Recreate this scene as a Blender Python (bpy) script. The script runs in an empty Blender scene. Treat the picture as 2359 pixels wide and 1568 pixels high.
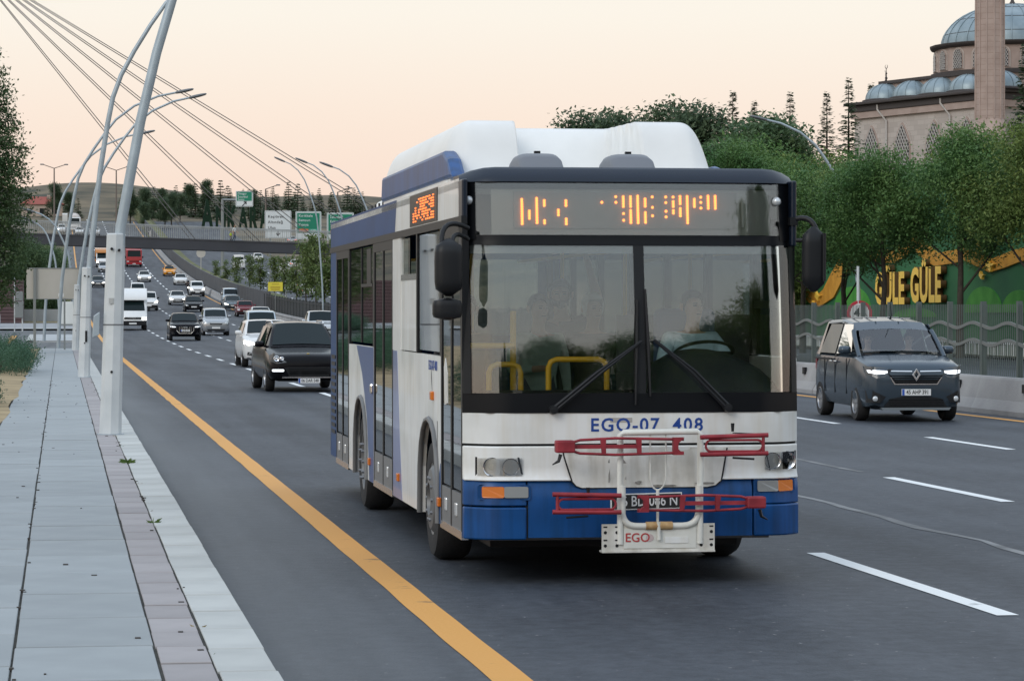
import bpy, bmesh, math, random
from mathutils import Vector, Matrix, noise
R = math.radians
random.seed(7)
scene = bpy.context.scene
col = scene.collection

# ------------------------------------------------------------------ camera
F, CX, CY = 6700.0, 1179.5, 784.0          # focal length and centre in 2359-wide photo pixels
YAW, PIT, HC = math.atan(.155), math.atan(74 / 6700), 2.0
cam_d = bpy.data.cameras.new('camera')
cam_d.sensor_width = 36; cam_d.lens = 36 * F / 2359
cam_d.clip_start = .2; cam_d.clip_end = 20000
cam = bpy.data.objects.new('camera', cam_d); col.objects.link(cam)
cam.location = (0, 0, HC); cam.rotation_euler = (math.pi / 2 - PIT, 0, -YAW)
scene.camera = cam
# ------------------------------------------------------------------ sky
SUN_AZ = R(222)      # behind and to the left of the camera (0 = +Y, clockwise)
SUN_EL = R(32)
world = bpy.data.worlds.new('World'); scene.world = world; world.use_nodes = True
nt = world.node_tree; nt.nodes.clear()
out = nt.nodes.new('ShaderNodeOutputWorld'); bg = nt.nodes.new('ShaderNodeBackground')
sky = nt.nodes.new('ShaderNodeTexSky'); sky.sky_type = 'NISHITA'; sky.sun_disc = False
sky.sun_elevation = R(4); sky.sun_rotation = SUN_AZ; sky.dust_density = 3; sky.air_density = 1.3; sky.ozone_density = 2
skm = nt.nodes.new('ShaderNodeVectorMath'); skm.operation = 'SCALE'; skm.inputs['Scale'].default_value = .06
nt.links.new(sky.outputs[0], skm.inputs[0])
tc = nt.nodes.new('ShaderNodeTexCoord'); sep = nt.nodes.new('ShaderNodeSeparateXYZ')
nt.links.new(tc.outputs['Generated'], sep.inputs[0])
ramp = nt.nodes.new('ShaderNodeValToRGB'); cr = ramp.color_ramp
stops = [(0.0, (.94, .70, .58)), (.03, (.97, .75, .63)), (.065, (.985, .83, .71)), (.10, (.99, .925, .825)), (.17, (.93, .93, .90)),
         (.32, (.80, .91, 1.0)), (1.0, (.90, 1.06, 1.30))]
cr.elements[0].position, cr.elements[0].color = stops[0][0], (*stops[0][1], 1)
cr.elements[1].position, cr.elements[1].color = stops[-1][0], (*stops[-1][1], 1)
for p, c in stops[1:-1]:
    e = cr.elements.new(p); e.color = (*c, 1)
nt.links.new(sep.outputs['Z'], ramp.inputs[0])
mixw = nt.nodes.new('ShaderNodeMix'); mixw.data_type = 'RGBA'; mixw.inputs[0].default_value = .93
nt.links.new(skm.outputs[0], mixw.inputs[6]); nt.links.new(ramp.outputs[0], mixw.inputs[7])
nt.links.new(mixw.outputs[2], bg.inputs[0]); bg.inputs[1].default_value = 1.0
nt.links.new(bg.outputs[0], out.inputs[0])
# ------------------------------------------------------------------ sun (very soft evening light)
sl = bpy.data.lights.new('sun', 'SUN'); sl.energy = .9; sl.angle = R(25); sl.color = (1, .93, .84)
so = bpy.data.objects.new('sun', sl); col.objects.link(so)
sd = Vector((math.sin(SUN_AZ) * math.cos(SUN_EL), math.cos(SUN_AZ) * math.cos(SUN_EL), math.sin(SUN_EL)))
so.rotation_euler = (-sd).to_track_quat('-Z', 'Y').to_euler(); so.location = sd * 60
scene.view_settings.view_transform = 'Standard'; scene.view_settings.look = 'None'
scene.view_settings.gamma = 1; scene.view_settings.exposure = .08; scene.view_settings.use_curve_mapping = False
scene.render.resolution_x, scene.render.resolution_y = 1024, 680
scene.render.engine = 'CYCLES'

# ------------------------------------------------------------------ photo pixel -> place
_fw = Vector((math.sin(YAW) * math.cos(PIT), math.cos(YAW) * math.cos(PIT), -math.sin(PIT)))
_rt = Vector((math.cos(YAW), -math.sin(YAW), 0)); _up = _rt.cross(_fw)
_C = Vector((0, 0, HC))
def ray(px, py): return _fw + _rt * ((px - CX) / F) - _up * ((py - CY) / F)
def P(px, py, D):                   # point at depth D
    return _C + ray(px, py) * D
def GX(px, py, wx):                 # point on the vertical plane x = wx (parallel to the road)
    r = ray(px, py); return _C + r * (wx / r.x)
def E(y):                           # road profile along the road
    if y < 130: return 0.0
    if y < 560: return 7.5e-5 * (y - 130) ** 2
    return 7.5e-5 * 430 ** 2 + .0645 * (y - 560)
def G(px, py, dz=0.0):              # point where the ray meets the road surface (+dz)
    r = ray(px, py); t = 8.0
    while t < 900:
        p = _C + r * t
        if p.z <= E(p.y) + dz: break
        t *= 1.002
    return p

# ------------------------------------------------------------------ materials
MATS = {}
def mat(name, c=(.5, .5, .5), rough=.5, metal=0, var=0, vs=4, bump=0, bs=60, emit=None, es=0, coat=0, spec=.5, c2=None, trans=0, sss=0, vdetail=5, contrast=None):
    if name in MATS: return MATS[name]
    m = bpy.data.materials.new(name); m.use_nodes = True; MATS[name] = m
    n = m.node_tree.nodes; l = m.node_tree.links; b = n['Principled BSDF']
    b.inputs['Base Color'].default_value = (*c, 1); b.inputs['Roughness'].default_value = rough
    b.inputs['Metallic'].default_value = metal; b.inputs['Coat Weight'].default_value = coat
    b.inputs['Specular IOR Level'].default_value = spec; b.inputs['Transmission Weight'].default_value = trans
    if emit: b.inputs['Emission Color'].default_value = (*emit, 1); b.inputs['Emission Strength'].default_value = es
    if var or bump or c2:
        t = n.new('ShaderNodeTexCoord')
    if var or c2:
        z = n.new('ShaderNodeTexNoise'); z.inputs['Scale'].default_value = vs; z.inputs['Detail'].default_value = vdetail
        l.new(t.outputs['Object'], z.inputs['Vector'])
        r = n.new('ShaderNodeValToRGB'); lo, hi = contrast or (.3, .7)
        r.color_ramp.elements[0].position = lo; r.color_ramp.elements[1].position = hi
        if c2: a, d = c, c2
        else: a, d = tuple(x * (1 - var) for x in c), tuple(min(1, x * (1 + var)) for x in c)
        r.color_ramp.elements[0].color = (*a, 1); r.color_ramp.elements[1].color = (*d, 1)
        l.new(z.outputs[0], r.inputs[0]); l.new(r.outputs[0], b.inputs['Base Color'])
    if bump:
        z2 = n.new('ShaderNodeTexNoise'); z2.inputs['Scale'].default_value = bs; z2.inputs['Detail'].default_value = 3
        l.new(t.outputs['Object'], z2.inputs['Vector'])
        bp = n.new('ShaderNodeBump'); bp.inputs['Strength'].default_value = bump; bp.inputs['Distance'].default_value = .02
        l.new(z2.outputs[0], bp.inputs['Height']); l.new(bp.outputs[0], b.inputs['Normal'])
    return m
def glass(name, tint=(.75, .8, .8), refl=.12, rough=.02):
    if name in MATS: return MATS[name]
    m = bpy.data.materials.new(name); m.use_nodes = True; MATS[name] = m
    n = m.node_tree.nodes; l = m.node_tree.links; n.remove(n['Principled BSDF'])
    o = n['Material Output']; tr = n.new('ShaderNodeBsdfTransparent'); tr.inputs[0].default_value = (*tint, 1)
    g = n.new('ShaderNodeBsdfGlossy'); g.inputs['Roughness'].default_value = rough; g.inputs[0].default_value = (1, 1, 1, 1)
    fr = n.new('ShaderNodeFresnel'); fr.inputs[0].default_value = 1.5
    ad = n.new('ShaderNodeMath'); ad.operation = 'ADD'; ad.use_clamp = True; ad.inputs[1].default_value = refl
    mx = n.new('ShaderNodeMixShader')
    l.new(fr.outputs[0], ad.inputs[0]); l.new(ad.outputs[0], mx.inputs[0])
    l.new(tr.outputs[0], mx.inputs[1]); l.new(g.outputs[0], mx.inputs[2]); l.new(mx.outputs[0], o.inputs[0])
    return m
def tone(m, amount=.1, streak=0.0):
    """each object its own slight tone; optional vertical dirt streaks"""
    n = m.node_tree.nodes; l = m.node_tree.links; b = n['Principled BSDF']; src = b.inputs['Base Color'].links[0].from_socket
    if amount:
        oi = n.new('ShaderNodeObjectInfo'); mr = n.new('ShaderNodeMapRange'); mr.inputs[3].default_value = 1-amount; mr.inputs[4].default_value = 1+amount; l.new(oi.outputs['Random'], mr.inputs[0])
        mv = n.new('ShaderNodeVectorMath'); mv.operation = 'SCALE'; l.new(src, mv.inputs[0]); l.new(mr.outputs[0], mv.inputs['Scale']); src = mv.outputs[0]
    if streak:
        t = n.new('ShaderNodeTexCoord'); mp = n.new('ShaderNodeMapping'); mp.inputs['Scale'].default_value = (9, 9, .8); l.new(t.outputs['Object'], mp.inputs[0])
        z = n.new('ShaderNodeTexNoise'); z.inputs['Scale'].default_value = 1.5; z.inputs['Detail'].default_value = 7; l.new(mp.outputs[0], z.inputs['Vector'])
        r = n.new('ShaderNodeValToRGB'); r.color_ramp.elements[0].position = .33; r.color_ramp.elements[1].position = .58; s = 1-streak
        r.color_ramp.elements[0].color = (s, s*.97, s*.92, 1); r.color_ramp.elements[1].color = (1, 1, 1, 1); l.new(z.outputs[0], r.inputs[0])
        mv = n.new('ShaderNodeVectorMath'); mv.operation = 'MULTIPLY'; l.new(src, mv.inputs[0]); l.new(r.outputs[0], mv.inputs[1]); src = mv.outputs[0]
    l.new(src, b.inputs['Base Color']); return m
def leafmat(name, c, c2, sc=1.2):
    if name in MATS: return MATS[name]
    m = mat(name, c, .6, c2=c2, vs=sc, spec=.25, vdetail=3)
    n = m.node_tree.nodes; l = m.node_tree.links; b = n['Principled BSDF']; o = n['Material Output']
    t = n.new('ShaderNodeBsdfTranslucent'); mx = n.new('ShaderNodeMixShader'); mx.inputs[0].default_value = .3
    rl = [x for x in n if x.type == 'VALTORGB'][0]; l.new(rl.outputs[0], t.inputs[0])
    l.new(b.outputs[0], mx.inputs[1]); l.new(t.outputs[0], mx.inputs[2]); l.new(mx.outputs[0], o.inputs[0])
    return m

# ------------------------------------------------------------------ mesh building
class MB:
    def __init__(s): s.v = []; s.f = []; s.m = []; s.cur = 0
    def add(s, vs, fs):
        o = len(s.v); s.v += [tuple(x) for x in vs]
        for f in fs: s.f.append([i + o for i in f]); s.m.append(s.cur)
        return s
    def box(s, x0, x1, y0, y1, z0, z1):
        return s.add([(x0,y0,z0),(x1,y0,z0),(x1,y1,z0),(x0,y1,z0),(x0,y0,z1),(x1,y0,z1),(x1,y1,z1),(x0,y1,z1)],
                     [(0,3,2,1),(4,5,6,7),(0,1,5,4),(1,2,6,5),(2,3,7,6),(3,0,4,7)])
    def quad(s, *p): return s.add(p, [tuple(range(len(p)))])
    def prism(s, poly, fn0, fn1):   # polygon (a,b) mapped by two functions to the front and back outline
        n = len(poly); a = [fn0(*p) for p in poly]; b = [fn1(*p) for p in poly]
        return s.add(a + b, [tuple(range(n)), tuple(range(2*n-1, n-1, -1))] + [(i, i+n, (i+1) % n + n, (i+1) % n) for i in range(n)])
    def tube(s, pts, rad, n=8, cap=True):
        pts = [Vector(p) for p in pts]; k = len(pts)
        if not hasattr(rad, '__len__'): rad = [rad] * k
        vs = []; prev = None
        for i, p in enumerate(pts):
            d = (pts[min(i+1, k-1)] - pts[max(i-1, 0)]).normalized()
            if prev is None: a = d.orthogonal().normalized()
            else: a = (prev - d * prev.dot(d)); a = a.normalized() if a.length > 1e-6 else d.orthogonal().normalized()
            prev = a; b = d.cross(a)
            for j in range(n):
                t = 2 * math.pi * j / n; vs.append(p + (a * math.cos(t) + b * math.sin(t)) * rad[i])
        fs = [(i*n+j, i*n+(j+1) % n, (i+1)*n+(j+1) % n, (i+1)*n+j) for i in range(k-1) for j in range(n)]
        if cap: fs += [tuple(range(n-1, -1, -1)), tuple((k-1)*n+j for j in range(n))]
        return s.add(vs, fs)
    def lathe(s, prof, n=24, axis='z', c=(0,0,0), a0=0, a1=2*math.pi):
        k = len(prof); full = abs(a1 - a0 - 2*math.pi) < 1e-6; m = n if full else n + 1; vs = []
        for j in range(m):
            t = a0 + (a1 - a0) * j / n
            for r, h in prof:
                u, w = r * math.cos(t), r * math.sin(t)
                p = (u, w, h) if axis == 'z' else (h, u, w) if axis == 'x' else (u, h, w)
                vs.append((p[0]+c[0], p[1]+c[1], p[2]+c[2]))
        fs = []
        for j in range(n):
            q = (j + 1) % m
            for i in range(k-1): fs.append((j*k+i, q*k+i, q*k+i+1, j*k+i+1))
        return s.add(vs, fs)
    def loft(s, secs, closed=True, cap=True):
        n = len(secs[0]); vs = [p for q in secs for p in q]; m = n if closed else n - 1
        fs = [(i*n+j, i*n+(j+1) % n, (i+1)*n+(j+1) % n, (i+1)*n+j) for i in range(len(secs)-1) for j in range(m)]
        if cap: fs += [tuple(range(n-1, -1, -1)), tuple((len(secs)-1)*n+j for j in range(n))]
        return s.add(vs, fs)
    def sheet(s, fn, u0, u1, v0, v1, nu, nv, th):   # curved slab; fn(u,v,off) -> point
        vs = []
        for o in (0, th):
            for i in range(nu+1):
                for j in range(nv+1): vs.append(fn(u0+(u1-u0)*i/nu, v0+(v1-v0)*j/nv, o))
        w = nv + 1; N = (nu+1)*w; fs = []
        for i in range(nu):
            for j in range(nv):
                a = i*w+j; fs.append((a, a+w, a+w+1, a+1)); fs.append((N+a, N+a+1, N+a+w+1, N+a+w))
        for i in range(nu):
            a = i*w; b = i*w+nv; fs.append((a, N+a, N+a+w, a+w)); fs.append((b, b+w, N+b+w, N+b))
        for j in range(nv):
            a = j; b = nu*w+j; fs.append((a, a+1, N+a+1, N+a)); fs.append((b, N+b, N+b+1, b+1))
        return s.add(vs, fs)
    def mesh(s, name, mats, smooth=None, fix=True):
        me = bpy.data.meshes.new(name); me.from_pydata([tuple(v) for v in s.v], [], s.f)
        if not isinstance(mats, (list, tuple)): mats = [mats]
        for m in mats: me.materials.append(m)
        if len(mats) > 1: me.polygons.foreach_set('material_index', s.m)
        if fix:
            bm = bmesh.new(); bm.from_mesh(me); bmesh.ops.recalc_face_normals(bm, faces=bm.faces); bm.to_mesh(me); bm.free()
        if smooth:
            me.polygons.foreach_set('use_smooth', [True] * len(me.polygons)); me.set_sharp_from_angle(angle=R(smooth))
        me.update(); return me
    def build(s, name, mats, parent=None, smooth=None, bevel=0, fix=True, seg=2):
        o = bpy.data.objects.new(name, s.mesh(name, mats, smooth, fix)); col.objects.link(o)
        if parent: o.parent = parent
        if bevel:
            b = o.modifiers.new('bevel', 'BEVEL'); b.width = bevel; b.segments = seg; b.limit_method = 'ANGLE'; b.angle_limit = R(40)
        return o
def put(name, me, parent=None, loc=(0,0,0), rot=(0,0,0), sc=(1,1,1)):
    o = bpy.data.objects.new(name, me); col.objects.link(o); o.parent = parent
    o.location = loc; o.rotation_euler = rot; o.scale = sc if hasattr(sc, '__len__') else (sc,)*3
    return o
def tag(o, label=None, cat=None, group=None, kind=None):
    if label: o['label'] = label
    if cat: o['category'] = cat
    if group: o['group'] = group
    if kind: o['kind'] = kind
    return o
def thing(name, label, cat, loc=(0,0,0), rz=0, group=None):
    o = bpy.data.objects.new(name, None); col.objects.link(o); o.empty_display_size = .2
    o.location = loc; o.rotation_euler = (0, 0, rz); return tag(o, label, cat, group)
def struct(name, mb, m, parent=None, **k):
    return tag(mb.build(name, m, parent, **k), kind='structure' if not parent else None)
def bez(p0, p1, p2, n=14):
    p0, p1, p2 = Vector(p0), Vector(p1), Vector(p2)
    return [p0*(1-t)**2 + p1*2*t*(1-t) + p2*t*t for t in [i/n for i in range(n+1)]]
def rounded(x0, x1, y0, y1, r, n=4):
    pts = []
    for cx, cy, a in ((x1-r, y1-r, 0), (x0+r, y1-r, 90), (x0+r, y0+r, 180), (x1-r, y0+r, 270)):
        for i in range(n+1):
            t = R(a + 90*i/n); pts.append((cx + r*math.cos(t), cy + r*math.sin(t)))
    return pts
_textcache = {}
def text_mesh(name, txt, m, size, ext=.002, align='CENTER', sx=1.0, bold=0.0, spacing=1.0, fn=None):
    """lettering as a mesh; the text lies in x,z facing -y"""
    cu = bpy.data.curves.new(name, 'FONT'); cu.body = txt; cu.size = size; cu.extrude = ext; cu.align_x = align; cu.align_y = 'CENTER'
    cu.offset = bold; cu.space_character = spacing; cu.resolution_u = 3
    o = bpy.data.objects.new(name, cu); col.objects.link(o)
    dg = bpy.context.evaluated_depsgraph_get(); me = bpy.data.meshes.new_from_object(o.evaluated_get(dg))
    bpy.data.objects.remove(o); bpy.data.curves.remove(cu); me.name = name
    for v in me.vertices:
        x, y, z = v.co; v.co = (x*sx, -z, y)
        if fn: v.co = fn(*v.co)
    me.materials.clear(); me.materials.append(m); return me
# ================================================================== THE SETTING
# ---- terrain, one sheet to the horizon
def terrain_z(x, y):
    z = E(max(y, -200)) if y < 700 else E(700) + (y - 700) * .02
    side = 0
    if y > 560:                                    # dry hill behind the road
        t = min(1, max(0, (y - 690) / 190)); t = t*t*(3-2*t)
        prof = 9.5 + 2.2 * math.sin((x + 40) / 34) + 1.4 * math.sin(x / 13 + 1)
        if x < -40: prof -= 3.5 * min(1, (-40 - x) / 70)
        side += prof * t
    if y > 900: z = E(700) + 4 + (y - 900) * .004
    if 21 < y < 420 and x > 40: side += min(7, (x - 40) * .16)        # rising ground under the mosque
    if x < -12 and 200 < y: side += min(5, (-12 - x) * .12) * min(1, (y - 200) / 80)
    return z + side - .06
xs = [-6000, -2500, -1200, -600, -320] + [-220 + i*10 for i in range(15)] + [-75 + i*3 for i in range(60)] + [110 + i*10 for i in range(20)] + [330, 600, 1200, 2500, 6000]
ys = [-3000, -900, -300, -120] + [-60 + i*12 for i in range(42)] + [450 + i*7 for i in range(65)] + [930, 1050, 1300, 2000, 4000, 9000]
mb = MB(); ny = len(ys)
mb.add([(x, y, terrain_z(x, y)) for x in xs for y in ys],
       [(i*ny+j, (i+1)*ny+j, (i+1)*ny+j+1, i*ny+j+1) for i in range(len(xs)-1) for j in range(ny-1)])
m_ground = mat('dry_grass_ground', (.045, .043, .027), .95, c2=(.165, .128, .078), vs=.075, bump=.6, bs=1.5, vdetail=9, contrast=(.35, .66))
struct('ground', mb, m_ground, smooth=180, fix=False)

# ---- carriageways
XL, XR = 2.39, 16.79                       # the two yellow edge lines
m_asph = bpy.data.materials.new('asphalt'); m_asph.use_nodes = True
n = m_asph.node_tree.nodes; l = m_asph.node_tree.links; b = n['Principled BSDF']
t = n.new('ShaderNodeTexCoord')
mp = n.new('ShaderNodeMapping'); mp.inputs['Scale'].default_value = (1.1, .05, 1); l.new(t.outputs['Object'], mp.inputs[0])
z1 = n.new('ShaderNodeTexNoise'); z1.inputs['Scale'].default_value = 1; z1.inputs['Detail'].default_value = 5; l.new(mp.outputs[0], z1.inputs['Vector'])
z2 = n.new('ShaderNodeTexNoise'); z2.inputs['Scale'].default_value = 45; z2.inputs['Detail'].default_value = 2; l.new(t.outputs['Object'], z2.inputs['Vector'])
vo = n.new('ShaderNodeTexVoronoi'); vo.inputs['Scale'].default_value = 5; l.new(t.outputs['Object'], vo.inputs['Vector'])
r1 = n.new('ShaderNodeValToRGB'); r1.color_ramp.elements[0].position = .3; r1.color_ramp.elements[1].position = .72
r1.color_ramp.elements[0].color = (.024, .029, .038, 1); r1.color_ramp.elements[1].color = (.064, .073, .088, 1); z5 = n.new('ShaderNodeTexNoise'); z5.inputs['Scale'].default_value = 7; z5.inputs['Detail'].default_value = 6; z5.inputs['Roughness'].default_value = .75; l.new(t.outputs['Object'], z5.inputs['Vector'])
z6 = n.new('ShaderNodeTexNoise'); z6.inputs['Scale'].default_value = .35; z6.inputs['Detail'].default_value = 4; l.new(t.outputs['Object'], z6.inputs['Vector'])
zm = n.new('ShaderNodeMath'); zm.operation = 'MULTIPLY_ADD'; zm.inputs[1].default_value = 1.1; l.new(z5.outputs[0], zm.inputs[0])
zn = n.new('ShaderNodeMath'); zn.operation = 'MULTIPLY_ADD'; zn.inputs[1].default_value = .55; zn.inputs[2].default_value = -.825; l.new(z6.outputs[0], zn.inputs[0]); l.new(zn.outputs[0], zm.inputs[2])
za = n.new('ShaderNodeMath'); za.operation = 'ADD'; l.new(z1.outputs[0], za.inputs[0]); l.new(zm.outputs[0], za.inputs[1]); l.new(za.outputs[0], r1.inputs[0])
r2 = n.new('ShaderNodeValToRGB'); r2.color_ramp.elements[0].position = .06; r2.color_ramp.elements[1].position = .14
r2.color_ramp.elements[0].color = (1, 1, 1, 1); r2.color_ramp.elements[1].color = (0, 0, 0, 1); l.new(vo.outputs['Distance'], r2.inputs[0])
r3 = n.new('ShaderNodeValToRGB'); r3.color_ramp.elements[0].position = .52; r3.color_ramp.elements[1].position = .62; l.new(z2.outputs[0], r3.inputs[0])
mu = n.new('ShaderNodeMath'); mu.operation = 'MULTIPLY'; l.new(r2.outputs[0], mu.inputs[0]); l.new(r3.outputs[0], mu.inputs[1])
mx = n.new('ShaderNodeMix'); mx.data_type = 'RGBA'; l.new(mu.outputs[0], mx.inputs[0]); l.new(r1.outputs[0], mx.inputs[6]); mx.inputs[7].default_value = (.26, .26, .26, 1)
sx_ = n.new('ShaderNodeSeparateXYZ'); l.new(t.outputs['Object'], sx_.inputs[0])
mr = n.new('ShaderNodeMapRange'); mr.inputs[1].default_value = 2.75; mr.inputs[2].default_value = 1.3; l.new(sx_.outputs[0], mr.inputs[0])
mq = n.new('ShaderNodeMath'); mq.operation = 'MULTIPLY'; l.new(mr.outputs[0], mq.inputs[0]); l.new(z1.outputs[0], mq.inputs[1])
md = n.new('ShaderNodeMix'); md.data_type = 'RGBA'; l.new(mq.outputs[0], md.inputs[0]); l.new(mx.outputs[2], md.inputs[6]); md.inputs[7].default_value = (.15, .16, .165, 1)
l.new(md.outputs[2], b.inputs['Base Color']); b.inputs['Roughness'].default_value = .62; b.inputs['Specular IOR Level'].default_value = .26
bp = n.new('ShaderNodeBump'); bp.inputs['Strength'].default_value = .45; bp.inputs['Distance'].default_value = .01
l.new(z2.outputs[0], bp.inputs['Height']); l.new(bp.outputs[0], b.inputs['Normal'])
MATS['asphalt'] = m_asph
def strip(mb, x0, x1, y0, y1, dz, step=8, wob=0, seed=0):
    k = max(1, int((y1 - y0) / step)); vs = []
    for i in range(k+1):
        y = y0 + (y1-y0)*i/k; w = wob * (noise.noise(Vector((y*.6, seed, 0))) if wob else 0)
        vs += [(x0 + w, y, E(y)+dz), (x1 + w*.6, y, E(y)+dz)]
    return mb.add(vs, [(2*i, 2*i+1, 2*i+3, 2*i+2) for i in range(k)])
mb = MB(); strip(mb, 1.0, 17.75, -45, 694, 0.0); road = struct('road', mb, m_asph, fix=False)
mb = MB(); strip(mb, 21.5, 36.2, -45, 694, 0.0); struct('opposite_road', mb, m_asph, fix=False)
m_yel = mat('yellow_paint', (.20, .115, .045), .65, c2=(.66, .315, .062), vs=3.5, bump=.2, bs=30, vdetail=10, contrast=(.24, .36))
m_white = mat('road_white_paint', (.22, .23, .24), .65, c2=(.76, .78, .78), vs=4, bump=.2, bs=30, vdetail=10, contrast=(.24, .36))
m_ghost = mat('worn_paint', (.085, .09, .095), .6, c2=(.20, .205, .21), vs=1.1, contrast=(.4, .6))
mb = MB(); strip(mb, XL-.11, XL+.11, 5, 90, .004, .35, .016, 3); strip(mb, XL-.11, XL+.11, 90, 300, .004, 2); strip(mb, XL-.11, XL+.11, 300, 690, .01); mb.build('edge_line', m_yel, road, fix=False)
mb = MB(); strip(mb, XR-.1, XR+.1, 5, 300, .004, 4, .01, 5); strip(mb, XR-.1, XR+.1, 300, 690, .01); mb.build('edge_line', m_yel, road, fix=False)
dash = {}
def lane_dash(x, y0, L=4.5, w=.075):
    mb = MB(); k = 3
    vs = []
    for i in range(k+1):
        y = y0 + L*i/k; vs += [(x - w, y + .35*0, E(y)+.005), (x + w, y + .3*(1-2*(i/k))*0, E(y)+.005)]
    mb.add(vs, [(2*i, 2*i+1, 2*i+3, 2*i+2) for i in range(k)]); mb.build('lane_dash', m_white, road, fix=False)
X1, X2, X3 = XL+3.70, XL+7.28, XL+10.9
for X, y0, LL in ((X1, 18.2, 4.9), (X2, 28.9, 4.4), (X3, 39.6, 4.0)):
    y = y0
    while y < 330:
        lane_dash(X, y, LL if y < 60 else 4.0)
        y += 9.3
    mb = MB()
    while y < 700: strip(mb, X-.1, X+.1, y, y+4.5, .012, 4.5); y += 11.4
    tag(mb.build('far_lane_dashes', m_white, road, fix=False), kind='stuff')
# old, worn markings that run beside the new ones
mb = MB(); strip(mb, X2-1.95, X2-1.85, 17, 34, .0035, .7, .16, 9); mb.build('worn_line', m_ghost, road, fix=False)
mb = MB(); strip(mb, X2-.06, X2+.03, 34.5, 48, .0035, .7, .1, 11); mb.build('worn_line', m_ghost, road, fix=False)
for X, y0 in ((26.3, 24), (31.2, 30)):
    mb = MB(); y = y0
    while y < 500: strip(mb, X-.08, X+.08, y, y+4.5, .006, 4.5); y += 11.4
    tag(mb.build('lane_dashes', m_white, road, fix=False), kind='stuff')

# ---- pavement, kerb: every slab its own piece, joints recessed
m_joint = mat('joint_dirt', (.035, .034, .028), .95, var=.5, vs=6)
m_slab = mat('grey_slab', (.262, .285, .294), .85, c2=(.318, .343, .352), vs=2.2, vdetail=9, contrast=(.2, .7), bump=.05, bs=70)
m_pink = mat('pink_slab', (.285, .268, .27), .8, c2=(.345, .322, .325), vs=2.6, vdetail=9, bump=.05, bs=70)
m_kerb = mat('kerb_stone', (.405, .415, .40), .75, c2=(.475, .485, .465), vs=2.5, vdetail=9, bump=.05, bs=70)
mb = MB(); strip(mb, -.98, 1.02, -6, 137, .138); pav = struct('pavement', mb, m_joint, fix=False)
mb = MB(); strip(mb, .9, 1.06, -6, 137, .09); kerb = struct('kerb', mb, m_joint, fix=False)
for m_, q_ in ((m_slab, .07), (m_pink, .09), (m_kerb, .08)): tone(m_, q_)
def slab_mesh(name, w, L, h, m, bev=.004, skew=0):
    b = bev; o = MB()
    o.add([(0,0,0),(w,skew,0),(w,L+skew,0),(0,L,0),(0,0,h-b),(w,skew,h-b),(w,L+skew,h-b),(0,L,h-b),(b,b,h),(w-b,b+skew,h),(w-b,L-b+skew,h),(b,L-b,h)],
          [(0,1,5,4),(1,2,6,5),(2,3,7,6),(3,0,4,7),(4,5,9,8),(5,6,10,9),(6,7,11,10),(7,4,8,11),(8,9,10,11)])
    return o.mesh(name, m)
for nm, x, w, L, mm, par, h in (('paving_slab', -.955, .69, 1.49, m_slab, pav, .05), ('paving_slab', -.25, .745, 1.49, m_slab, pav, .05),
                                ('pink_paving_slab', .51, .265, .75, m_pink, pav, .05), ('kerb_stone', .79, .30, 1.0, m_kerb, kerb, .16)):
    me = slab_mesh(nm, w, L - .034, h, mm); y = 6 + random.random(); y_end = 62
    while y < y_end:
        ln = L * (random.choice((1, 1, 1, .66)) if nm == 'paving_slab' else 1)
        o = put(nm, me, par, (x + random.uniform(-.004, .004), y, (.15 - h) + random.uniform(-.003, .003)), (0, random.uniform(-.001, .001), random.uniform(-.001, .001)), (1, ln/L*.997 if ln != L else 1, 1))
        y += ln
    mbx = MB()
    while y < 136:
        mbx.box(x, x+w, y, y+L-.012, .15-h, .15); y += L
    tag(mbx.build('far_' + nm + 's', mm, par), kind='stuff')
# weeds and litter in the joint beside the kerb
m_weed = leafmat('weed_leaf', (.05, .11, .025), (.13, .19, .05), 9)
m_dryw = leafmat('dry_weed', (.20, .15, .07), (.33, .27, .14), 9)
def grass_tuft(mb, c, r, h, k):
    for i in range(k):
        a = random.random()*6.283; d = random.random()**.7*r; x = c[0]+math.cos(a)*d*.5; y = c[1]+math.sin(a)*d*1.2
        la = random.random()*6.283; dx, dy = math.cos(la), math.sin(la); hh = h*random.uniform(.5, 1.2)*max(.2, 1-d/r); w = .003+random.random()*.005
        mb.add([(x-dy*w, y+dx*w, c[2]), (x+dy*w, y-dx*w, c[2]), (x+dx*hh*.35+dy*w*.6, y+dy*hh*.35-dx*w*.6, c[2]+hh*.7), (x+dx*hh*.8, y+dy*hh*.8, c[2]+hh*.85)], [(0,1,2,3)])
wy = [(25.3, .10, .10, 70), (26.7, .14, .05, 35), (31, .35, .05, 60), (35.2, .32, .11, 260), (39.5, .3, .05, 70), (42.6, .22, .05, 50), (20.5, .5, .035, 45), (17.0, .12, .05, 50), (15.6, .1, .05, 40), (23.2, .6, .035, 60), (29, .5, .03, 50), (33.3, .3, .04, 40), (45, .3, .05, 60)]
ORD = ('first second third fourth fifth sixth seventh eighth ninth tenth eleventh twelfth thirteenth fourteenth fifteenth sixteenth seventeenth eighteenth nineteenth twentieth twenty-first twenty-second twenty-third twenty-fourth twenty-fifth twenty-sixth twenty-seventh twenty-eighth twenty-ninth thirtieth').split()
rank_w = {i: sorted(range(len(wy)), key=lambda j: wy[j][0]).index(i) for i in range(len(wy))}
for i, (y, r, h, k) in enumerate(wy):
    mb = MB(); grass_tuft(mb, (.782, y, .105), r, h*.8 + .02, k*2)
    tag(mb.build('weed_tuft', m_weed if i in (3, 4, 0, 8, 9, 11, 12) else m_dryw, fix=False), ('dry ' if i in (1, 2, 5, 6, 7, 10) else 'green ') + 'weeds in the kerb joint, ' + ORD[rank_w[i]] + ' from the bottom of the picture', 'weeds', 'weeds along the kerb joint')
mb = MB()
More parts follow.
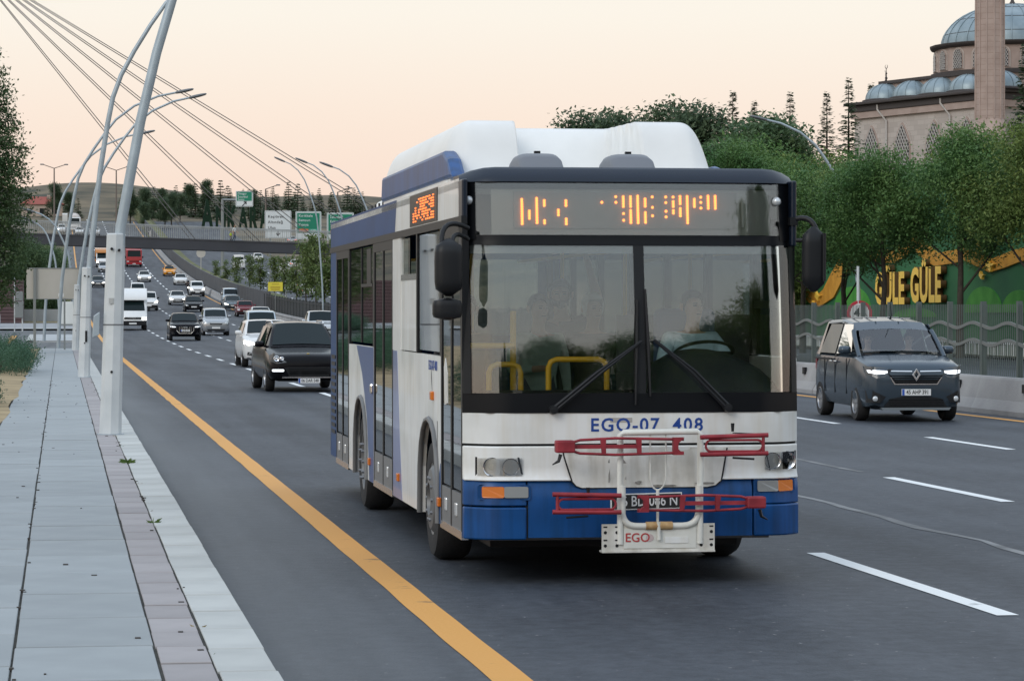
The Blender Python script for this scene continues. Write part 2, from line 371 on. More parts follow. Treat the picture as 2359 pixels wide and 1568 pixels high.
for i in range(150):
    y = random.uniform(14, 75); x = random.choice((random.uniform(.74, .8), random.uniform(-.28, -.22), random.uniform(-.9, .8)))
    s = random.uniform(.006, .02); mb.box(x-s, x+s, y-s*1.5, y+s*1.5, .13, .156)
tag(mb.build('litter_grit', mat('grit', (.05, .045, .04), .9)), 'dark grit and leaf crumbs scattered on the pavement', 'grit', kind='stuff')

# ---- left verge, side street and far corner
m_verge = mat('verge_soil', (.22, .165, .09), .95, c2=(.42, .32, .18), vs=.8, bump=.8, bs=9, vdetail=8)
mb = MB(); ks = 46
vs = []
for i in range(ks+1):
    y = -6 + 142*i/ks
    for x, z in ((-14, .25), (-4, .2), (-1.9, .19), (-.95 + .12*noise.noise(Vector((y*.35, 0, 4))) + (0 if y < 70 else .2*math.sin(y)*.3), .152)): vs.append((x, y, z))
mb.add(vs, [(4*i+j, 4*i+j+1, 4*i+j+5, 4*i+j+4) for i in range(ks) for j in range(3)])
struct('verge', mb, m_verge, smooth=180, fix=False)
mb = MB(); strip(mb, -60, 1.05, 137.5, 206, .012); struct('side_street', mb, m_asph, fix=False)
mb = MB(); strip(mb, -1.9, 1.02, 164, 186, .12); mb2 = MB()
mb.box(-1.9, 1.0, 164, 164.1, .0, .2); struct('traffic_island', mb, mat('island_concrete', (.38, .40, .41), .8, var=.15, vs=.6), fix=False)
mb = MB(); strip(mb, -1.95, -1.55, 163.8, 186, .128); struct('island_kerb', mb, m_kerb, fix=False)
mb = MB(); strip(mb, -3.1, -2.75, 160, 187, .02, 3, .1, 2); mb.build('side_street_line', m_yel, road, fix=False)
mb = MB(); strip(mb, -60, 1.02, 208, 228, .13); struct('far_pavement', mb, mat('far_paving', (.30, .31, .32), .85, var=.12, vs=.5), fix=False)
mb = MB(); strip(mb, -60, 1.06, 206, 208, .14); struct('far_kerb', mb, m_kerb, fix=False)
mb = MB(); strip(mb, -3.2, 1.0, 228, 420, .15, 8); struct('far_verge', mb, mat('far_verge_grass', (.13, .11, .05), .95, c2=(.25, .2, .1), vs=.3), fix=False)

# ---- median: green strip of the far part
m_mgrass = mat('median_grass', (.055, .085, .022), .95, c2=(.17, .15, .065), vs=.35, bump=.7, bs=4, vdetail=8)
mb = MB(); vs = []; ks = 60
for i in range(ks+1):
    y = 70 + 700*i/ks; h = min(1, max(0, (y-225)/25))
    for x, z in ((17.7, .1), (18.16, .1), (18.2, .1 + 1.9*h), (19.2, .12 + 1.9*h), (21.3, .14 + .3*h), (21.6, .1)): vs.append((x, y, E(y)+z))
mb.add(vs, [(6*i+j, 6*i+j+1, 6*i+j+7, 6*i+j+6) for i in range(ks) for j in range(5)])
struct('median', mb, m_mgrass, fix=False)
mb = MB(); strip(mb, 36.2, 60, -40, 300, .14); struct('far_side_verge', mb, m_mgrass, fix=False)
# ================================================================== VEHICLES
m_rub = mat('tyre_rubber', (.018, .018, .019), .85, bump=.2, bs=40)
m_blk = mat('black_plastic', (.011, .012, .014), .45, spec=.3)
m_blkg = mat('black_gloss', (.006, .007, .009), .3, spec=.2)
m_chr = mat('chrome', (.75, .76, .78), .18, metal=1)
m_alu = mat('alloy_rim', (.34, .35, .37), .35, metal=.8)
m_glassd = mat('dark_glass', (.008, .016, .018), .04, spec=.18)
m_glass = glass('clear_glass', (.62, .70, .70), .05)
m_lens = mat('lamp_lens', (.62, .65, .67), .16, metal=.35)
m_lamp_on = mat('lit_headlamp', (.9, .9, .9), .3, emit=(1, .95, .84), es=7)
m_drl = mat('lit_running_lamp', (.9, .9, .9), .3, emit=(.90, .95, 1), es=1.6)
m_amb = mat('amber_lens', (.62, .16, .015), .2)
m_amb_on = mat('lit_amber', (.8, .3, .02), .3, emit=(1, .40, .05), es=5)
m_redl = mat('red_lens', (.35, .012, .012), .2)
m_redl_on = mat('lit_tail_lamp', (.6, .03, .02), .3, emit=(1, .10, .05), es=4)
m_plate = mat('plate_white', (.72, .73, .73), .45)
m_pltx = mat('plate_letters', (.015, .015, .018), .5)
m_pblue = mat('plate_blue', (.02, .09, .42), .45)
m_skin = mat('skin', (.42, .25, .17), .6)
def paint(name, c, metal=0.0, rough=.16): return mat('paint_' + name, c, min(rough, .16) if name != 'lorry_red_box' else .5, metal=metal, spec=.45 if name != 'black' else .17, var=.03, vs=3)
def lerp(pts, x):
    if x <= pts[0][0]: return pts[0][1]
    for (a, u), (b_, w) in zip(pts, pts[1:]):
        if x <= b_: return u + (w-u)*(x-a)/(b_-a) if b_ > a else w
    return pts[-1][1]
def evaluated(o):
    dg = bpy.context.evaluated_depsgraph_get(); me = bpy.data.meshes.new_from_object(o.evaluated_get(dg)); return me
_wheel = {}
def wheel_meshes(r, w, spokes, rim_m):
    k = (r, w, spokes, rim_m.name)
    if k in _wheel: return _wheel[k]
    mb = MB(); mb.lathe([(r*.62, -w/2+.01), (r*.70, -w/2), (r*.93, -w/2), (r, -w/2+.035), (r, w/2-.035), (r*.93, w/2), (r*.70, w/2), (r*.62, w/2-.01), (r*.62, -w/2+.01)], 28, 'x')
    ty = mb.mesh('tyre', m_rub, 40)
    mb = MB(); mb.lathe([(r*.64, -w/2+.004), (r*.60, -w/2+.002), (r*.57, -w/2+.03), (r*.56, 0)], 28, 'x')
    for i in range(spokes):
        a = 2*math.pi*i/spokes; ca, sa = math.cos(a), math.sin(a); q = r*.085
        def tr(u, v, h): return (h, u*ca - v*sa, u*sa + v*ca)
        mb.add([tr(r*.1, -q*1.2, -w/2+.02), tr(r*.1, q*1.2, -w/2+.02), tr(r*.59, q*.8, -w/2+.012), tr(r*.59, -q*.8, -w/2+.012), tr(r*.1, -q*1.4, -w/2+.06), tr(r*.1, q*1.4, -w/2+.06), tr(r*.59, q, -w/2+.06), tr(r*.59, -q, -w/2+.06)],
               [(0,1,2,3),(0,4,5,1),(1,5,6,2),(2,6,7,3),(3,7,4,0)])
    mb.lathe([(0, -w/2+.012), (r*.13, -w/2+.016), (r*.15, -w/2+.06)], 16, 'x')
    rm = mb.mesh('rim', rim_m, 35)
    mb = MB(); mb.lathe([(0, -w/2+.07), (r*.57, -w/2+.075)], 20, 'x'); bk = mb.mesh('brake_disc', m_blk)
    _wheel[k] = (ty, rm, bk); return _wheel[k]
def add_wheel(par, x, y, r, w, spokes=9, rim_m=None):
    ty, rm, bk = wheel_meshes(r, w, spokes, rim_m or m_alu)
    o = put('wheel', ty, par, (x, y, r), (random.random(), 0, 0 if x < 0 else math.pi))
    put('rim', rm, o); put('brake_disc', bk, o); return o

BASE = dict(L=4.4, W=1.8, H=1.46, zc=.20, h0=.78, h1=.98, belt=.96, yc=1.15, yr0=2.0, yr1=3.1, yt=3.95, trunk=1.02, r=.32, wf=.85, wr=3.5, roofw=.68)
KIND = {
 'sedan': {}, 'hatch': dict(L=4.2, yr1=3.4, yt=4.05, trunk=.95, H=1.46),
 'suv': dict(L=4.5, W=1.86, H=1.60, zc=.24, h0=.95, h1=1.10, belt=1.08, yc=1.2, yr0=1.95, yr1=3.75, yt=4.35, trunk=1.05, r=.36, wf=.9, wr=3.6, roofw=.69),
 'bigsuv': dict(L=4.85, W=1.94, H=1.66, zc=.25, h0=.88, h1=1.06, belt=1.04, yc=1.3, yr0=2.15, yr1=4.0, yt=4.65, trunk=1.1, r=.38, wf=.95, wr=3.85, roofw=.62),
 'van': dict(brow=.10, L=4.4, W=1.79, H=1.82, zc=.20, h0=.98, h1=1.16, belt=1.14, yc=.95, yr0=1.62, yr1=4.1, yt=4.34, trunk=1.1, r=.32, wf=.8, wr=3.55, roofw=.74),
 'pickup': dict(L=5.2, W=1.85, H=1.78, zc=.30, h0=1.0, h1=1.16, belt=1.14, yc=1.3, yr0=1.95, yr1=3.2, yt=3.5, trunk=1.1, r=.37, wf=.95, wr=4.1, roofw=.70),
 'old': dict(L=4.2, W=1.65, H=1.40, h0=.80, h1=.94, belt=.92, yc=1.2, yr0=1.75, yr1=2.95, yt=3.45, trunk=.94, roofw=.72, r=.29),
}
def clip(poly, x, keep_right):
    out_ = []
    for (x1, z1), (x2, z2) in zip(poly, poly[1:]+poly[:1]):
        i1, i2 = (x1 >= x) == keep_right or x1 == x, (x2 >= x) == keep_right or x2 == x
        if i1: out_.append((x1, z1))
        if i1 != i2: t_ = (x-x1)/(x2-x1); out_.append((x, z1+(z2-z1)*t_))
    return out_
def slices(poly, st=.09):
    a, b2 = min(p[0] for p in poly), max(p[0] for p in poly); k = max(1, int((b2-a)/st)); res = []
    for i in range(k):
        q = poly
        if i > 0: q = clip(q, a+(b2-a)*i/k, True)
        if i < k-1: q = clip(q, a+(b2-a)*(i+1)/k, False)
        if len(q) > 2: res.append(q)
    return res
def weld(mb):
    key = {}; mp_ = []; V = []
    for v in mb.v:
        k = tuple(round(c, 5) for c in v)
        if k not in key: key[k] = len(V); V.append(v)
        mp_.append(key[k])
    seen = {}; F2 = []
    for f in mb.f:
        g = []
        for i in f:
            if not g or g[-1] != mp_[i]: g.append(mp_[i])
        if len(g) > 1 and g[0] == g[-1]: g.pop()
        if len(set(g)) < 3: continue
        seen.setdefault(tuple(sorted(set(g))), []).append(g)
    for k, fs in seen.items():
        if len(fs) == 1: F2.append(fs[0])
    mb.v, mb.f, mb.m = V, F2, [0]*len(F2); return mb
def car(name, label, cat, loc, rz=0, kind='sedan', pm=None, group=None, lights='off', face='bar', plate=None, detail=0, seeglass=False, lower=None, rearlit=False, spokes=8, facing_away=False, **ov):
    S = dict(BASE); S.update(KIND[kind]); S.update(ov); L, W, H = S['L'], S['W'], S['H']; hw = W/2
    T = thing(name, label, cat, loc, rz + (math.pi if facing_away else 0), group)
    oy = -L if facing_away else 0          # place by the end that faces the camera
    bw = 1.12 if kind == 'old' else 1
    topp = [(0, S['h0']-.16), (.03, S['h0']-.08), (.10, S['h0']-.02), (.25, S['h0']+.02), (S['yc'], S['h1']), (S['yc']+.3, S['belt']), (S['yt']-.1, S['belt']+.02), (S['yt'], max(S['trunk'], S['belt'])), (L-.08, S['trunk']), (L-.02, S['trunk']-.06), (L, S['trunk']-.18)]
    botp = [(0, S['zc']+.16), (.06, S['zc']+.05), (.3, S['zc']), (L-.3, S['zc']+.02), (L-.05, S['zc']+.08), (L, S['zc']+.18)]
    wp = [(0, .74*bw if bw == 1 else .92), (.04, .84 if bw == 1 else .96), (.12, .915), (.28, .965), (.6, .99), (1.0, 1.0), (L-1, 1.0), (L-.4, .975), (L-.12, .92), (L-.04, .86), (L, .78)]
    yst = [0, .03, .07, .14, .25, .4, .6, S['wf'], S['yc'], S['yc']+.3, (S['wf']+S['wr'])/2, S['yt']-.6, S['wr'], S['yt']-.1, S['yt']]
    yst = sorted(set(round(y, 3) for y in yst + [L-.3, L-.14, L-.06, L-.02, L] if y <= L))
    secs = []
    for y in yst:
        w = lerp(wp, y)*hw; zb, zt = lerp(botp, y), lerp(topp, y); hh = zt - zb
        half = [(w*.72, zb), (w*.93, zb+.05), (w*.985, zb+hh*.22), (w, zb+hh*.45), (w*.992, zb+hh*.62), (w*.985, zb+hh*.78), (w*.955, zt-.05), (w*.88, zt-.012), (w*.55, zt+.018)]
        secs.append([(0, y, zb)] + [(x, y, z) for x, z in half] + [(0, y, zt+.028)] + [(-x, y, z) for x, z in reversed(half)])
    mb = MB(); mb.loft(secs); body = mb.build('body', pm, T, 38)
    # wheel arches cut out of the body
    for yw in (S['wf'], S['wr']):
        c = MB(); ra = S['r']*1.16
        c.lathe([(0, -hw-.2), (ra, -hw-.2), (ra, hw+.2), (0, hw+.2)], 22, 'x', (0, yw, S['r']+.02))
        co = c.build('cut', m_blk); bo = body.modifiers.new('cut', 'BOOLEAN'); bo.object = co; bo.operation = 'DIFFERENCE'; bo.solver = 'EXACT'
        me = evaluated(body); body.modifiers.clear(); body.data = me; bpy.data.objects.remove(co)
    me.polygons.foreach_set('use_smooth', [True]*len(me.polygons)); me.set_sharp_from_angle(angle=R(38))
    mb = MB(); mb.box(-hw*.8, hw*.8, .35, L-.3, S['zc']+.03, S['belt']-.25); mb.build('underbody', m_blk, T)
    # greenhouse
    gz = [(S['yc'], S['h1']-.02), (S['yr0'], H-S.get('brow', .035)), (S['yr0']+.35, H-S.get('brow', .035)*.3), ((S['yr0']+S['yr1'])/2, H), (S['yr1'], H-.03), (S['yt'], S['belt'])]
    wB = hw*.955; wR = hw*S['roofw']/.68*.72 if S['roofw'] < .72 else hw*S['roofw']*1.08
    def gw(z): return wB - (wB-wR)*max(0, (z-S['belt']))/(H-S['belt'])
    def gws(y, z):     # plan taper of the cabin
        return gw(z)*lerp([(S['yc'], .90), (S['yc']+.5, .97), (S['yr0']+.3, 1), (S['yr1']-.3, 1), (S['yt'], .93)], y)
    ys2 = sorted(set([S['yc']+.02] + [S['yc']+(S['yr0']-S['yc'])*k/4 for k in range(1, 5)] + [S['yr0']+.12, S['yr0']+.35, (S['yr0']+S['yr1'])/2, S['yr1']-.15] + [S['yr1']+(S['yt']-S['yr1'])*k/4 for k in range(0, 4)] + [S['yt']-.02]))
    secs = []
    for y in ys2:
        zt = lerp(gz, y); zt = max(zt, S['belt']-.02); w0 = gws(y, S['belt']); w1 = gws(y, zt)
        half = [(w0, S['belt']-.06), (w0, S['belt']-.02), (w1+.002, max(S['belt']-.015, zt-.07)), (w1-.015, max(S['belt']-.012, zt-.035)), (w1-.06, max(S['belt']-.01, zt-.01)), (w1*.5, zt+.012)]
        secs.append([(x, y, z) for x, z in half] + [(0, y, zt+.02)] + [(-x, y, z) for x, z in reversed(half)])
    cabin_m = pm
    if not seeglass:
        mb = MB(); mb.loft(secs, closed=False, cap=False); mb.build('roof', cabin_m, T, 38, fix=False)
    else:
        mb = MB(); mb.loft([s for s in secs if s[0][1] >= S['yr0']-.01 and s[0][1] <= S['yr1']+.4], closed=False, cap=False)
        # keep only the roof skin: cut the side glass zone away
        keep = MB(); vs, fs = mb.v, mb.f; nsec = len(secs[0])
        for f in fs:
            js = [i % nsec for i in f]
            if any(j in (0, 1, nsec-1, nsec-2) for j in js) and all(j in (0, 1, 2, nsec-1, nsec-2, nsec-3) for j in js) and sum(vs[i][1] for i in f)/4 < S['yr1']-.6: continue
            keep.add([vs[i] for i in f], [tuple(range(len(f)))])
        mb = keep; mb.build('roof', cabin_m, T, 38, fix=False)
        for s in (-1, 1):          # windscreen pillars and door pillar
            pts = [(s*gws(y, lerp(gz, y)), y, lerp(gz, y)-.02) for y in [S['yc']+(S['yr0']-S['yc'])*k/5 for k in range(6)]]
            mb = MB(); mb.tube(pts, .045, 8); mb.build('pillar', cabin_m, T, 60)
            mb = MB(); ym = S['yr0']+.75; mb.box(*sorted((s*(gws(ym, S['belt'])-.05), s*gws(ym, S['belt'])-.0)), ym, ym+.10, S['belt']-.05, S['belt']); 
            mb.add([(s*gws(ym, S['belt']), ym, S['belt']-.03), (s*gws(ym, S['belt']), ym+.12, S['belt']-.03), (s*gws(ym, H-.05), ym+.12, H-.06), (s*gws(ym, H-.05), ym, H-.06)], [(0,1,2,3)])
            mb.build('pillar', m_blk, T)
    gm = m_glass if seeglass else m_glassd
    # windscreen
    mb = MB(); rows = []
    for k in range(5):
        y = S['yc'] + .10 + (S['yr0']-S['yc']-.12)*k/4; zt = lerp(gz, y); w1 = gws(y, zt)-.085
        rows.append([(-w1, y-.004, zt+.006), (-w1*.5, y-.014, zt+.024), (0, y-.018, zt+.032), (w1*.5, y-.014, zt+.024), (w1, y-.004, zt+.006)])
    mb.loft(rows, closed=False, cap=False); mb.build('windscreen', gm, T, 60, fix=False)
    # rear window
    mb = MB(); rows = []
    for k in range(4):
        y = S['yr1'] + .06 + (S['yt']-S['yr1']-.16)*k/3; zt = lerp(gz, y); w1 = gws(y, zt)-.10
        rows.append([(-w1, y+.006, zt+.008), (0, y+.02, zt+.032), (w1, y+.006, zt+.008)])
    if kind != 'van' or detail == 0:
        mb.loft(rows, closed=False, cap=False); mb.build('rear_window', m_glassd, T, 60, fix=False)
    # side windows: two or three panes per side
    b0, t0 = S['belt']+.015, H-.10
    edges = [S['yr0']+.74, S['yr0']+.86]
    segs = [(S['yc']+.42, S['yr0']+.10, edges[0])]
    e2 = min(S['yr1']-.05, edges[1]+1.0); segs.append((edges[1], edges[1], e2))
    if S['yr1'] - e2 > .5: segs.append((e2+.1, e2+.1, S['yr1']-.05))
    for s in (-1, 1):
        for k, (ya, yb, ye) in enumerate(segs):
            yt2 = ye; ylo = ye
            if k == len(segs)-1: ylo = min(S['yt']-.3, ye+.3); yt2 = ye-.05
            pts = [(ya, b0), (ylo, b0), (yt2, t0), (yb, t0)]
            mb = MB(); mb.add([(s*(gws(y, z)+.006), y, z) for y, z in pts], [(0,1,2,3)]); mb.build('side_window', gm if k == 0 else m_glassd, T, fix=False)
    # surface of nose and tail
    def inv(pts, v, scale=1.0, rising=True):
        for (a, u), (b_, w) in zip(pts, pts[1:]):
            if (u*scale <= v <= w*scale): return a + (b_-a)*(v-u*scale)/max(1e-6, (w-u)*scale)
        return 0
    fw_ = [p for p in wp if p[0] <= 1.0]; ft = [p for p in topp if p[0] <= .25]; fb = [(p[0], -p[1]) for p in botp if p[0] <= .3]
    def nose(x, z):
        a = 0 if abs(x) < fw_[0][1]*hw else inv(fw_, abs(x), hw); zz = 0
        if z > ft[0][1]: zz = inv(ft, z)
        return max(a, zz)
    def npatch(nm, poly, m, out=.012, depth=.10, par=None, sm=None):
        mb = MB()
        for pc in slices(poly): mb.prism(pc, lambda x, z: (x, nose(x, z)-out, z), lambda x, z: (x, nose(x, z)+depth, z))
        return weld(mb).build(nm, m, par or T, sm)
    rw_ = [(L-p[0], p[1]) for p in reversed(wp) if p[0] >= L-1]
    def tail(x, z):
        a = 0 if abs(x) < rw_[0][1]*hw else inv(rw_, abs(x), hw); return L - a
    def tpatch(nm, poly, m, out=.012, depth=.08):
        mb = MB(); mb.prism(poly, lambda x, z: (x, tail(x, z)+out, z), lambda x, z: (x, tail(x, z)-depth, z)); return mb.build(nm, m, T)
    h0, zc = S['h0'], S['zc']
    sym = lambda poly: [[(x, z) for x, z in poly], [(-x, z) for x, z in reversed(poly)]]
    lm = {'off': m_lens, 'on': m_lamp_on, 'drl': m_lens}[lights if lights in ('off', 'on', 'drl') else 'off']
    zl = h0-.13
    if face == 'old':
        for pl in sym([(hw*.66, zl-.10), (hw*.93, zl-.10), (hw*.93, zl+.05), (hw*.66, zl+.05)]): npatch('headlight', pl, lm)
        npatch('grille', [(-hw*.62, zl-.10), (hw*.62, zl-.10), (hw*.62, zl+.05), (-hw*.62, zl+.05)], m_blk)
        npatch('bumper', rounded(-hw*.97, hw*.97, zc+.12, zc+.28, .04), m_blk, .05)
    else:
        hl = {'bar': [(hw*.52, zl-.03), (hw*.80, zl-.07), (hw*.955, zl-.02), (hw*.965, zl+.085), (hw*.78, zl+.06)],
              'audi': [(hw*.56, zl-.045), (hw*.80, zl-.06), (hw*.955, zl-.01), (hw*.96, zl+.065), (hw*.62, zl+.02)],
              'tall': [(hw*.60, zl-.05), (hw*.86, zl-.10), (hw*.965, zl+.0), (hw*.96, zl+.14), (hw*.80, zl+.11)],
              'porsche': [(hw*.55, zl-.04), (hw*.80, zl-.07), (hw*.93, zl-.02), (hw*.955, zl+.12), (hw*.86, zl+.19), (hw*.72, zl+.10)],
              'express': [(hw*.55, zl-.035), (hw*.62, zl-.10), (hw*.78, zl-.12), (hw*.94, zl-.05), (hw*.962, zl+.09), (hw*.80, zl+.085), (hw*.56, zl+.055)]}.get(face) or [(hw*.6, zl-.06), (hw*.95, zl-.06), (hw*.96, zl+.08), (hw*.62, zl+.06)]
        for k, pl in enumerate(sym(hl)):
            o = npatch('headlight', pl, mat('clear_lens_dark', (.10, .105, .11), .15, metal=.2) if face in ('porsche', 'express') else lm if not (lights == 'one' and k == 1) else m_lamp_on, .006)
            if lights == 'drl' or face == 'porsche':
                cx = sum(p[0] for p in pl)/len(pl); cz = sum(p[1] for p in pl)/len(pl)
            if face == 'porsche':
                for dx, rr in ((0, .075), (-.13 if cx > 0 else .13, .05)):
                    mb = MB(); mb.lathe([(rr, -.03), (rr*.8, -.035), (rr*.5, -.02), (0, -.03)], 18, 'y', (cx+dx*1.0, nose(cx+dx, cz), cz-.0)); mb.build('projector', m_chr, o, 40)
            if lights == 'drl':
                if face == 'porsche':
                    s = 1 if cx > 0 else -1; npatch('running_light', rounded(min(s*hw*.62, s*hw*.90), max(s*hw*.62, s*hw*.90), zl-.26, zl-.205, .02), m_drl, .025)
                else:
                    q = [(x*.99, cz + (z-cz)*.35) for x, z in pl]; npatch('running_light', [(cx + (x-cx)*.9, z) for x, z in q], m_drl, .012, .02, o)
        if face == 'bar':
            npatch('grille', [(-hw*.50, zl-.10), (hw*.50, zl-.10), (hw*.52, zl+.0), (-hw*.52, zl+.0)], m_blkg, .006)
            npatch('intake', [(-hw*.55, zc+.13), (hw*.55, zc+.13), (hw*.64, zc+.27), (-hw*.64, zc+.27)], m_blk, .005)
            for pl in sym([(hw*.68, zc+.16), (hw*.86, zc+.18), (hw*.84, zc+.28), (hw*.72, zc+.27)]): npatch('fog_lamp', pl, m_blk, .005)
        elif face == 'audi':
            pl = [(-hw*.34, zc+.20), (hw*.34, zc+.20), (hw*.50, zc+.34), (hw*.50, zl-.03), (hw*.40, zl+.03), (-hw*.40, zl+.03), (-hw*.50, zl-.03), (-hw*.50, zc+.34)]
            o = npatch('grille_frame', [(x*1.08, zl-.14+(z-zl+.14)*1.09) for x, z in pl], m_chr, .004); npatch('grille', pl, m_blkg, .010, .10, o)
            for k in range(8):
                x = -hw*.36 + k*hw*.72/7; npatch('grille_bar', [(x-.008, zc+.24), (x+.008, zc+.24), (x+.008, zl), (x-.008, zl)], m_chr, .014, .05, o)
            for k in range(4): 
                mb = MB(); mb.lathe([(.032, -.004), (.04, -.006), (.032, -.008)], 14, 'y', (-.10+k*.066, nose(0, zl-.05)-.016, zl-.06)); mb.build('badge', m_chr, T)
            for pl in sym([(hw*.62, zc+.14), (hw*.84, zc+.14), (hw*.90, zc+.34), (hw*.74, zc+.30)]): npatch('intake', pl, m_blk, .006)
        elif face == 'tall':
            npatch('grille', [(-hw*.42, zl-.15), (hw*.42, zl-.15), (hw*.46, zl-.06), (hw*.40, zl-.0), (-hw*.40, zl-.0), (-hw*.46, zl-.06)], m_blk, .006)
            npatch('intake', [(-hw*.60, zc+.10), (hw*.60, zc+.10), (hw*.66, zc+.22), (-hw*.66, zc+.22)], m_blk, .006)
        elif face == 'porsche':
            npatch('grille', [(-hw*.50, zl-.34), (hw*.50, zl-.34), (hw*.60, zl-.17), (hw*.52, zl-.15), (-hw*.52, zl-.15), (-hw*.60, zl-.17)], m_blk, .006)
            for k in range(3): npatch('grille_bar', [(-hw*.52, zl-.30+k*.05), (hw*.52, zl-.30+k*.05), (hw*.52, zl-.285+k*.05), (-hw*.52, zl-.285+k*.05)], m_blkg, .02)
            npatch('intake', [(-hw*.52, zc+.10), (hw*.52, zc+.10), (hw*.46, zc+.24), (-hw*.46, zc+.24)], m_blk, .006)
            npatch('trim', [(-hw*.66, zl-.41), (hw*.66, zl-.41), (hw*.66, zl-.39), (-hw*.66, zl-.39)], m_chr, .014)
            mb = MB(); mb.lathe([(0, .012), (.035, .008), (.04, 0)], 12, 'z', (0, .20, h0+.034)); mb.build('badge', mat('gold_badge', (.8, .55, .15), .3, metal=1), T)
            for s in (-1, 1):
                mb = MB(); mb.tube([(s*wR*.98, S['yr0']+.15, H-.05), (s*wR, S['yr0']+.3, H+.02), (s*wR, S['yr1']-.4, H+.02), (s*wR, S['yr1']-.2, H-.04)], .018); mb.build('roof_rail', m_chr, T, 60)
        elif face == 'express':
            npatch('grille', [(-hw*.42, zl-.215), (hw*.42, zl-.215), (hw*.56, zl-.04), (hw*.55, zl+.04), (-hw*.55, zl+.04), (-hw*.56, zl-.04)], m_blk, .006)
            for k in range(4): npatch('grille_bar', [(-hw*(.43+.03*k), zl-.20+k*.04), (hw*(.43+.03*k), zl-.20+k*.04), (hw*(.43+.03*k), zl-.185+k*.04), (-hw*(.43+.03*k), zl-.185+k*.04)], m_blkg, .018)
            for s in (-1, 1): npatch('grille_trim', [(s*x, z) for x, z in ((hw*.08, zl-.005), (hw*.50, zl-.0), (hw*.50, zl+.018), (hw*.08, zl+.014))], m_chr, .024)
            npatch('grille_trim', [(-hw*.43, zl-.232), (hw*.43, zl-.232), (hw*.52, zl-.10), (hw*.50, zl-.10), (hw*.415, zl-.215), (-hw*.415, zl-.215), (-hw*.50, zl-.10), (-hw*.52, zl-.10)], m_chr, .014)
            yb = nose(0, zl) - .03
            bd = MB(); o_ = [(0, .115), (.075, 0), (0, -.115), (-.075, 0)]; i_ = [(0, .062), (.036, 0), (0, -.062), (-.036, 0)]
            for k in range(4):
                a, b2, c, d = o_[k], o_[(k+1) % 4], i_[(k+1) % 4], i_[k]
                bd.prism([a, b2, c, d], lambda x, z: (x, yb-.016, zl-.06+z), lambda x, z: (x, yb+.02, zl-.06+z))
            bd.build('badge', m_chr, T, bevel=.004)
            npatch('intake', [(-hw*.62, zc+.055), (hw*.62, zc+.055), (hw*.52, zc+.20), (hw*.30, zc+.235), (-hw*.30, zc+.235), (-hw*.52, zc+.20)], m_blk, .006)
            for k in range(3): npatch('intake_bar', [(-hw*.55, zc+.085+k*.045), (hw*.55, zc+.085+k*.045), (hw*.54, zc+.097+k*.045), (-hw*.54, zc+.097+k*.045)], m_blkg, .016)
            for pl in sym([(hw*.60, zc+.235), (hw*.70, zc+.13), (hw*.93, zc+.13), (hw*.95, zc+.34), (hw*.86, zc+.345)]):
                o = npatch('fog_lamp_housing', pl, m_blk, .006); cx = hw*.80*(1 if pl[0][0] > 0 else -1); cz = zc+.20
                mb = MB(); mb.lathe([(0, -.022), (.035, -.02), (.045, -.014), (.05, 0)], 16, 'y', (cx, nose(cx, cz), cz)); mb.build('fog_lamp', m_lens, o, 50)
            npatch('skid_strip', [(-hw*.66, zc+.0), (hw*.66, zc+.0), (hw*.70, zc+.045), (-hw*.70, zc+.045)], mat('satin_grey', (.22, .25, .27), .4, metal=.4), .012)
            mb = MB(); mb.tube([(0, S['yr0']+.18, H+.0), (0, S['yr0']+.10, H+.06), (-.05, S['yr0']-.02, H+.30)], [.02, .008, .005], 6); mb.build('antenna', m_blk, T)
            for s in (-1, 1):
                for k in range(2):
                    mb = MB(); mb.tube([(s*wR*(.32+.36*k), S['yr0']+.35+.1*k, H+.018-.012*k), (s*wR*(.32+.36*k), S['yr1']-.3, H+.02-.012*k)], .012, 6); mb.build('roof_rib', pm, T, 60)
            for s in (-1, 1):
                for yy in (S['yr0']+.62, S['yr0']+.98):
                    mb = MB(); mb.tube([(s*(hw+.012), yy-.10, S['belt']-.13), (s*(hw+.022), yy, S['belt']-.125), (s*(hw+.012), yy+.10, S['belt']-.13)], .014, 6); mb.build('door_handle', m_chr, T, 60)
                for ys_ in (S['yr0']+.72, S['yr0']+.0-.18, S['yr0']+1.55):
                    mb = MB(); mb.box(*sorted((s*(hw*.985), s*(hw*1.003))), ys_, ys_+.008, S['zc']+.25, S['belt']-.06); mb.build('door_gap', m_blk, T)
                mb = MB(); mb.box(*sorted((s*(hw*.98), s*(hw*1.006))), S['yr0']+1.0, L-.35, S['belt']-.10, S['belt']-.075); mb.build('door_rail', m_blk, T)
    if facing_away or detail:
        zt = S['trunk']-.12
        for pl in sym([(hw*.60, zt-.12), (hw*.93, zt-.14), (hw*.95, zt+.06), (hw*.62, zt+.03)]): tpatch('tail_light', pl, m_redl_on if rearlit else m_redl)
        tpatch('number_plate', [(-.26, zt-.22), (.26, zt-.22), (.26, zt-.11), (-.26, zt-.11)], m_plate)
        tpatch('rear_bumper', [(-hw*.76, zc+.15), (hw*.76, zc+.15), (hw*.76, zc+.22), (-hw*.76, zc+.22)], m_blk)
    if lower is not None:
        npatch('bumper', rounded(-hw*.96, hw*.96, zc+.08, zc+.36, .06), lower, .02, .2)
    # number plate
    pz = zc + (.30 if face in ('bar', 'tall', 'porsche') else .29)
    if face == 'porsche': pz = zl-.475
    if face == 'express': pz = zc+.315
    if face == 'audi': pz = zc+.36
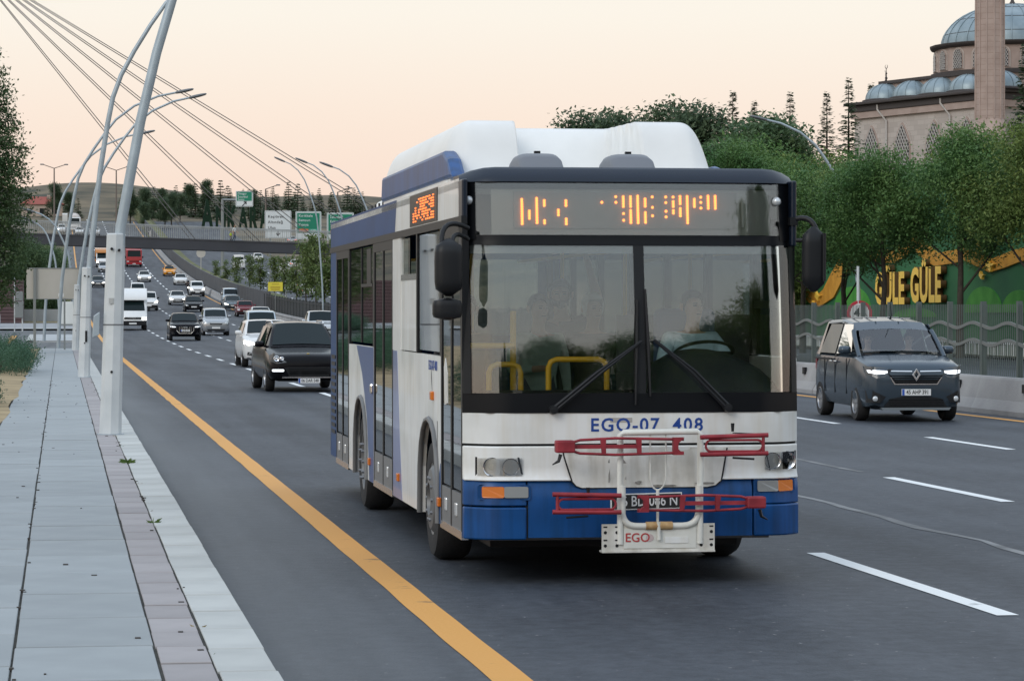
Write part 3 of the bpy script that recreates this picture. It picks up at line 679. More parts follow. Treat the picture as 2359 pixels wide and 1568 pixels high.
    if not facing_away:
        yp = nose(0, pz)-(.03 if lower is None else .05)
        mb = MB(); mb.box(-.26, .26, yp-.008, yp+.03, pz-.056, pz+.056); po = mb.build('number_plate', m_plate, T)
        if plate:
            mb = MB(); mb.box(-.257, -.215, yp-.0105, yp-.009, pz-.053, pz+.053); mb.build('plate_band', m_pblue, po)
            put('plate_letters', text_mesh('plate_letters', plate, m_pltx, .105, .001, sx=.78, bold=.0012), po, (.02, yp-.0105, pz))
    # mirrors
    for s in (-1, 1):
        xm = s*(gws(S['yc']+.35, S['belt'])+.13); ym = S['yc']+.42; zm = S['belt']+.09
        mb = MB(); nseg = 10; secs = []
        for k, (dy, sc) in enumerate(((-.09, .35), (-.07, .75), (-.02, 1), (.04, 1.0), (.06, .92))):
            secs.append([(xm + .115*sc*math.copysign(abs(math.cos(a))**.6, math.cos(a)), ym+dy, zm + .075*sc*math.copysign(abs(math.sin(a))**.6, math.sin(a))) for a in [2*math.pi*q/12 for q in range(12)]])
        mb.loft(secs); mb.box(*sorted((xm - s*.10, xm - s*.18)), ym-.03, ym+.03, zm-.08, zm-.03)
        mb.build('mirror', m_blk if lower is not None else pm, T, 50)
    # wheels
    for s in (-1, 1):
        for yw in (S['wf'], S['wr']): add_wheel(T, s*(hw-.115), yw, S['r'], .215, spokes)
    # wipers and cowl
    mb = MB(); mb.box(-hw*.8, hw*.8, S['yc']-.0, S['yc']+.12, S['h1']-.04, S['h1']+.012); mb.build('cowl', m_blk, T)
    if oy:
        for ch in T.children: ch.location.y += oy
    return T
# ================================================================== THE BUS
def build_bus():
    T = thing('city_bus', 'white and blue city bus with lit orange destination sign and red and white bicycle rack', 'bus', (4.14, 20.8, 0), R(-.5))
    wht = mat('bus_white', (.60, .61, .59), .34, c2=(.77, .78, .77), vs=1.6, coat=.2, vdetail=8, contrast=(.28, .55))
    dirty = mat('bus_white_worn', (.50, .49, .45), .45, c2=(.70, .69, .65), vs=5, contrast=(.3, .55))
    blue = mat('bus_blue', (.003, .062, .22), .36, var=.15, vs=3, spec=.35)
    navy = mat('bus_navy', (.010, .055, .17), .38, var=.15, vs=2, spec=.12)
    lil = mat('bus_lilac', (.19, .23, .42), .3, var=.1, vs=2, coat=.3)
    cap = mat('bus_cap', (.009, .016, .030), .3, spec=.4)
    gry = mat('bus_grey', (.16, .165, .17), .5)
    inn = mat('bus_interior', (.62, .63, .62), .6)
    yelr = mat('yellow_rail', (.72, .40, .01), .35)
    seatm = mat('seat_blue', (.04, .07, .16), .8)
    ws = glass('bus_windscreen', (.96, .98, .96), .055); sg = glass('bus_side_glass', (.58, .64, .62), .06)
    dgl = glass('display_glass', (.85, .86, .85), .06)
    tone(wht, .02, .07); tone(blue, .02, .30); tone(dirty, 0, .2)
    def fy(x, z):
        a = abs(x); y = .05*(a/1.25)**2
        if a > 1.0: y += ((a-1.0)/.25)**2*.15
        if z > 1.24: y += (z-1.24)*.04 + (min(z, 2.5)-1.24)**2*.05
        if z > 2.5: y += (z-2.5)*.07
        if z > 2.90: y += ((z-2.90)/.12)**2*.07
        if z < .76: y -= .03 + .02*min(1, (.76-z)/.2)
        return y
    def fsheet(nm, x0, x1, z0, z1, m, out=0, th=.03, nx=14, nz=5, par=None, **k):
        mb = MB(); mb.sheet(lambda u, v, o: (u, fy(u, v)-out+o, v), x0, x1, z0, z1, nx, nz, th); return mb.build(nm, m, par or T, 40, **k)
    def fpoly(nm, poly, m, out=.006, depth=.03, par=None, **k):
        mb = MB(); mb.prism(poly, lambda x, z: (x, fy(x, z)-out, z), lambda x, z: (x, fy(x, z)+depth, z)); return mb.build(nm, m, par or T, **k)
    # ---- front
    mb = MB(); mb.sheet(lambda u, v, o: (u, fy(u, v)-.02+o, v - (.055*((abs(u)-1.0)/.25)**2*(v-2.925)/.11 if abs(u) > 1.0 else 0)), -1.25, 1.25, 2.925, 3.035, 30, 6, .30); mb.build('roof_cap', cap, T, 50)
    for x0, x1 in ((-1.252, -1.21), (1.21, 1.252)):
        mb = MB(); mb.box(x0, x1, .22, .42, 2.46, 2.945); mb.build('corner_post', cap, T, bevel=.012)
    fsheet('display_surround', -1.25, -1.15, 2.5, 2.925, m_blkg, 0, .08, 4, 4); fsheet('display_surround', 1.12, 1.25, 2.5, 2.925, m_blkg, 0, .08, 4, 4)
    fsheet('display_window', -1.15, 1.12, 2.53, 2.925, dgl, -.004, .012)
    dp = fsheet('display_panel', -1.03, 1.05, 2.54, 2.87, mat('led_panel_grey', (.40, .40, .37), .6), -.07, .02)
    mb = MB(); mb.box(-1.15, 1.12, .46, .50, 2.53, 2.93); mb.build('display_backing', gry, T)
    fsheet('led_board', -.87, .80, 2.585, 2.855, mat('led_board_grey', (.30, .30, .28), .5), -.055, .01, par=dp)
    fsheet('display_label', .835, .85, 2.60, 2.78, wht, -.05, .01, 1, 1, par=dp)
    dots = MB()
    leds = {963: [(400, 515)], 997: [(455, 490)], 1032: [(395, 515)], 1067: [(405, 435), (500, 512)], 1132: [(450, 475)], 1168: [(405, 435), (492, 515)], 1336: [(412, 412)], 1402: [(385, 385), (412, 412)],
            1437: [(385, 440), (465, 465), (497, 497)], 1471: [(385, 440), (450, 510)], 1505: [(382, 510)], 1540: [(395, 440), (460, 510)], 1574: [(385, 385), (435, 435), (475, 475)],
            1638: [(385, 385), (412, 412), (453, 453), (480, 480)], 1673: [(385, 385), (407, 430), (450, 465)], 1706: [(382, 425), (440, 475)], 1740: [(382, 440), (450, 510)], 1774: [(395, 440)],
            1805: [(385, 385), (410, 410), (437, 437)], 1840: [(380, 440)], 1874: [(380, 440)]}
    def zc2(cx, cy):
        px, py = (1280 + cx/1.168)/1.7363, (450 + cy/1.168)/1.7363
        return -1.24 + (px-1078)*.003213, 3.01 - (py-388)*.003134
    for cx, runs in leds.items():
        for a, b2 in runs:
            k = int((b2-a)/11.5)
            for i in range(k+1):
                x, z = zc2(cx, a + i*11.5); y = fy(x, z)+.045; s = .0102
                dots.add([(x+s*math.cos(t), y-.003, z+s*math.sin(t)) for t in [i2*math.pi/4 for i2 in range(8)]] + [(x, y-.006, z)], [(i2, (i2+1) % 8, 8) for i2 in range(8)])
    dots.build('led_text', mat('led_orange', (.9, .3, .03), .4, emit=(1, .24, .025), es=4.2), dp, fix=False)
    # glow of the running text: a dim halo of the diffuser round each lit column is left to the lit dots
    for x in (-1.19, 1.10):
        mb = MB(); mb.lathe([(0, -.03), (.018, -.028), (.03, -.015), (.034, 0)], 16, 'y', (x, fy(x, 2.79), 2.79)); mb.build('marker_lamp', m_lens, T, 50)
    fsheet('windscreen_header', -1.25, 1.25, 2.46, 2.535, m_blkg, .008, .06)
    fsheet('windscreen', -1.205, .005, 1.385, 2.465, ws, 0, .008, 14, 6); fsheet('windscreen', .07, 1.205, 1.385, 2.465, ws, 0, .008, 14, 6)
    fsheet('centre_pillar', 0, .075, 1.38, 2.47, m_blk, .006, .05, 2, 5)
    for x0, x1 in ((-1.25, -1.195), (1.195, 1.25)): fsheet('front_pillar', x0, x1, 1.38, 2.5, m_blk, .004, .09, 4, 6)
    fsheet('inner_frame', -1.2, .0, 2.40, 2.465, gry, -.02, .01, 8, 1); fsheet('inner_frame', .07, 1.2, 2.40, 2.465, gry, -.02, .01, 8, 1)
    fsheet('windscreen_base', -1.25, 1.25, 1.24, 1.385, m_blkg, .006, .06)
    wp_ = fsheet('front_panel', -1.25, 1.25, 1.018, 1.24, wht, 0, .05, 22, 5)
    fsheet('panel_seam', -1.24, 1.24, .995, 1.02, m_blk, -.02, .03)
    fsheet('headlight_panel', -1.25, 1.25, .75, 1.0, wht, .012, .06, 22, 5, bevel=.01)
    fsheet('bumper', -.80, .86, .34, .762, blue, 0, .06, 16, 6); fsheet('bumper_corner', -1.25, -.81, .57, .762, blue, 0, .08, 6, 4, bevel=.008); fsheet('bumper_corner', -1.25, -.812, .325, .56, blue, .008, .08, 6, 4, bevel=.012)
    fsheet('bumper_corner', .87, 1.25, .57, .762, blue, 0, .08, 6, 4, bevel=.008); fsheet('bumper_corner', .872, 1.25, .335, .565, blue, .008, .08, 6, 4, bevel=.012)
    fsheet('bumper_gap', -.82, -.79, .34, .57, m_blk, -.012, .04, 1, 3)
    flap = [(-.54, .985), (-.53, .93), (-.475, .745), (-.45, .715), (-.41, .70), (.52, .70), (.58, .712), (.62, .745), (.64, .80), (.67, .985)]
    fpoly('flap_gap', [(x*1.018, z-.004) for x, z in flap], m_blk, .016, .02); fpoly('service_flap', flap, dirty, .020, .02)
    for x0, x1, z0, z1 in ((-.12, -.06, .74, .93), (-.02, .04, .72, .75), (.30, .36, .76, .92), (.10, .30, .705, .72), (.42, .46, .80, .86), (.5, .56, .79, .84), (-.22, -.19, .72, .92), (.40, .60, .715, .735)):
        if x0 < -.15: pass
        poly = []; k = 9; cx, cz = (x0+x1)/2, (z0+z1)/2
        for i in range(k): a = 2*math.pi*i/k; q = random.uniform(.5, 1); poly.append((cx+(x1-x0)/2*math.cos(a)*q, cz+(z1-z0)/2*math.sin(a)*q))
        fpoly('paint_chip', poly, mat('chip_grey', (.24, .23, .21), .8, var=.35, vs=30), .0225, .002)
    fpoly('tape_patch', [(-.19, 1.17), (-.03, 1.17), (-.03, 1.205), (-.20, 1.205)], mat('tape_grey', (.38, .36, .34), .7), .003)
    for sx in ():
        mb = MB(); mb.lathe([(.066, 0), (.069, -.002), (.072, 0)], 26, 'y', (sx-.04, fy(sx, 1.1)-.001, 1.11)); mb.build('scuff_ring', mat('scuff', (.54, .54, .52), .7), wp_)
    # lamps
    for s, x0, x1, dz in ((-1, -1.17, -.83, 0), (1, .95, 1.235, .03)):
        zz0, zz1 = .782+dz, .922+dz; w = x1-x0; sk = .03*s
        hp = fpoly('headlight', [(x0+ (0 if s < 0 else .05), zz0), (x1-(.0 if s < 0 else 0), zz0+.004), (x1-(.03 if s < 0 else 0), zz1-.002), (x0+(0 if s < 0 else .02), zz1)], m_blk, .015, .02)
        for k in range(2):
            cx = x0 + w*(.33 + .40*k) if s < 0 else x0 + w*(.26+.42*k); q = .062 if (k == 1) == (s < 0) else .068; yb = fy(cx, .85)
            mb = MB(); mb.lathe([(q, -.018), (q*.93, -.017), (q*.7, .01), (q*.35, .03), (0, .032)], 20, 'y', (cx, yb, .852+dz)); mb.build('reflector', m_chr, hp, 50)
            mb = MB(); mb.lathe([(0, -.012), (.02, -.01), (.024, .02)], 12, 'y', (cx, yb, .852+dz)); mb.build('bulb', mat('bulb_glass', (.85, .85, .8), .15), hp, 50)
        mb = MB(); mb.sheet(lambda u, v, o: (u, fy(u, v)-.028+o, v), x0+.01, x1-.01, zz0+.006, zz1-.006, 6, 3, .004); mb.build('lens_cover', glass('lens_cover', (.9, .9, .9), .06), hp, 40)
    for s, x0, x1, dz in ((-1, -1.13, -.80, 0), (1, .90, 1.19, .03)):
        fpoly('lamp_recess', rounded(x0-.03, x1+.02, .612+dz, .722+dz, .02), navy, .010, .02)
        xm = x0+.155 if s < 0 else x1-.13
        fpoly('indicator', rounded(x0 if s < 0 else xm, xm if s < 0 else x1, .63+dz, .71+dz, .012), m_amb, .016, .01)
        fpoly('fog_lamp', rounded(xm if s < 0 else x0, x1 if s < 0 else xm, .63+dz, .71+dz, .012), mat('fog_lens', (.30, .31, .31), .2, metal=.2), .0155, .01)
    # lettering on the front
    tb = mat('letter_blue', (.006, .05, .26), .5)
    fm = lambda x, y, z: (x, fy(x, z)-.002+y, z)
    for txt, cx, sz, sp in (('EGO-07', -.085, .135, 1.16), ('408', .385, .132, 1.22)):
        put('fleet_number', text_mesh('fleet_number', txt, tb, sz, .0012, bold=.0022, spacing=sp, fn=lambda x, y, z, cx=cx: (x+cx, fy(x+cx, z+1.148)-.002+y, z+1.148)), T)
    lp = fpoly('number_plate', [(-.20, .535), (.33, .545), (.33, .662), (-.20, .652)], m_plate, .012, .03)
    fpoly('plate_face', [(-.19, .543), (.322, .553), (.322, .654), (-.19, .644)], mat('plate_black', (.012, .012, .013), .5), .014, .01, lp)
    put('plate_letters', text_mesh('plate_letters', '06 BD 086 N', m_plate, .105, .001, sx=.80, bold=.001, fn=lambda x, y, z: (x+.07, fy(x, .6)-.0165+y, z+.598+.016*x)), lp)
    # wipers
    def wiper(px0, px1, blade0, blade1):
        mb = MB(); f3 = lambda p, o: (p[0], fy(*p)-o, p[1])
        for d in (0, .035): mb.tube([f3((px0[0]+d, px0[1]), .05), f3(((px0[0]+px1[0])/2+d, (px0[1]+px1[1])/2+.02), .065), f3((px1[0]+d*.3, px1[1]), .05)], [.016, .012, .008], 6)
        mb.lathe([(0, -.07), (.03, -.068), (.035, 0)], 12, 'y', (px0[0]+.017, fy(*px0), px0[1]))
        o = mb.build('wiper', m_blk, T, 50)
        mb = MB(); mb.tube([f3(blade0, .03), f3(((blade0[0]+blade1[0])/2, (blade0[1]+blade1[1])/2), .034), f3(blade1, .03)], [.008, .014, .008], 6); mb.build('wiper_blade', m_blk, o, 50)
    wiper((-.63, 1.265), (.03, 1.76), (.015, 2.06), (-.01, 1.30)); wiper((.66, 1.275), (.125, 1.77), (.075, 2.14), (.10, 1.36))
    # mirrors
    def mirror(cx, cy, w, d, z0, z1, nm='mirror', m=m_blk, par=None, rz=0):
        secs = []
        for k in range(9):
            t = k/8; z = z0 + (z1-z0)*t; q = (1-abs(2*t-1)**5)**.4*.82+.18
            secs.append([(cx + w/2*q*math.copysign(abs(math.cos(a))**.55, math.cos(a)), cy + d/2*q*math.copysign(abs(math.sin(a))**.55, math.sin(a)), z) for a in [2*math.pi*j/14 for j in range(14)]])
        mb = MB(); mb.loft(secs); return mb.build(nm, m, par or T, 50)
    big = mirror(-1.39, -.10, .205, .16, 2.085, 2.50); mirror(-1.40, -.10, .215, .15, 1.915, 2.075)
    mb = MB(); mb.tube(bez((-1.22, .10, 2.58), (-1.44, -.02, 2.68), (-1.44, -.10, 2.46), 8), .018, 8); mb.build('mirror_arm', m_blk, T, 60); mb = MB(); mb.tube(bez((-1.22, .10, 2.50), (-1.36, -.02, 2.58), (-1.36, -.10, 2.46), 8), .016, 8); mb.build('mirror_arm', m_blk, T, 60)
    mirror(1.325, .0, .17, .11, 2.12, 2.60, rz=.2)
    mb = MB(); mb.tube(bez((1.22, .1, 2.66), (1.37, 0, 2.70), (1.36, 0, 2.42), 8), .02, 8); mb.tube([(1.22, .1, 2.5), (1.36, 0, 2.5)], .015, 8); mb.tube([(1.39, -.06, 2.20), (1.39, -.06, 2.55)], .014, 8); mb.build('mirror_arm', m_blk, T, 60)
    # ---- left side (kerb side)
    X = -1.25
    def sbox(nm, y0, y1, z0, z1, m, out=0, th=.04, par=None, **k):
        mb = MB(); mb.box(X-out, X-out+th, y0, y1, z0, z1); return mb.build(nm, m, par or T, **k)
    def spoly(nm, poly, m, out=0, th=.04, par=None, side=-1, **k):
        mb = MB(); mb.prism(poly, lambda y, z: (side*(1.25+out), y, z), lambda y, z: (side*(1.25+out-th), y, z)); return mb.build(nm, m, par or T, **k)
    def arch(yc, r, top, zb=.33, k=10):
        return [(yc-r, zb)] + [(yc-r*math.cos(math.pi*i/k)*1.0, zb + (top-zb)*math.sin(math.pi*i/k)**.62) for i in range(1, k)] + [(yc+r, zb)]
    YF, YR = 2.25, 8.10
    pA = [(1.52, .33)] + arch(YF, .64, 1.12) + [(5.05, .33), (5.05, 1.63), (1.52, 1.63)]
    pB = [(6.86, .33)] + arch(YR, .66, 1.13) + [(9.50, .33), (9.50, 1.63), (6.86, 1.63)]
    for side in (-1, 1):
        spoly('side_panel', pA, wht, 0, .04, None, side); spoly('side_panel', pB, wht, 0, .04, None, side)
        for yc in (YF, YR):
            a = arch(yc, .64, 1.12); mb = MB(); pts = [(side*1.262, y, z) for y, z in a]; mb.tube(pts, .022, 6); mb.build('arch_trim', gry, T, 60)
            mb = MB(); mb.box(*sorted((side*.55, side*1.0)), yc-.66, yc+.66, .3, 1.16); mb.build('wheel_box', m_blk, T)
    spoly('side_stripe', [(4.30, .33), (5.045, .33), (5.045, 1.625), (4.72, 1.625), (4.52, .9)], lil, .003, .01)
    spoly('side_stripe', [(6.87, .33), (7.25, .33), (7.5, .95), (8.0, 1.35), (8.6, 1.625), (6.87, 1.625)], mat('bus_stripe_blue', (.04, .085, .24), .3), .003, .01)
    spoly('side_stripe', [(1.53, .33), (1.60, .33), (1.60, .72), (1.53, .8)], blue, .003, .01)
    def door(y0, y1, z0=.34, z1=2.62):
        d = sbox('door', y0, y1, z1-.09, z1, m_blk, .002)
        for ya, yb in ((y0, y0+.06), ((y0+y1)/2-.035, (y0+y1)/2+.035), (y1-.06, y1)):
            sbox('door_post', ya, yb, z0, z1-.09, m_blk, .002, .05, d)
        for ya, yb in ((y0+.06, (y0+y1)/2-.035), ((y0+y1)/2+.035, y1-.06)):
            sbox('door_glass', ya, yb, z0+.32, z1-.09, sg, -.006, .012, d); sbox('door_kick_panel', ya, yb, z0+.03, z0+.30, gry, .0, .04, d)
            ym = (ya+yb)/2; sbox('door_light', ym-.05, ym+.05, z0+.12, z0+.22, m_lens, .012, .02, d, bevel=.01)
        sbox('step_edge', y0, y1, z0-.03, z0+.03, m_chr, .006, .05, d)
        return d
    d1 = door(.215, 1.50); door(5.09, 6.82); door(9.53, 11.04)
    spoly('door_sticker', [(1.12, 1.28), (1.30, 1.26), (1.34, 1.55), (1.26, 1.62), (1.14, 1.5)], wht, -.002, .004, d1)
    # windows
    sbox('side_window', 1.58, 3.14, 1.66, 2.60, sg, -.01, .012); sbox('side_window', 6.92, 9.46, 1.66, 2.60, sg, -.01, .012)
    for ya, yb in ((1.50, 1.58), (3.14, 3.22), (6.82, 6.92), (9.44, 9.53)): sbox('window_post', ya, yb, 1.63, 2.62, m_blk, .001)
    sbox('window_post', 8.1, 8.15, 1.66, 2.6, m_blk, 0); sbox('window_post', 4.42, 5.09, 1.63, 2.62, wht, .001)
    wf = sbox('white_window_panel', 3.22, 4.42, 1.64, 2.24, wht, -.004); sbox('window_frame', 3.22, 4.42, 2.24, 2.29, m_chr, .0); sbox('sliding_window', 3.8, 4.40, 2.29, 2.60, sg, -.012, .01); sbox('open_window', 3.24, 3.8, 2.29, 2.60, m_blk, -.10, .01)
    sbox('window_frame', 6.95, 8.1, 2.21, 2.24, m_blk, .004); sbox('open_window', 7.2, 7.6, 2.24, 2.58, m_blk, -.006, .01)
    sbox('rear_panel', 11.04, 11.8, .36, 2.62, navy, 0)
    for k in range(12): sbox('louver', 11.14, 11.62, .62+k*.075, .66+k*.075, m_blk, .008, .03)
    sbox('rub_rail', .21, 11.8, 2.615, 2.675, m_blk, .008)
    for side in (-1, 1):
        spoly('upper_panel', [(4.9, 2.675), (11.8, 2.675), (11.8, 2.955), (4.75, 2.955)], navy, 0, .05, None, side); spoly('upper_panel', [(.405, 2.675), (4.9, 2.675), (4.75, 2.955), (.405, 2.955)], wht, 0, .05, None, side)
    sd_ = sbox('side_display', 1.72, 3.65, 2.685, 2.945, m_blkg, .006, .03)
    dots = MB(); rnd = random.Random(4)
    for cy in (3.35, 3.2, 3.08, 2.95, 2.83, 2.7, 2.58, 2.45, 2.33, 2.2, 2.08, 1.96):
        for cz in [2.72+.022*i for i in range(9)]:
            if rnd.random() < (.75 if cy < 2.9 else .5) and not (cy > 3.25 and cz > 2.8): dots.box(X-.010, X-.007, cy-.05, cy+.04, cz-.006, cz+.006)
    dots.build('led_text', mat('led_red', (.9, .2, .02), .4, emit=(1, .18, .03), es=1.6), sd_)['kind'] = 'stuff'
    put('fleet_number', text_mesh('fleet_number', 'EGO-07-408', tb, .11, .001, fn=lambda x, y, z: (X-.004+y, 1.95-x*-1 if False else 2.02+x*-1, z+1.545)), T)
    for y, z in ((2.02, 1.31), (4.55, .52), (7.2, .52), (1.56, .50)): sbox('side_marker', y-.05, y+.05, z-.035, z+.035, m_amb, .025, .03, bevel=.008)
    sbox('door_button', 6.9, 6.98, 1.18, 1.28, m_chr, .03, .04, bevel=.02); sbox('fuel_flap_line', 1.72, 1.75, .85, 1.12, gry, .003, .005)
    # other side and back
    mb = MB(); mb.box(1.21, 1.25, .215, 1.52, .33, 1.63); mb.box(1.21, 1.25, 5.05, 6.86, .33, 1.63); mb.box(1.21, 1.25, 9.5, 11.8, .33, 1.63); mb.build('offside_panel', wht, T)
    for ya, yb in ((.24, 1.45), (1.55, 3.2), (3.3, 4.95), (5.05, 6.7), (6.8, 8.4), (8.5, 10.1), (10.2, 11.7)):
        mb = MB(); mb.box(1.232, 1.242, ya, yb, 1.64, 2.61); mb.build('side_window', sg, T)
        mb = MB(); mb.box(1.2, 1.25, yb, yb+.1, 1.63, 2.62); mb.build('window_post', m_blk, T)
    mb = MB(); mb.box(1.2, 1.254, .3, 1.4, 2.0, 2.06); mb.box(1.2, 1.254, .80, .84, 1.64, 2.6); mb.build('driver_window_frame', m_blk, T)
    mb = MB(); mb.box(1.2, 1.258, .21, 11.8, 2.615, 2.675); mb.build('rub_rail', m_blk, T)
    mb = MB(); mb.box(-1.25, 1.25, 11.76, 11.8, .4, 1.7); mb.box(-1.25, -1.1, 11.76, 11.8, 1.7, 2.96); mb.box(1.1, 1.25, 11.76, 11.8, 1.7, 2.96); mb.box(-1.1, 1.1, 11.76, 11.8, 2.55, 2.96); mb.build('rear_wall', navy, T)
    mb = MB(); mb.box(-1.1, 1.1, 11.77, 11.79, 1.7, 2.55); mb.build('rear_window', sg, T)
    # roof, fairings
    mb = MB(); mb.sheet(lambda u, v, o: (u, v, 2.955 + .075*(1-(abs(u)/1.25)**3) - o - (.02 if abs(u) > 1.2 else 0)), -1.25, 1.25, .37, 11.8, 16, 4, .05); mb.build('roof', wht, T, 40)
    fair = mat('fairing_white', (.68, .68, .66), .35, c2=(.80, .80, .78), vs=1.5)
    ss = lambda t: (lambda q: q*q*(3-2*q))(min(1, max(0, t)))
    def fz(x, y):
        a = abs(x+.11); y0 = 1.62 + .95*(1-ss((a-.40)/.10)) + .30*max(0, a-.9)
        h = ss((y-y0)/.42)**.7; e = min(1, max(0, (1.07-a)/.24)); e = (1-(1-e)**2.2)**.5
        return 3.0 + .49*h*e
    mb = MB(); mb.sheet(lambda u, v, o: (u, v, fz(u, v)-o), -1.18, 1.02, 1.5, 6.6, 120, 80, .04); mb.build('roof_fairing', fair, T, 60)
    mb = MB(); mb.sheet(lambda u, v, o: (u, 6.6+o, 3.0+(fz(u, 6.5)-3.0)*v), -1.16, .94, 0, 1, 30, 3, .03); mb.build('fairing_back', fair, T)
    for s in (-1, 1):
        o = .0 if s < 0 else -.12
        poly = [(1.25, 3.0), (1.55, 3.16), (1.85, 3.235), (6.55, 3.235), (6.65, 3.0)]
        mb = MB(); mb.prism(poly if s < 0 else [(y, 3.0+(z-3.0)*.55) for y, z in poly], lambda y, z: (-1.20 if s < 0 else 1.02, y, z), lambda y, z: (-1.08 if s < 0 else .95, y, z)); mb.build('fairing_skirt', blue, T, bevel=.03)
    def rz_(x, y): 
        e = max(0, 1-(abs(x)/.95)**4)**.5; g = ss((y-7.4)/.9)*ss((10.9-y)/.5); return 3.0+.24*e*g
    mb = MB(); mb.sheet(lambda u, v, o: (u, v, rz_(u, v)-o), -.95, .95, 7.3, 10.9, 20, 24, .03); rf = mb.build('rear_fairing', fair, T, 50)
    for k in range(7): 
        mb = MB(); mb.box(-.935, -.92, 7.9+k*.4, 7.98+k*.4, 3.06, 3.10); mb.build('vent_hole', m_blk, rf)
    for x0, x1 in ((-.76, -.42), (-.06, .28)):
        mb = MB(); secs = []
        for k in range(7):
            t = k/6; y = .62 + .75*t; q = (1-abs(2*t-1)**4)
            secs.append([((x0+x1)/2 + (x1-x0)/2*math.copysign(abs(math.cos(a))**.45, math.cos(a)), y, 3.0 + .17*q*max(0, math.sin(a))**.35) for a in [math.pi*j/14 for j in range(15)]])
        mb.loft(secs, closed=True); o = mb.build('roof_vent', mat('vent_grey', (.15, .16, .18), .5), T, 50)
        mb = MB(); mb.box((x0+x1)/2-.015, (x0+x1)/2+.03, .94, .98, 3.165, 3.19); mb.build('vent_latch', m_blk, o)
    # wheels
    hub = mat('hub_grey', (.17, .175, .18), .5, metal=.5)
    for s in (-1, 1):
        for yy in (YF, YR):
            mb = MB(); r, w = .48, .28
            mb.lathe([(r*.60, -w/2), (r*.72, -w/2-.012), (r*.93, -w/2), (r, -w/2+.05), (r, w/2-.05), (r*.93, w/2), (r*.6, w/2), (r*.6, -w/2)], 34, 'x'); wo = mb.build('wheel', m_rub, T, 40)
            wo.location = (s*1.09, yy, .48); wo.rotation_euler = (0, 0, 0 if s < 0 else math.pi)
            mb = MB(); mb.lathe([(r*.62, -w/2+.0), (r*.56, -w/2+.01), (r*.50, -w/2+.06 if yy == YR else -w/2-.015), (r*.27, -w/2+.10 if yy == YR else -w/2-.03), (r*.24, -w/2+.02), (0, -w/2+.0)], 30, 'x'); rm = mb.build('rim', hub, wo, 30)
            for k in range(10):
                a = 2*math.pi*k/10; mb = MB(); mb.lathe([(0, -w/2-.035), (.016, -w/2-.035), (.018, -w/2)], 6, 'x', (0, r*.36*math.cos(a), r*.36*math.sin(a))); mb.build('wheel_nut', m_alu, rm)
    mb = MB(); mb.box(-1.05, 1.05, .25, 11.6, .30, .37); mb.build('floor', gry, T); 
    mb = MB(); mb.box(-.95, .95, .9, 11.2, .2, .31); mb.build('chassis', m_blk, T)
    # ---- interior
    mb = MB(); secs = []
    for k in range(11):
        x = .12 + 1.02*k/10; h = 1.45 + .25*math.sin(math.pi*(k/10)**.8)**.7
        secs.append([(x, .16, 1.30), (x, .20, 1.40), (x, .34, h-.05), (x, .50, h), (x, .66, h-.06), (x, .70, 1.2)])
    mb.loft(secs); mb.build('dashboard', mat('dash_dark', (.035, .042, .045), .5), T, 50)
    mb = MB(); mb.box(-1.1, .1, .16, .30, 1.15, 1.40); mb.build('inner_ledge', m_blk, T)
    mb = MB(); mb.lathe([(.225, -.014), (.24, 0), (.225, .014), (.211, 0), (.225, -.014)], 28, 'z'); mb.box(-.22, .22, -.02, .02, -.01, .01); sw = mb.build('steering_wheel', m_blk, T, 60); sw.location = (.64, .66, 1.66); sw.rotation_euler = (R(-24), 0, 0)
    mb = MB(); mb.box(.38, .86, 1.22, 1.34, 1.2, 2.0); mb.box(.40, .84, .9, 1.3, 1.08, 1.22); mb.build('driver_seat', seatm, T, bevel=.05)
    mb = MB(); mb.box(.14, .18, .75, 1.55, .4, 1.5); mb.box(.14, 1.2, 1.55, 1.58, .4, 1.95); mb.build('cab_partition', mat('cab_dark', (.05, .055, .055), .6), T)
    def rail(*pts, r=.022): mb = MB(); mb.tube(pts, r, 8); return mb.build('handrail', yelr, T, 60)
    def loop(x0, x1, y, z0, z1, r=.06): return rail((x0, y, z0), (x0, y, z1-r), (x0+r*.3, y, z1-r*.3), (x0+r, y, z1), (x1-r, y, z1), (x1-r*.3, y, z1-r*.3), (x1, y, z1-r), (x1, y, z0))
    loop(-.56, -.12, .55, .6, 1.62); loop(-.98, -.74, .75, .6, 1.58); rail((-.76, 1.0, .5), (-.76, 1.0, 1.98), r=.024); rail((-1.15, .8, 1.72), (-.78, .8, 1.72))
    for x, y in ((-.76, 3.4), (.55, 3.4), (-.6, 5.0), (-.6, 6.9), (.6, 7)): rail((x, y, .4), (x, y, 2.85), r=.018)
    rail((-.62, 1.6, 2.5), (-.62, 10, 2.5), r=.016); rail((.62, 1.8, 2.5), (.62, 10, 2.5), r=.016)
    for x in (-.78, .72):
        for y in (3.2, 4.0, 7.2, 8.0, 8.8, 9.8, 10.6):
            if x < 0 and 4.9 < y < 7: continue
            if x < 0 and y > 9.2: continue
            mb = MB(); mb.box(x-.38, x+.38, y, y+.42, .78, .86); mb.box(x-.38, x+.38, y+.38, y+.46, .82, 1.42); mb.box(x-.06, x+.06, y+.1, y+.3, .37, .8); mb.build('passenger_seat', seatm, T, bevel=.03)
    mb = MB(); mb.box(-1.18, 1.18, .4, 11.7, 2.84, 2.88); mb.build('ceiling', inn, T)
    # ---- bicycle rack: fixed to the front, a thing of the bus
    rk = mat('rack_white', (.62, .62, .57), .4, c2=(.72, .72, .68), vs=8); red = mat('rack_red', (.20, .012, .022), .55, c2=(.34, .03, .042), vs=9)
    yo = -.20
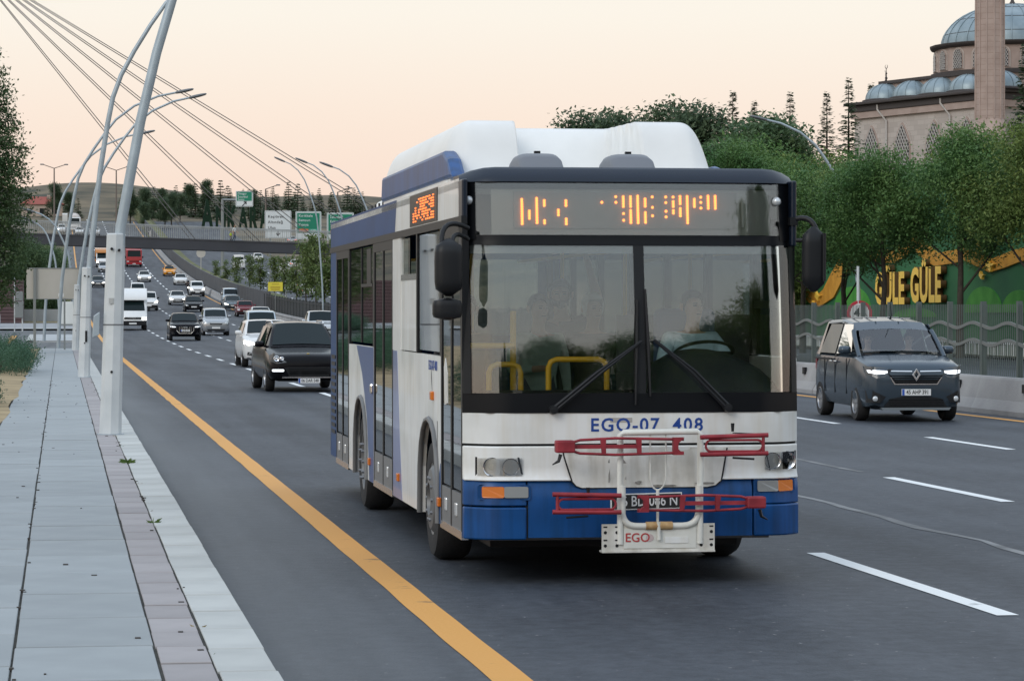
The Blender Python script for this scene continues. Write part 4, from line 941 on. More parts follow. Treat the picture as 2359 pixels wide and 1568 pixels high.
    bk = MB(); bk.tube([(-.155, yo, .30), (-.155, yo, 1.09), (-.13, yo, 1.105), (.41, yo, 1.11), (.435, yo, 1.09), (.43, yo, .3)], .024, 10)
    root = bk.build('bike_rack', rk, T, 60)
    mb = MB(); mb.tube([(-.14, yo-.01, .72), (-.14, yo-.01, .55)] + bez((-.14, yo-.01, .52), (-.13, yo-.01, .43), (-.03, yo-.01, .43), 6) + bez((.30, yo-.01, .43), (.41, yo-.01, .43), (.42, yo-.01, .53), 6) + [(.42, yo-.01, .72)], .024, 10); mb.build('rack_tube', rk, root, 60)
    mb = MB(); mb.tube([(.03, yo-.012, .432), (.225, yo-.012, .432)], .03, 10); mb.build('rack_clamp', mat('rust', (.36, .20, .08), .8, c2=(.52, .36, .18), vs=25), root, 60)
    mb = MB(); mb.tube([(.065, yo, 1.1), (.065, yo, .80)] + bez((.065, yo, .78), (.07, yo, .70), (.115, yo, .69), 5) + bez((.125, yo, .69), (.17, yo, .70), (.18, yo, .78), 5) + [(.18, yo, 1.1)], .006, 6); mb.tube([(.12, yo, .69), (.12, yo, .45)], [.013, .010], 8); mb.tube([(.12, yo-.03, .46), (.125, yo-.03, .33)], .014, 8); mb.build('rack_wire', rk, root, 60)
    mb = MB(); mb.box(-.29, .54, yo-.005, yo+.01, .245, .445); mb.box(-.29, .54, yo-.02, yo+.10, .24, .252); pl = mb.build('rack_plate', dirty, root)
    mb = MB(); mb.box(-.13, .40, yo-.012, yo-.004, .27, .415); mb.build('rack_box', rk, root)
    for x in (-.265, -.18, .44, .515):
        for z in (.29, .33, .385, .425):
            mb = MB()
            if z in (.29, .385): mb.lathe([(0, -.008), (.012, -.007)], 10, 'y', (x, yo, z))
            else: mb.box(x-.014, x+.014, yo-.008, yo-.006, z-.005, z+.005)
            mb.build('plate_hole', m_blk, pl)
    put('rack_letters', text_mesh('rack_letters', 'EGO', mat('letter_red', (.42, .05, .05), .6), .09, .001, bold=.001, fn=lambda x, y, z: (x-.03, yo-.0145+y, z+.345)), root)
    mb = MB(); mb.lathe([(0, -.0155), (.028, -.0150)], 14, 'y', (.06, yo, .345)); mb.build('rack_sticker', mat('faded_pink', (.5, .4, .4), .7), root)
    mb = MB(); mb.box(.17, .34, yo-.016, yo-.012, .305, .35); mb.build('rack_label', wht, root)
    def tray(z0, z1, flip):
        s = -1 if flip else 1; cx = .13; yb = yo-.06
        fx = lambda x: cx + s*(x-cx)
        o = None
        mb = MB(); x0, x1 = sorted((fx(-.64), fx(-.50))); mb.box(x0, x1, yb-.045, yb+.045, z0+.01, z1-.005); o = mb.build('wheel_tray', red, root, bevel=.012)
        mb = MB(); zt, zb, zm = z1-.005, z0+.005, (z0+z1)/2
        for zz in (zt, zb): mb.tube([(fx(-.52), yb, zm+(zz-zm)*.6), (fx(-.46), yb, zz), (fx(-.2), yb, zz+.012*(1 if zz > zm else -1)), (fx(.3), yb, zz)], .010, 8)
        mb.build('tray_tube', red, o, 60)
        mb = MB(); x0, x1 = sorted((fx(-.50), fx(-.03))); mb.box(x0, x1, yb-.01, yb+.01, zm-.014, zm+.014); mb.build('tray_bar', red, o)
        for xx, wd in ((-.30, .028), (-.04, .028)):
            mb = MB(); mb.prism([(fx(xx), z0-.004), (fx(xx+wd), z0-.004), (fx(xx+wd), z1+.004), (fx(xx-.012), z1+.004)], lambda x, z: (x, yb-.016, z), lambda x, z: (x, yb+.016, z)); mb.build('tray_clip', red, o)
        mb = MB(); mb.prism([(fx(.22), z0-.01), (fx(.30), z0-.01), (fx(.255), zm-.02), (fx(.255), zm+.02), (fx(.30), z1+.01), (fx(.22), z1+.01)], lambda x, z: (x, yb-.03, z), lambda x, z: (x, yb+.03, z)); mb.build('tray_bracket', red, o)
        mb = MB(); mb.tube([(fx(.42), yb-.01, zt+.015), (fx(.92), yb-.01, zt+.028)], .017, 8); mb.tube([(fx(.42), yb-.01, zb-.014), (fx(.92), yb-.01, zb-.008)], .017, 8); mb.tube([(fx(.885), yb-.01, zb), (fx(.885), yb-.01, zt+.02)], .012, 8)
        lp_ = rounded(min(fx(.46), fx(.88)), max(fx(.46), fx(.88)), z0+.012, z1-.012, (z1-z0)*.38, 5); mb.tube([(x, yb-.01, z) for x, z in lp_] + [(lp_[0][0], yb-.01, lp_[0][1])], .009, 6); mb.build('tray_arm', red, o, 60)
        mb = MB(); q = z1+.02 if not flip else z1-.02
        mb.tube([(fx(.66), yb, q+.09), (fx(.66), yb, q+.03)], [.014, .010], 8); mb.tube([(fx(.66), yb, q+.02), (fx(.90), yb, q+.01)], .004, 6); mb.build('tray_handle', m_blk, o, 60)
        mb = MB(); mb.tube([(fx(.66), yb, z0-.035), (fx(.82), yb, z0-.045)], .008, 6); mb.build('tray_rod', m_blk, o, 60); mb = MB(); mb.tube([(fx(-.60), yb, z0+.0), (fx(-.615), yb, z0-.05), (fx(-.66), yb, z0-.075)], [.014, .012, .004], 6); mb.build('tray_strap', m_blk, o, 60)
    tray(.955, 1.06, False); tray(.545, .645, True)
    return T
bus = build_bus()
# ================================================================== PEOPLE
def person(label, loc, rz, pose, shirt, trousers, hair=(.03, .022, .018), skin=(.42, .25, .17), sc=1.0, head_turn=0, scarf=None, group=None, beard=False, helmet=None):
    J = {'pel': (0, 0, .95), 'waist': (0, .005, 1.08), 'chest': (0, .0, 1.30), 'neck0': (0, .01, 1.46), 'neck1': (0, -.005, 1.54),
         'sl': (-.185, .01, 1.42), 'el': (-.24, .03, 1.14), 'wl': (-.25, -.05, .90), 'sr': (.185, .01, 1.42), 'er': (.24, .03, 1.14), 'wr': (.25, -.05, .90),
         'hl': (-.095, 0, .92), 'kl': (-.10, -.02, .50), 'al': (-.10, .02, .09), 'tl': (-.11, -.13, .04), 'hr': (.095, 0, .92), 'kr': (.10, -.02, .50), 'ar': (.10, .02, .09), 'tr': (.11, -.13, .04)}
    if pose in ('sit', 'drive', 'ride'):
        J.update(kl=(-.13, -.43, .97), al=(-.13, -.45, .54), tl=(-.13, -.60, .48), kr=(.13, -.43, .97), ar=(.13, -.45, .54), tr=(.13, -.60, .48))
        if pose == 'sit': J.update(el=(-.25, -.06, 1.16), wl=(-.16, -.30, 1.06), er=(.25, -.06, 1.16), wr=(.16, -.30, 1.06))
        else: J.update(el=(-.30, -.17, 1.18), wl=(-.20, -.40, 1.24), er=(.30, -.17, 1.18), wr=(.20, -.40, 1.24))
    if pose == 'hold': J.update(er=(.30, -.05, 1.62), wr=(.22, -.08, 1.88))
    if pose == 'walk': J.update(kl=(-.10, -.16, .52), al=(-.10, .0, .12), tl=(-.10, -.14, .10), kr=(.10, .06, .50), ar=(.10, .30, .12), tr=(.10, .20, .03), el=(-.23, .12, 1.16), wl=(-.22, .05, .92), er=(.23, -.10, 1.16), wr=(.2, -.28, 1.02))
    if pose == 'bag': J.update(el=(-.24, -.06, 1.16), wl=(-.05, -.20, 1.18))
    Rr = {'pel': .135, 'waist': .125, 'chest': .145, 'neck0': .07, 'neck1': .055, 'sl': .075, 'el': .048, 'wl': .030, 'sr': .075, 'er': .048, 'wr': .030,
          'hl': .095, 'kl': .062, 'al': .042, 'tl': .038, 'hr': .095, 'kr': .062, 'ar': .042, 'tr': .038}
    edges = [('pel', 'waist'), ('waist', 'chest'), ('chest', 'neck0'), ('neck0', 'neck1'), ('chest', 'sl'), ('sl', 'el'), ('el', 'wl'), ('chest', 'sr'), ('sr', 'er'), ('er', 'wr'),
             ('pel', 'hl'), ('hl', 'kl'), ('kl', 'al'), ('al', 'tl'), ('pel', 'hr'), ('hr', 'kr'), ('kr', 'ar'), ('ar', 'tr')]
    # head as part of the same skin chain: jaw, face, crown
    nx, ny, nz = J['neck1']; ct, st = math.sin(head_turn), math.cos(head_turn)
    J['jaw'] = (nx + ct*.035, ny - st*.035, nz+.055); J['face'] = (nx + ct*.02, ny - st*.02, nz+.135); J['crown'] = (nx, ny, nz+.205)
    Rr.update(jaw=.062, face=.088, crown=.07); edges += [('neck1', 'jaw'), ('jaw', 'face'), ('face', 'crown')]
    for sd, w, e in (('l', 'wl', 'el'), ('r', 'wr', 'er')):      # palm, four fingers, thumb
        W, E_ = Vector(J[w]), Vector(J[e]); d = (W-E_).normalized(); up = Vector((0, 0, 1)); lat = d.cross(up); lat = lat.normalized() if lat.length > .1 else Vector((0, 1, 0))
        if abs(d.z) > .8: lat = Vector((0, 1, 0)) - d*d.y; lat.normalize()
        J['p'+sd] = tuple(W + d*.075); Rr['p'+sd] = .034; edges.append((w, 'p'+sd))
        drop = lat.cross(d).normalized() * .02
        for k, ln in enumerate((.062, .074, .070, .054)):
            o = lat*(.024*(k-1.5)/1.5); a, b2 = f'f{sd}{k}a', f'f{sd}{k}b'
            J[a] = tuple(W + d*(.075+ln*.6) + o*1.1); J[b2] = tuple(W + d*(.075+ln*.95) + o*1.1 + drop); Rr[a] = .010; Rr[b2] = .008
            edges += [('p'+sd, a), (a, b2)]
        J['t'+sd+'a'] = tuple(W + d*.065 - lat*.045); Rr['t'+sd+'a'] = .011; edges.append(('p'+sd, 't'+sd+'a'))
    names = list(J); idx = {k: i for i, k in enumerate(names)}
    me = bpy.data.meshes.new('body'); me.from_pydata([J[k] for k in names], [(idx[a], idx[b2]) for a, b2 in edges], [])
    o = bpy.data.objects.new('tmp', me); col.objects.link(o)
    sm = o.modifiers.new('skin', 'SKIN'); sm.use_smooth_shade = True
    for k in names:
        v = me.skin_vertices[0].data[idx[k]]; r = Rr[k]
        v.radius = (r*1.25, r*.85) if k in ('chest', 'pel', 'waist') else (r, r); v.use_root = (k == 'pel')
    su = o.modifiers.new('sub', 'SUBSURF'); su.levels = 1; su.render_levels = 1
    bm_ = evaluated(o); bpy.data.objects.remove(o)
    ms = [mat('skin_%.2f_%.2f' % (skin[0], skin[1]), skin, .6), mat('cloth_%.2f%.2f%.2f' % shirt, shirt, .85, var=.15, vs=14), mat('cloth_%.2f%.2f%.2f' % trousers, trousers, .85, var=.15, vs=14), mat('shoe', (.02, .02, .02), .6)]
    bm_.materials.clear()
    for m in ms: bm_.materials.append(m)
    segs = [(Vector(J[a]), Vector(J[b2]), a, b2) for a, b2 in edges]
    for p in bm_.polygons:
        c = p.center; best = None
        for a, b2, na, nb in segs:
            ab = b2-a; t = max(0, min(1, (c-a).dot(ab)/max(1e-9, ab.length_squared))); dd = (c-(a+ab*t)).length
            if best is None or dd < best[0]: best = (dd, na, nb, t)
        nb, na, t = best[2], best[1], best[3]
        if nb in ('neck1', 'jaw', 'face', 'crown') or nb[0] in 'fpt' and nb not in ('pel', 'tl', 'tr'): mi = 0
        elif nb in ('wl', 'wr'): mi = 0 if pose in ('drive', 'hold', 'walk') or t > .85 else 1
        elif nb in ('tl', 'tr'): mi = 3
        elif nb in ('hl', 'hr', 'kl', 'kr', 'al', 'ar'): mi = 2
        else: mi = 1
        p.material_index = mi; p.use_smooth = True
    T = thing('person', label, 'person', loc, rz, group); T.scale = (sc, sc, sc)
    put('body', bm_, T)
    hc = Vector((nx + ct*.012, ny - st*.012, nz+.135)); M = Matrix.Rotation(-head_turn*-1, 3, 'Z')
    def hv(x, y, z): q = Matrix.Rotation(head_turn, 3, 'Z') @ Vector((x, y, z)); return hc + q
    if helmet:
        mb = MB(); mb.lathe([(0, .15), (.07, .14), (.12, .09), (.145, .0), (.14, -.08), (.10, -.13), (.06, -.14)], 18, 'z', tuple(hc)); h = mb.build('helmet', helmet, T, 60)
        mb = MB(); mb.add([hv(.148*math.sin(a), -.148*math.cos(a), z) for a in [(-1+.25*i)*1.0 for i in range(9)] for z in (-.03, .05)], [(2*i, 2*i+2, 2*i+3, 2*i+1) for i in range(8)]); mb.build('visor', m_glassd, h, 60, fix=False)
        return T
    # hair or scarf: cap of the skull, open at the face
    mb = MB(); nu, nv = 14, 7; vs = []
    for j in range(nv+1):
        ph = (math.pi*.62 if not scarf else math.pi*.75)*j/nv
        for i in range(nu):
            th = 2*math.pi*i/nu; fr = -math.cos(th); q = ph
            if fr > .3: q = min(ph, math.pi*(.30 if not scarf else .34))
            rr = .099 if not scarf else .108
            vs.append(hv(rr*.92*math.sin(q)*math.sin(th), rr*1.08*math.sin(q)*math.cos(th)+.012, .022+rr*1.12*math.cos(q)))
    mb.add(vs, [(j*nu+i, j*nu+(i+1) % nu, (j+1)*nu+(i+1) % nu, (j+1)*nu+i) for j in range(nv) for i in range(nu)])
    mb.build('headscarf' if scarf else 'hair', mat('scarf_%.2f' % scarf[0], scarf, .85) if scarf else mat('hair_%.3f' % hair[0], hair, .75), T, 180, fix=False)
    # nose, eyes, brows, mouth, ears
    mb = MB(); mb.add([hv(0, -.098, .012), hv(-.016, -.092, -.028), hv(.016, -.092, -.028), hv(0, -.120, -.026), hv(0, -.09, -.036)], [(0, 1, 3), (0, 3, 2), (1, 4, 3), (3, 4, 2)]); 
    for s in (-1, 1): mb.add([hv(s*.088, .0, .02), hv(s*.104, .018, .03), hv(s*.104, .02, -.02), hv(s*.088, .005, -.035)], [(0, 1, 2, 3)])
    mb.build('nose_and_ears', ms[0], T, fix=False)
    mb = MB()
    for s in (-1, 1):
        mb.add([hv(s*.018, -.091, .012), hv(s*.046, -.083, .012), hv(s*.046, -.083, .0), hv(s*.018, -.091, .0)], [(0, 1, 2, 3)]); mb.add([hv(s*.014, -.094, .028), hv(s*.050, -.084, .026), hv(s*.050, -.084, .018), hv(s*.014, -.094, .020)], [(0, 1, 2, 3)])
    mb.add([hv(-.024, -.092, -.054), hv(.024, -.092, -.054), hv(.02, -.092, -.064), hv(-.02, -.092, -.064)], [(0, 1, 2, 3)])
    mb.build('eyes_and_mouth', mat('face_dark', (.06, .035, .03), .6), T, fix=False)
    if beard:
        mb = MB(); mb.add([hv(x, y, z) for x, y, z in ((-.075, -.045, -.02), (-.045, -.088, -.045), (0, -.098, -.045), (.045, -.088, -.045), (.075, -.045, -.02), (.06, -.03, -.085), (0, -.085, -.115), (-.06, -.03, -.085))], [(0, 1, 7), (1, 2, 6, 7), (2, 3, 5, 6), (3, 4, 5)]); mb.build('beard', mat('hair_%.3f' % hair[0], hair, .75), T, fix=False)
    return T
def in_bus(x, y, z): return bus.matrix_basis @ Vector((x, y, z)) if False else (Matrix.Translation((4.14, 20.8, 0)) @ Matrix.Rotation(R(-.5), 4, 'Z')) @ Vector((x, y, z))
person('driver in a pale blue short-sleeved shirt holding the steering wheel of the bus', in_bus(.64, 1.08, .34), R(4), 'drive', (.42, .58, .66), (.03, .035, .05), head_turn=R(14))
person('tall bearded man in a black shirt standing in the bus', in_bus(-.07, 3.0, .37), 0, 'hold', (.02, .022, .025), (.03, .04, .07), head_turn=R(-10), sc=1.04, beard=True)
person('woman in a pale headscarf and dark coat standing in the bus', in_bus(.12, 2.55, .37), 0, 'stand', (.06, .055, .05), (.03, .03, .03), scarf=(.62, .62, .60), head_turn=R(15), sc=.97)
person('man in a pale green top standing behind the bus handrail', in_bus(-.36, 2.35, .37), 0, 'bag', (.38, .48, .42), (.05, .06, .10), head_turn=R(20), sc=.97)
person('dark haired passenger in a dark top close to the front door', in_bus(-.98, 2.1, .37), 0, 'stand', (.03, .03, .035), (.02, .02, .025), head_turn=R(-15), sc=.97)
# ================================================================== TRAFFIC
W_ = lambda: paint('white', (.70, .71, .71), 0, .3); SIL = lambda: paint('silver', (.40, .42, .44), .6, .32); BLK = lambda: paint('black', (.005, .005, .007), 0, .25)
def at(px, py): p = G(px, py); return (p.x, p.y, E(p.y))
def slope(y): return math.atan((E(y+3)-E(y))/3)
def place(T): T.rotation_euler.x = slope(T.location.y) * (1 if abs(T.rotation_euler.z) < 1 else -1); return T
gr = 'traffic coming along the dual carriageway'; go = 'traffic driving away on the opposite carriageway'
# hero van on the right
VAN = dict(L=4.39, W=1.81, H=1.81, zc=.21, h0=1.02, h1=1.16, belt=1.16, yc=.98, yr0=1.66, yr1=4.0, yt=4.32, trunk=1.12, r=.325, wf=.86, wr=3.64, roofw=.70, brow=.20)
p = G(2110, 972); vp = (p.x, p.y, 0)
car('grey_van', 'dark grey passenger van with plate 45 AHP 391 driving beside the bus', 'van', vp, R(-2), 'van', paint('graphite', (.060, .082, .105), .4, .16), gr, 'drl', 'express', '45 AHP 391', 1, True, spokes=7, **{k: v for k, v in VAN.items()})
for dx, sh, nm in ((-.38, (.05, .05, .05), 'passenger with dark clothes in the front seat of the grey van'), (.38, (.04, .045, .05), 'driver with dark clothes at the wheel of the grey van')):
    M = Matrix.Translation(vp) @ Matrix.Rotation(R(-2), 4, 'Z'); q = M @ Vector((dx, 2.0, -.24)); person(nm, q, R(-2), 'drive' if dx > 0 else 'sit', sh, (.02, .02, .03), sc=1.0)
for dx in (-.38, .38):
    pass
car('black_suv', 'glossy black sport utility car with plate 06 DAR 548 just behind the bus', 'car', at(712, 903), R(2), 'bigsuv', BLK(), gr, 'drl', 'porsche', '06 DAR 548', spokes=5)
car('white_crossover', 'white crossover with one glowing amber lamp half hidden by the black sport utility car', 'car', at(624, 846), R(1), 'suv', W_(), gr, 'one', 'bar')
place(car('silver_mpv', 'pale silver people carrier with roof bars behind the white crossover', 'car', at(607, 797), 0, 'van', paint('pale_blue_silver', (.46, .52, .56), .5, .3), gr, 'off', 'tall', H=1.85, lower=m_blk))
place(car('silver_pickup', 'silver pick-up half hidden by the rear edge of the bus', 'car', at(746, 791), 0, 'pickup', paint('light_silver', (.52, .54, .55), .4, .3), gr, 'off', 'tall'))
place(car('black_suv', 'black sport utility car with a chrome framed grille in the second lane', 'car', at(427, 785), 0, 'suv', BLK(), gr, 'drl', 'audi', '06 FBR 074'))
place(car('silver_mpv', 'silver compact van with black oval grille beside the black chrome-grilled car', 'car', at(498, 773), 0, 'van', SIL(), gr, 'off', 'tall', H=1.74, W=1.76))
place(car('white_van', 'small white van with black bumper beside the white box van', 'van', at(343, 716), 0, 'van', W_(), gr, 'on', 'tall', lower=m_blk))
place(car('white_van', 'white van whose roof alone shows behind the white box van', 'van', at(318, 694), 0, 'van', W_(), gr, 'off', 'tall', H=2.0))
place(car('grey_sedan', 'dark grey saloon with lit headlamps by the left edge line', 'car', at(226, 663), 0, 'sedan', paint('slate', (.05, .06, .075), .5), gr, 'on', 'audi'))
place(car('white_sedan', 'white saloon with lit headlamps driving ahead of the red lorry', 'car', at(333, 650), 0, 'sedan', W_(), gr, 'on', 'bar'))
tx = place(car('yellow_taxi', 'orange yellow taxi with a roof sign beside the median wall', 'taxi', at(391, 636), 0, 'hatch', paint('taxi', (.75, .30, .01), 0), gr, 'off', 'bar'))
mb = MB(); mb.box(-.35, .35, 2.0, 2.25, 1.47, 1.58); mb.build('roof_sign', m_blk, tx, bevel=.02)
place(car('white_sedan', 'white saloon just in front of the orange yellow taxi', 'car', at(417, 657), 0, 'sedan', W_(), gr, 'off', 'bar'))
place(car('white_van', 'small white van with lit headlamps near the yellow line of the median', 'van', at(455, 683), 0, 'van', W_(), gr, 'on', 'tall', lower=m_blk, W=1.74, H=1.75))
place(car('white_hatchback', 'white hatchback with lit headlamp in front of the motorcycle', 'car', at(410, 703), 0, 'hatch', W_(), gr, 'on', 'bar'))
place(car('black_sedan', 'black saloon overlapping the white hatchback in the middle lane', 'car', at(447, 719), 0, 'sedan', BLK(), gr, 'off', 'bar', H=1.49))
place(car('pale_blue_van', 'pale blue white van behind the dark saloon with a glaring headlamp', 'van', at(533, 706), 0, 'van', paint('ice', (.55, .63, .68), .2), gr, 'off', 'tall', H=1.85, lower=m_blk))
place(car('grey_sedan', 'dark grey saloon with a glaring white headlamp in front of the pale blue van', 'car', at(538, 716), 0, 'sedan', paint('gun_grey', (.16, .19, .21), .6), gr, 'one', 'bar'))
place(car('red_sedan', 'dark red boxy old saloon next to the median', 'car', at(567, 730), 0, 'old', paint('maroon', (.16, .012, .02), 0), gr, 'off', 'old'))
place(car('white_sedan', 'white saloon whose roof shows above the pale silver people carrier', 'car', at(604, 752), 0, 'sedan', W_(), gr, 'off', 'bar'))
place(car('silver_sedan', 'silver saloon in front of the orange tipper lorry', 'car', at(240, 627), 0, 'sedan', SIL(), gr, 'off', 'bar'))
# opposite carriageway
def atx(px, py):
    p = G(px, py); return (p.x, p.y, E(p.y))
for nm, lab, px, py, kd, pm, lit in (
    ('white_sedan', 'white saloon seen from behind with red tail lamps beside the yellow notice', 670, 674, 'sedan', W_(), True),
    ('white_sedan', 'white saloon seen from behind, nearest to the bus on the opposite carriageway', 707, 685, 'sedan', W_(), True),
    ('black_hatchback', 'black hatchback seen from behind through the median trees', 701, 663, 'hatch', BLK(), True),
    ('silver_sedan', 'silver white saloon seen from behind on the upper opposite carriageway', 681, 620, 'sedan', paint('pearl', (.60, .62, .62), .2), True),
    ('white_van', 'white van seen from behind through the median saplings', 656, 637, 'van', W_(), False),
    ('white_minibus', 'tall white minibus farthest left on the opposite carriageway', 551, 622, 'van', W_(), False),
    ('white_hatchback', 'white car between the median trees left of the white saloons', 595, 604, 'hatch', W_(), False),
    ('white_car', 'white car with lit brake lamps seen through the footbridge railing', 355, 549, 'van', W_(), True),
    ('silver_car', 'silver car with amber lamps seen above the right end of the footbridge', 673, 562, 'hatch', SIL(), True)):
    kw = dict(H=2.3, W=1.95) if 'minibus' in nm else {}
    place(car(nm, lab, 'van' if kd == 'van' else 'car', atx(px, py), 0, kd, pm, go, 'off', 'bar', rearlit=lit, facing_away=True, **kw))
for nm, lab, px, py, kd in (('white_car', 'white car with a lit lamp seen through the left railing of the footbridge', 142, 537, 'van'), ('white_car', 'white car in front of the concrete mixer beyond the footbridge', 183, 541, 'hatch'), ('white_car', 'white car right of the concrete mixer beyond the footbridge', 220, 543, 'suv')):
    place(car(nm, lab, 'car', at(px, py), 0, kd, W_(), gr, 'one' if px < 150 else 'off', 'bar'))
# ---- lorries
def truck(name, label, loc, cab, W=2.0, cabH=2.1, cabL=1.9, base=.35, box=None, boxH=2.9, boxL=4, boxW=None, lit=True, word=None, style='van', group=gr):
    T = thing(name, label, 'truck', loc, 0, group); hw = W/2; bW = (boxW or W)/2
    prof = [(0.0, base), (-.02+.02, base+.5), (.06, base+.62), (.55, base+.95), (1.15, cabH), (cabL, cabH+.03), (cabL, base)] if style == 'van' else [(0, base), (0, base+.9), (.05, base+1.15), (.22, cabH-.05), (.4, cabH), (cabL, cabH), (cabL, base)]
    mb = MB(); n_ = len(prof); secs = []
    for x, q in ((-1, .93), (-.92, 1), (.92, 1), (1, .93)): secs.append([(x*hw, y + (.05 if abs(x) == 1 else 0), base+(z-base)*(1 if abs(x) < 1 else .985)) for y, z in prof])
    mb.loft(secs); body = mb.build('cab', cab, T, 35)
    (ya, za), (yb, zb) = (prof[3], prof[4]) if style == 'van' else (prof[2], prof[3])
    dy, dz = yb-ya, zb-za; ln = math.hypot(dy, dz); ny_, nz_ = -dz/ln*.01, dy/ln*.01
    mb = MB(); mb.add([(-hw*.86, ya+dy*.06+ny_, za+dz*.06+nz_), (hw*.86, ya+dy*.06+ny_, za+dz*.06+nz_), (hw*.80, ya+dy*.93+ny_, za+dz*.93+nz_), (-hw*.80, ya+dy*.93+ny_, za+dz*.93+nz_)], [(0,1,2,3)]); mb.build('windscreen', m_glassd, T, fix=False)
    for s in (-1, 1):
        mb = MB(); mb.add([(s*(hw+.006), ya+.25, base+.95), (s*(hw+.006), cabL-.2, base+.95), (s*(hw+.006), cabL-.2, cabH-.15), (s*(hw+.006), yb+.1, cabH-.15)], [(0,1,2,3)]); mb.build('side_window', m_glassd, T, fix=False)
        mb = MB(); mb.prism(rounded(*sorted((s*hw*.66, s*hw*.93)), base+.36, base+.56, .04), lambda x, z: (x, -.012, z), lambda x, z: (x, .05, z)); mb.build('headlight', m_lamp_on if lit else m_lens, T)
        mb = MB(); mb.box(*sorted((s*(hw+.05), s*(hw+.22))), .5, .62, base+.95, base+1.3); mb.build('mirror', m_blk, T, bevel=.02)
        for yy in (.75, (box and boxL+cabL-1.0) or cabL+2): add_wheel(T, s*(hw-.14), yy, .40 if W < 2.2 else .5, .26, 6)
    mb = MB(); mb.prism(rounded(-hw*.62, hw*.62, base+.40, base+.54, .03), lambda x, z: (x, -.01, z), lambda x, z: (x, .05, z)); g = mb.build('grille', m_blk, T)
    if word: put('badge_letters', text_mesh('badge_letters', word, m_chr, .12, .004, spacing=1.3, bold=.003), g, (0, -.016, base+.47))
    mb = MB(); mb.box(-hw*.97, hw*.97, -.03, .12, base-.02, base+.30); bp_ = mb.build('bumper', m_blk if style == 'van' else cab, T, bevel=.04)
    mb = MB(); mb.box(-.26, .26, -.045, -.03, base+.05, base+.16); mb.build('number_plate', m_plate, T)
    mb = MB(); mb.box(-hw*.6, hw*.6, .5, cabL+(boxL if box else 3), base-.05, base+.15); mb.build('chassis', m_blk, T)
    if box:
        y0 = cabL+.06
        mb = MB(); mb.box(-bW, bW, y0, y0+boxL, base+.45, boxH); mb.build('box_body', box, T, bevel=.05)
        if style == 'van': mb = MB(); mb.sheet(lambda u, v, o: (u, .75+(y0-.75)*v, cabH+.02+(boxH-cabH-.04)*math.sin(v*math.pi/2)**.7-o), -bW*.96, bW*.96, 0, 1, 6, 8, .04); mb.build('wind_deflector', box, T, 40)
    return place(T)
truck('white_box_van', 'white box van with lit lamp right behind the tall white lamp post', at(306, 761), W_(), 2.0, 2.15, 2.0, .38, W_(), 2.95, 4.2, 2.12, word='IVECO')
truck('orange_tipper_truck', 'white cabbed tipper lorry with an orange body under the footbridge', at(237, 616), W_(), 2.1, 2.3, 1.9, .4, paint('tipper_orange', (.45, .18, .04), 0, .6), 2.9, 4.5, 2.4)
truck('red_truck', 'red cab-over lorry under the footbridge', at(309, 615), paint('lorry_red', (.33, .02, .025), 0), 2.48, 2.75, 2.2, .42, paint('lorry_red_box', (.26, .025, .03), 0), 2.85, 6, 2.5, lit=False, style='cabover')
mx_ = truck('concrete_mixer', 'white concrete mixer lorry with a pale drum beyond the footbridge', at(172, 534), W_(), 2.5, 3.0, 2.2, .45, None, lit=False, style='cabover')
mb = MB(); mb.lathe([(0, 0), (.7, .1), (1.2, 1.2), (1.25, 2.4), (.8, 4.2), (.5, 4.6)], 18, 'y', (0, 2.4, 2.6)); mb.build('mixer_drum', mat('drum_pale', (.55, .50, .46), .6, var=.2, vs=1), mx_, 50)
mb = MB(); mb.box(-2.6, -1.5, 3, 9, .8, 3.6); mb.build('side_hopper', mat('hopper_white', (.6, .6, .58), .6), mx_)
# white panel van parked sideways in the side street behind the sign
vp = GX(176, 640, -8); 
car('white_van', 'white panel van parked behind the blank back of the road sign', 'van', (-9.6, 214, E(214)), R(-78), 'van', W_(), None, 'off', 'tall', H=2.2, L=5.2, yr1=4.9, yt=5.15, wr=4.2)
# ---- motorcycle and rider
def motorcycle(loc):
    T = thing('motorcycle', 'small motorcycle with lit headlamp between the white hatchback and the white van', 'motorcycle', loc, 0)
    for y in (.25, 1.6):
        mb = MB(); mb.lathe([(.22, -.05), (.28, -.055), (.31, 0), (.28, .055), (.22, .05), (.22, -.05)], 20, 'x', (0, y, .31)); mb.build('wheel', m_rub, T, 50)
    mb = MB(); mb.loft([[(x*w, y, z0+(z1-z0)*zz) for x, zz in ((-1, .2), (-.7, 1), (.7, 1), (1, .2), (.5, 0), (-.5, 0))] for y, w, z0, z1 in ((.3, .12, .55, .95), (.55, .2, .45, 1.0), (.9, .18, .4, .85), (1.5, .16, .55, .85), (1.8, .08, .7, .85))]); mb.build('body', m_blkg, T, 50)
    mb = MB(); mb.tube([(-.36, .5, 1.02), (-.1, .42, 1.05), (.1, .42, 1.05), (.36, .5, 1.02)], .02); mb.tube([(0, .45, 1.0), (0, .25, .31)], .035); mb.build('handlebar', m_blk, T)
    mb = MB(); mb.lathe([(0, -.05), (.07, -.04), (.09, 0)], 14, 'y', (0, .28, .86)); mb.build('headlight', m_lamp_on, T)
    return place(T)
mp_ = at(434.5, 679); motorcycle(mp_)
person('motorcyclist in black with a dark helmet riding between the cars', (mp_[0], mp_[1]+1.0, mp_[2]-.08), 0, 'ride', (.015, .015, .02), (.02, .02, .03), helmet=mat('helmet_black', (.015, .015, .02), .2))
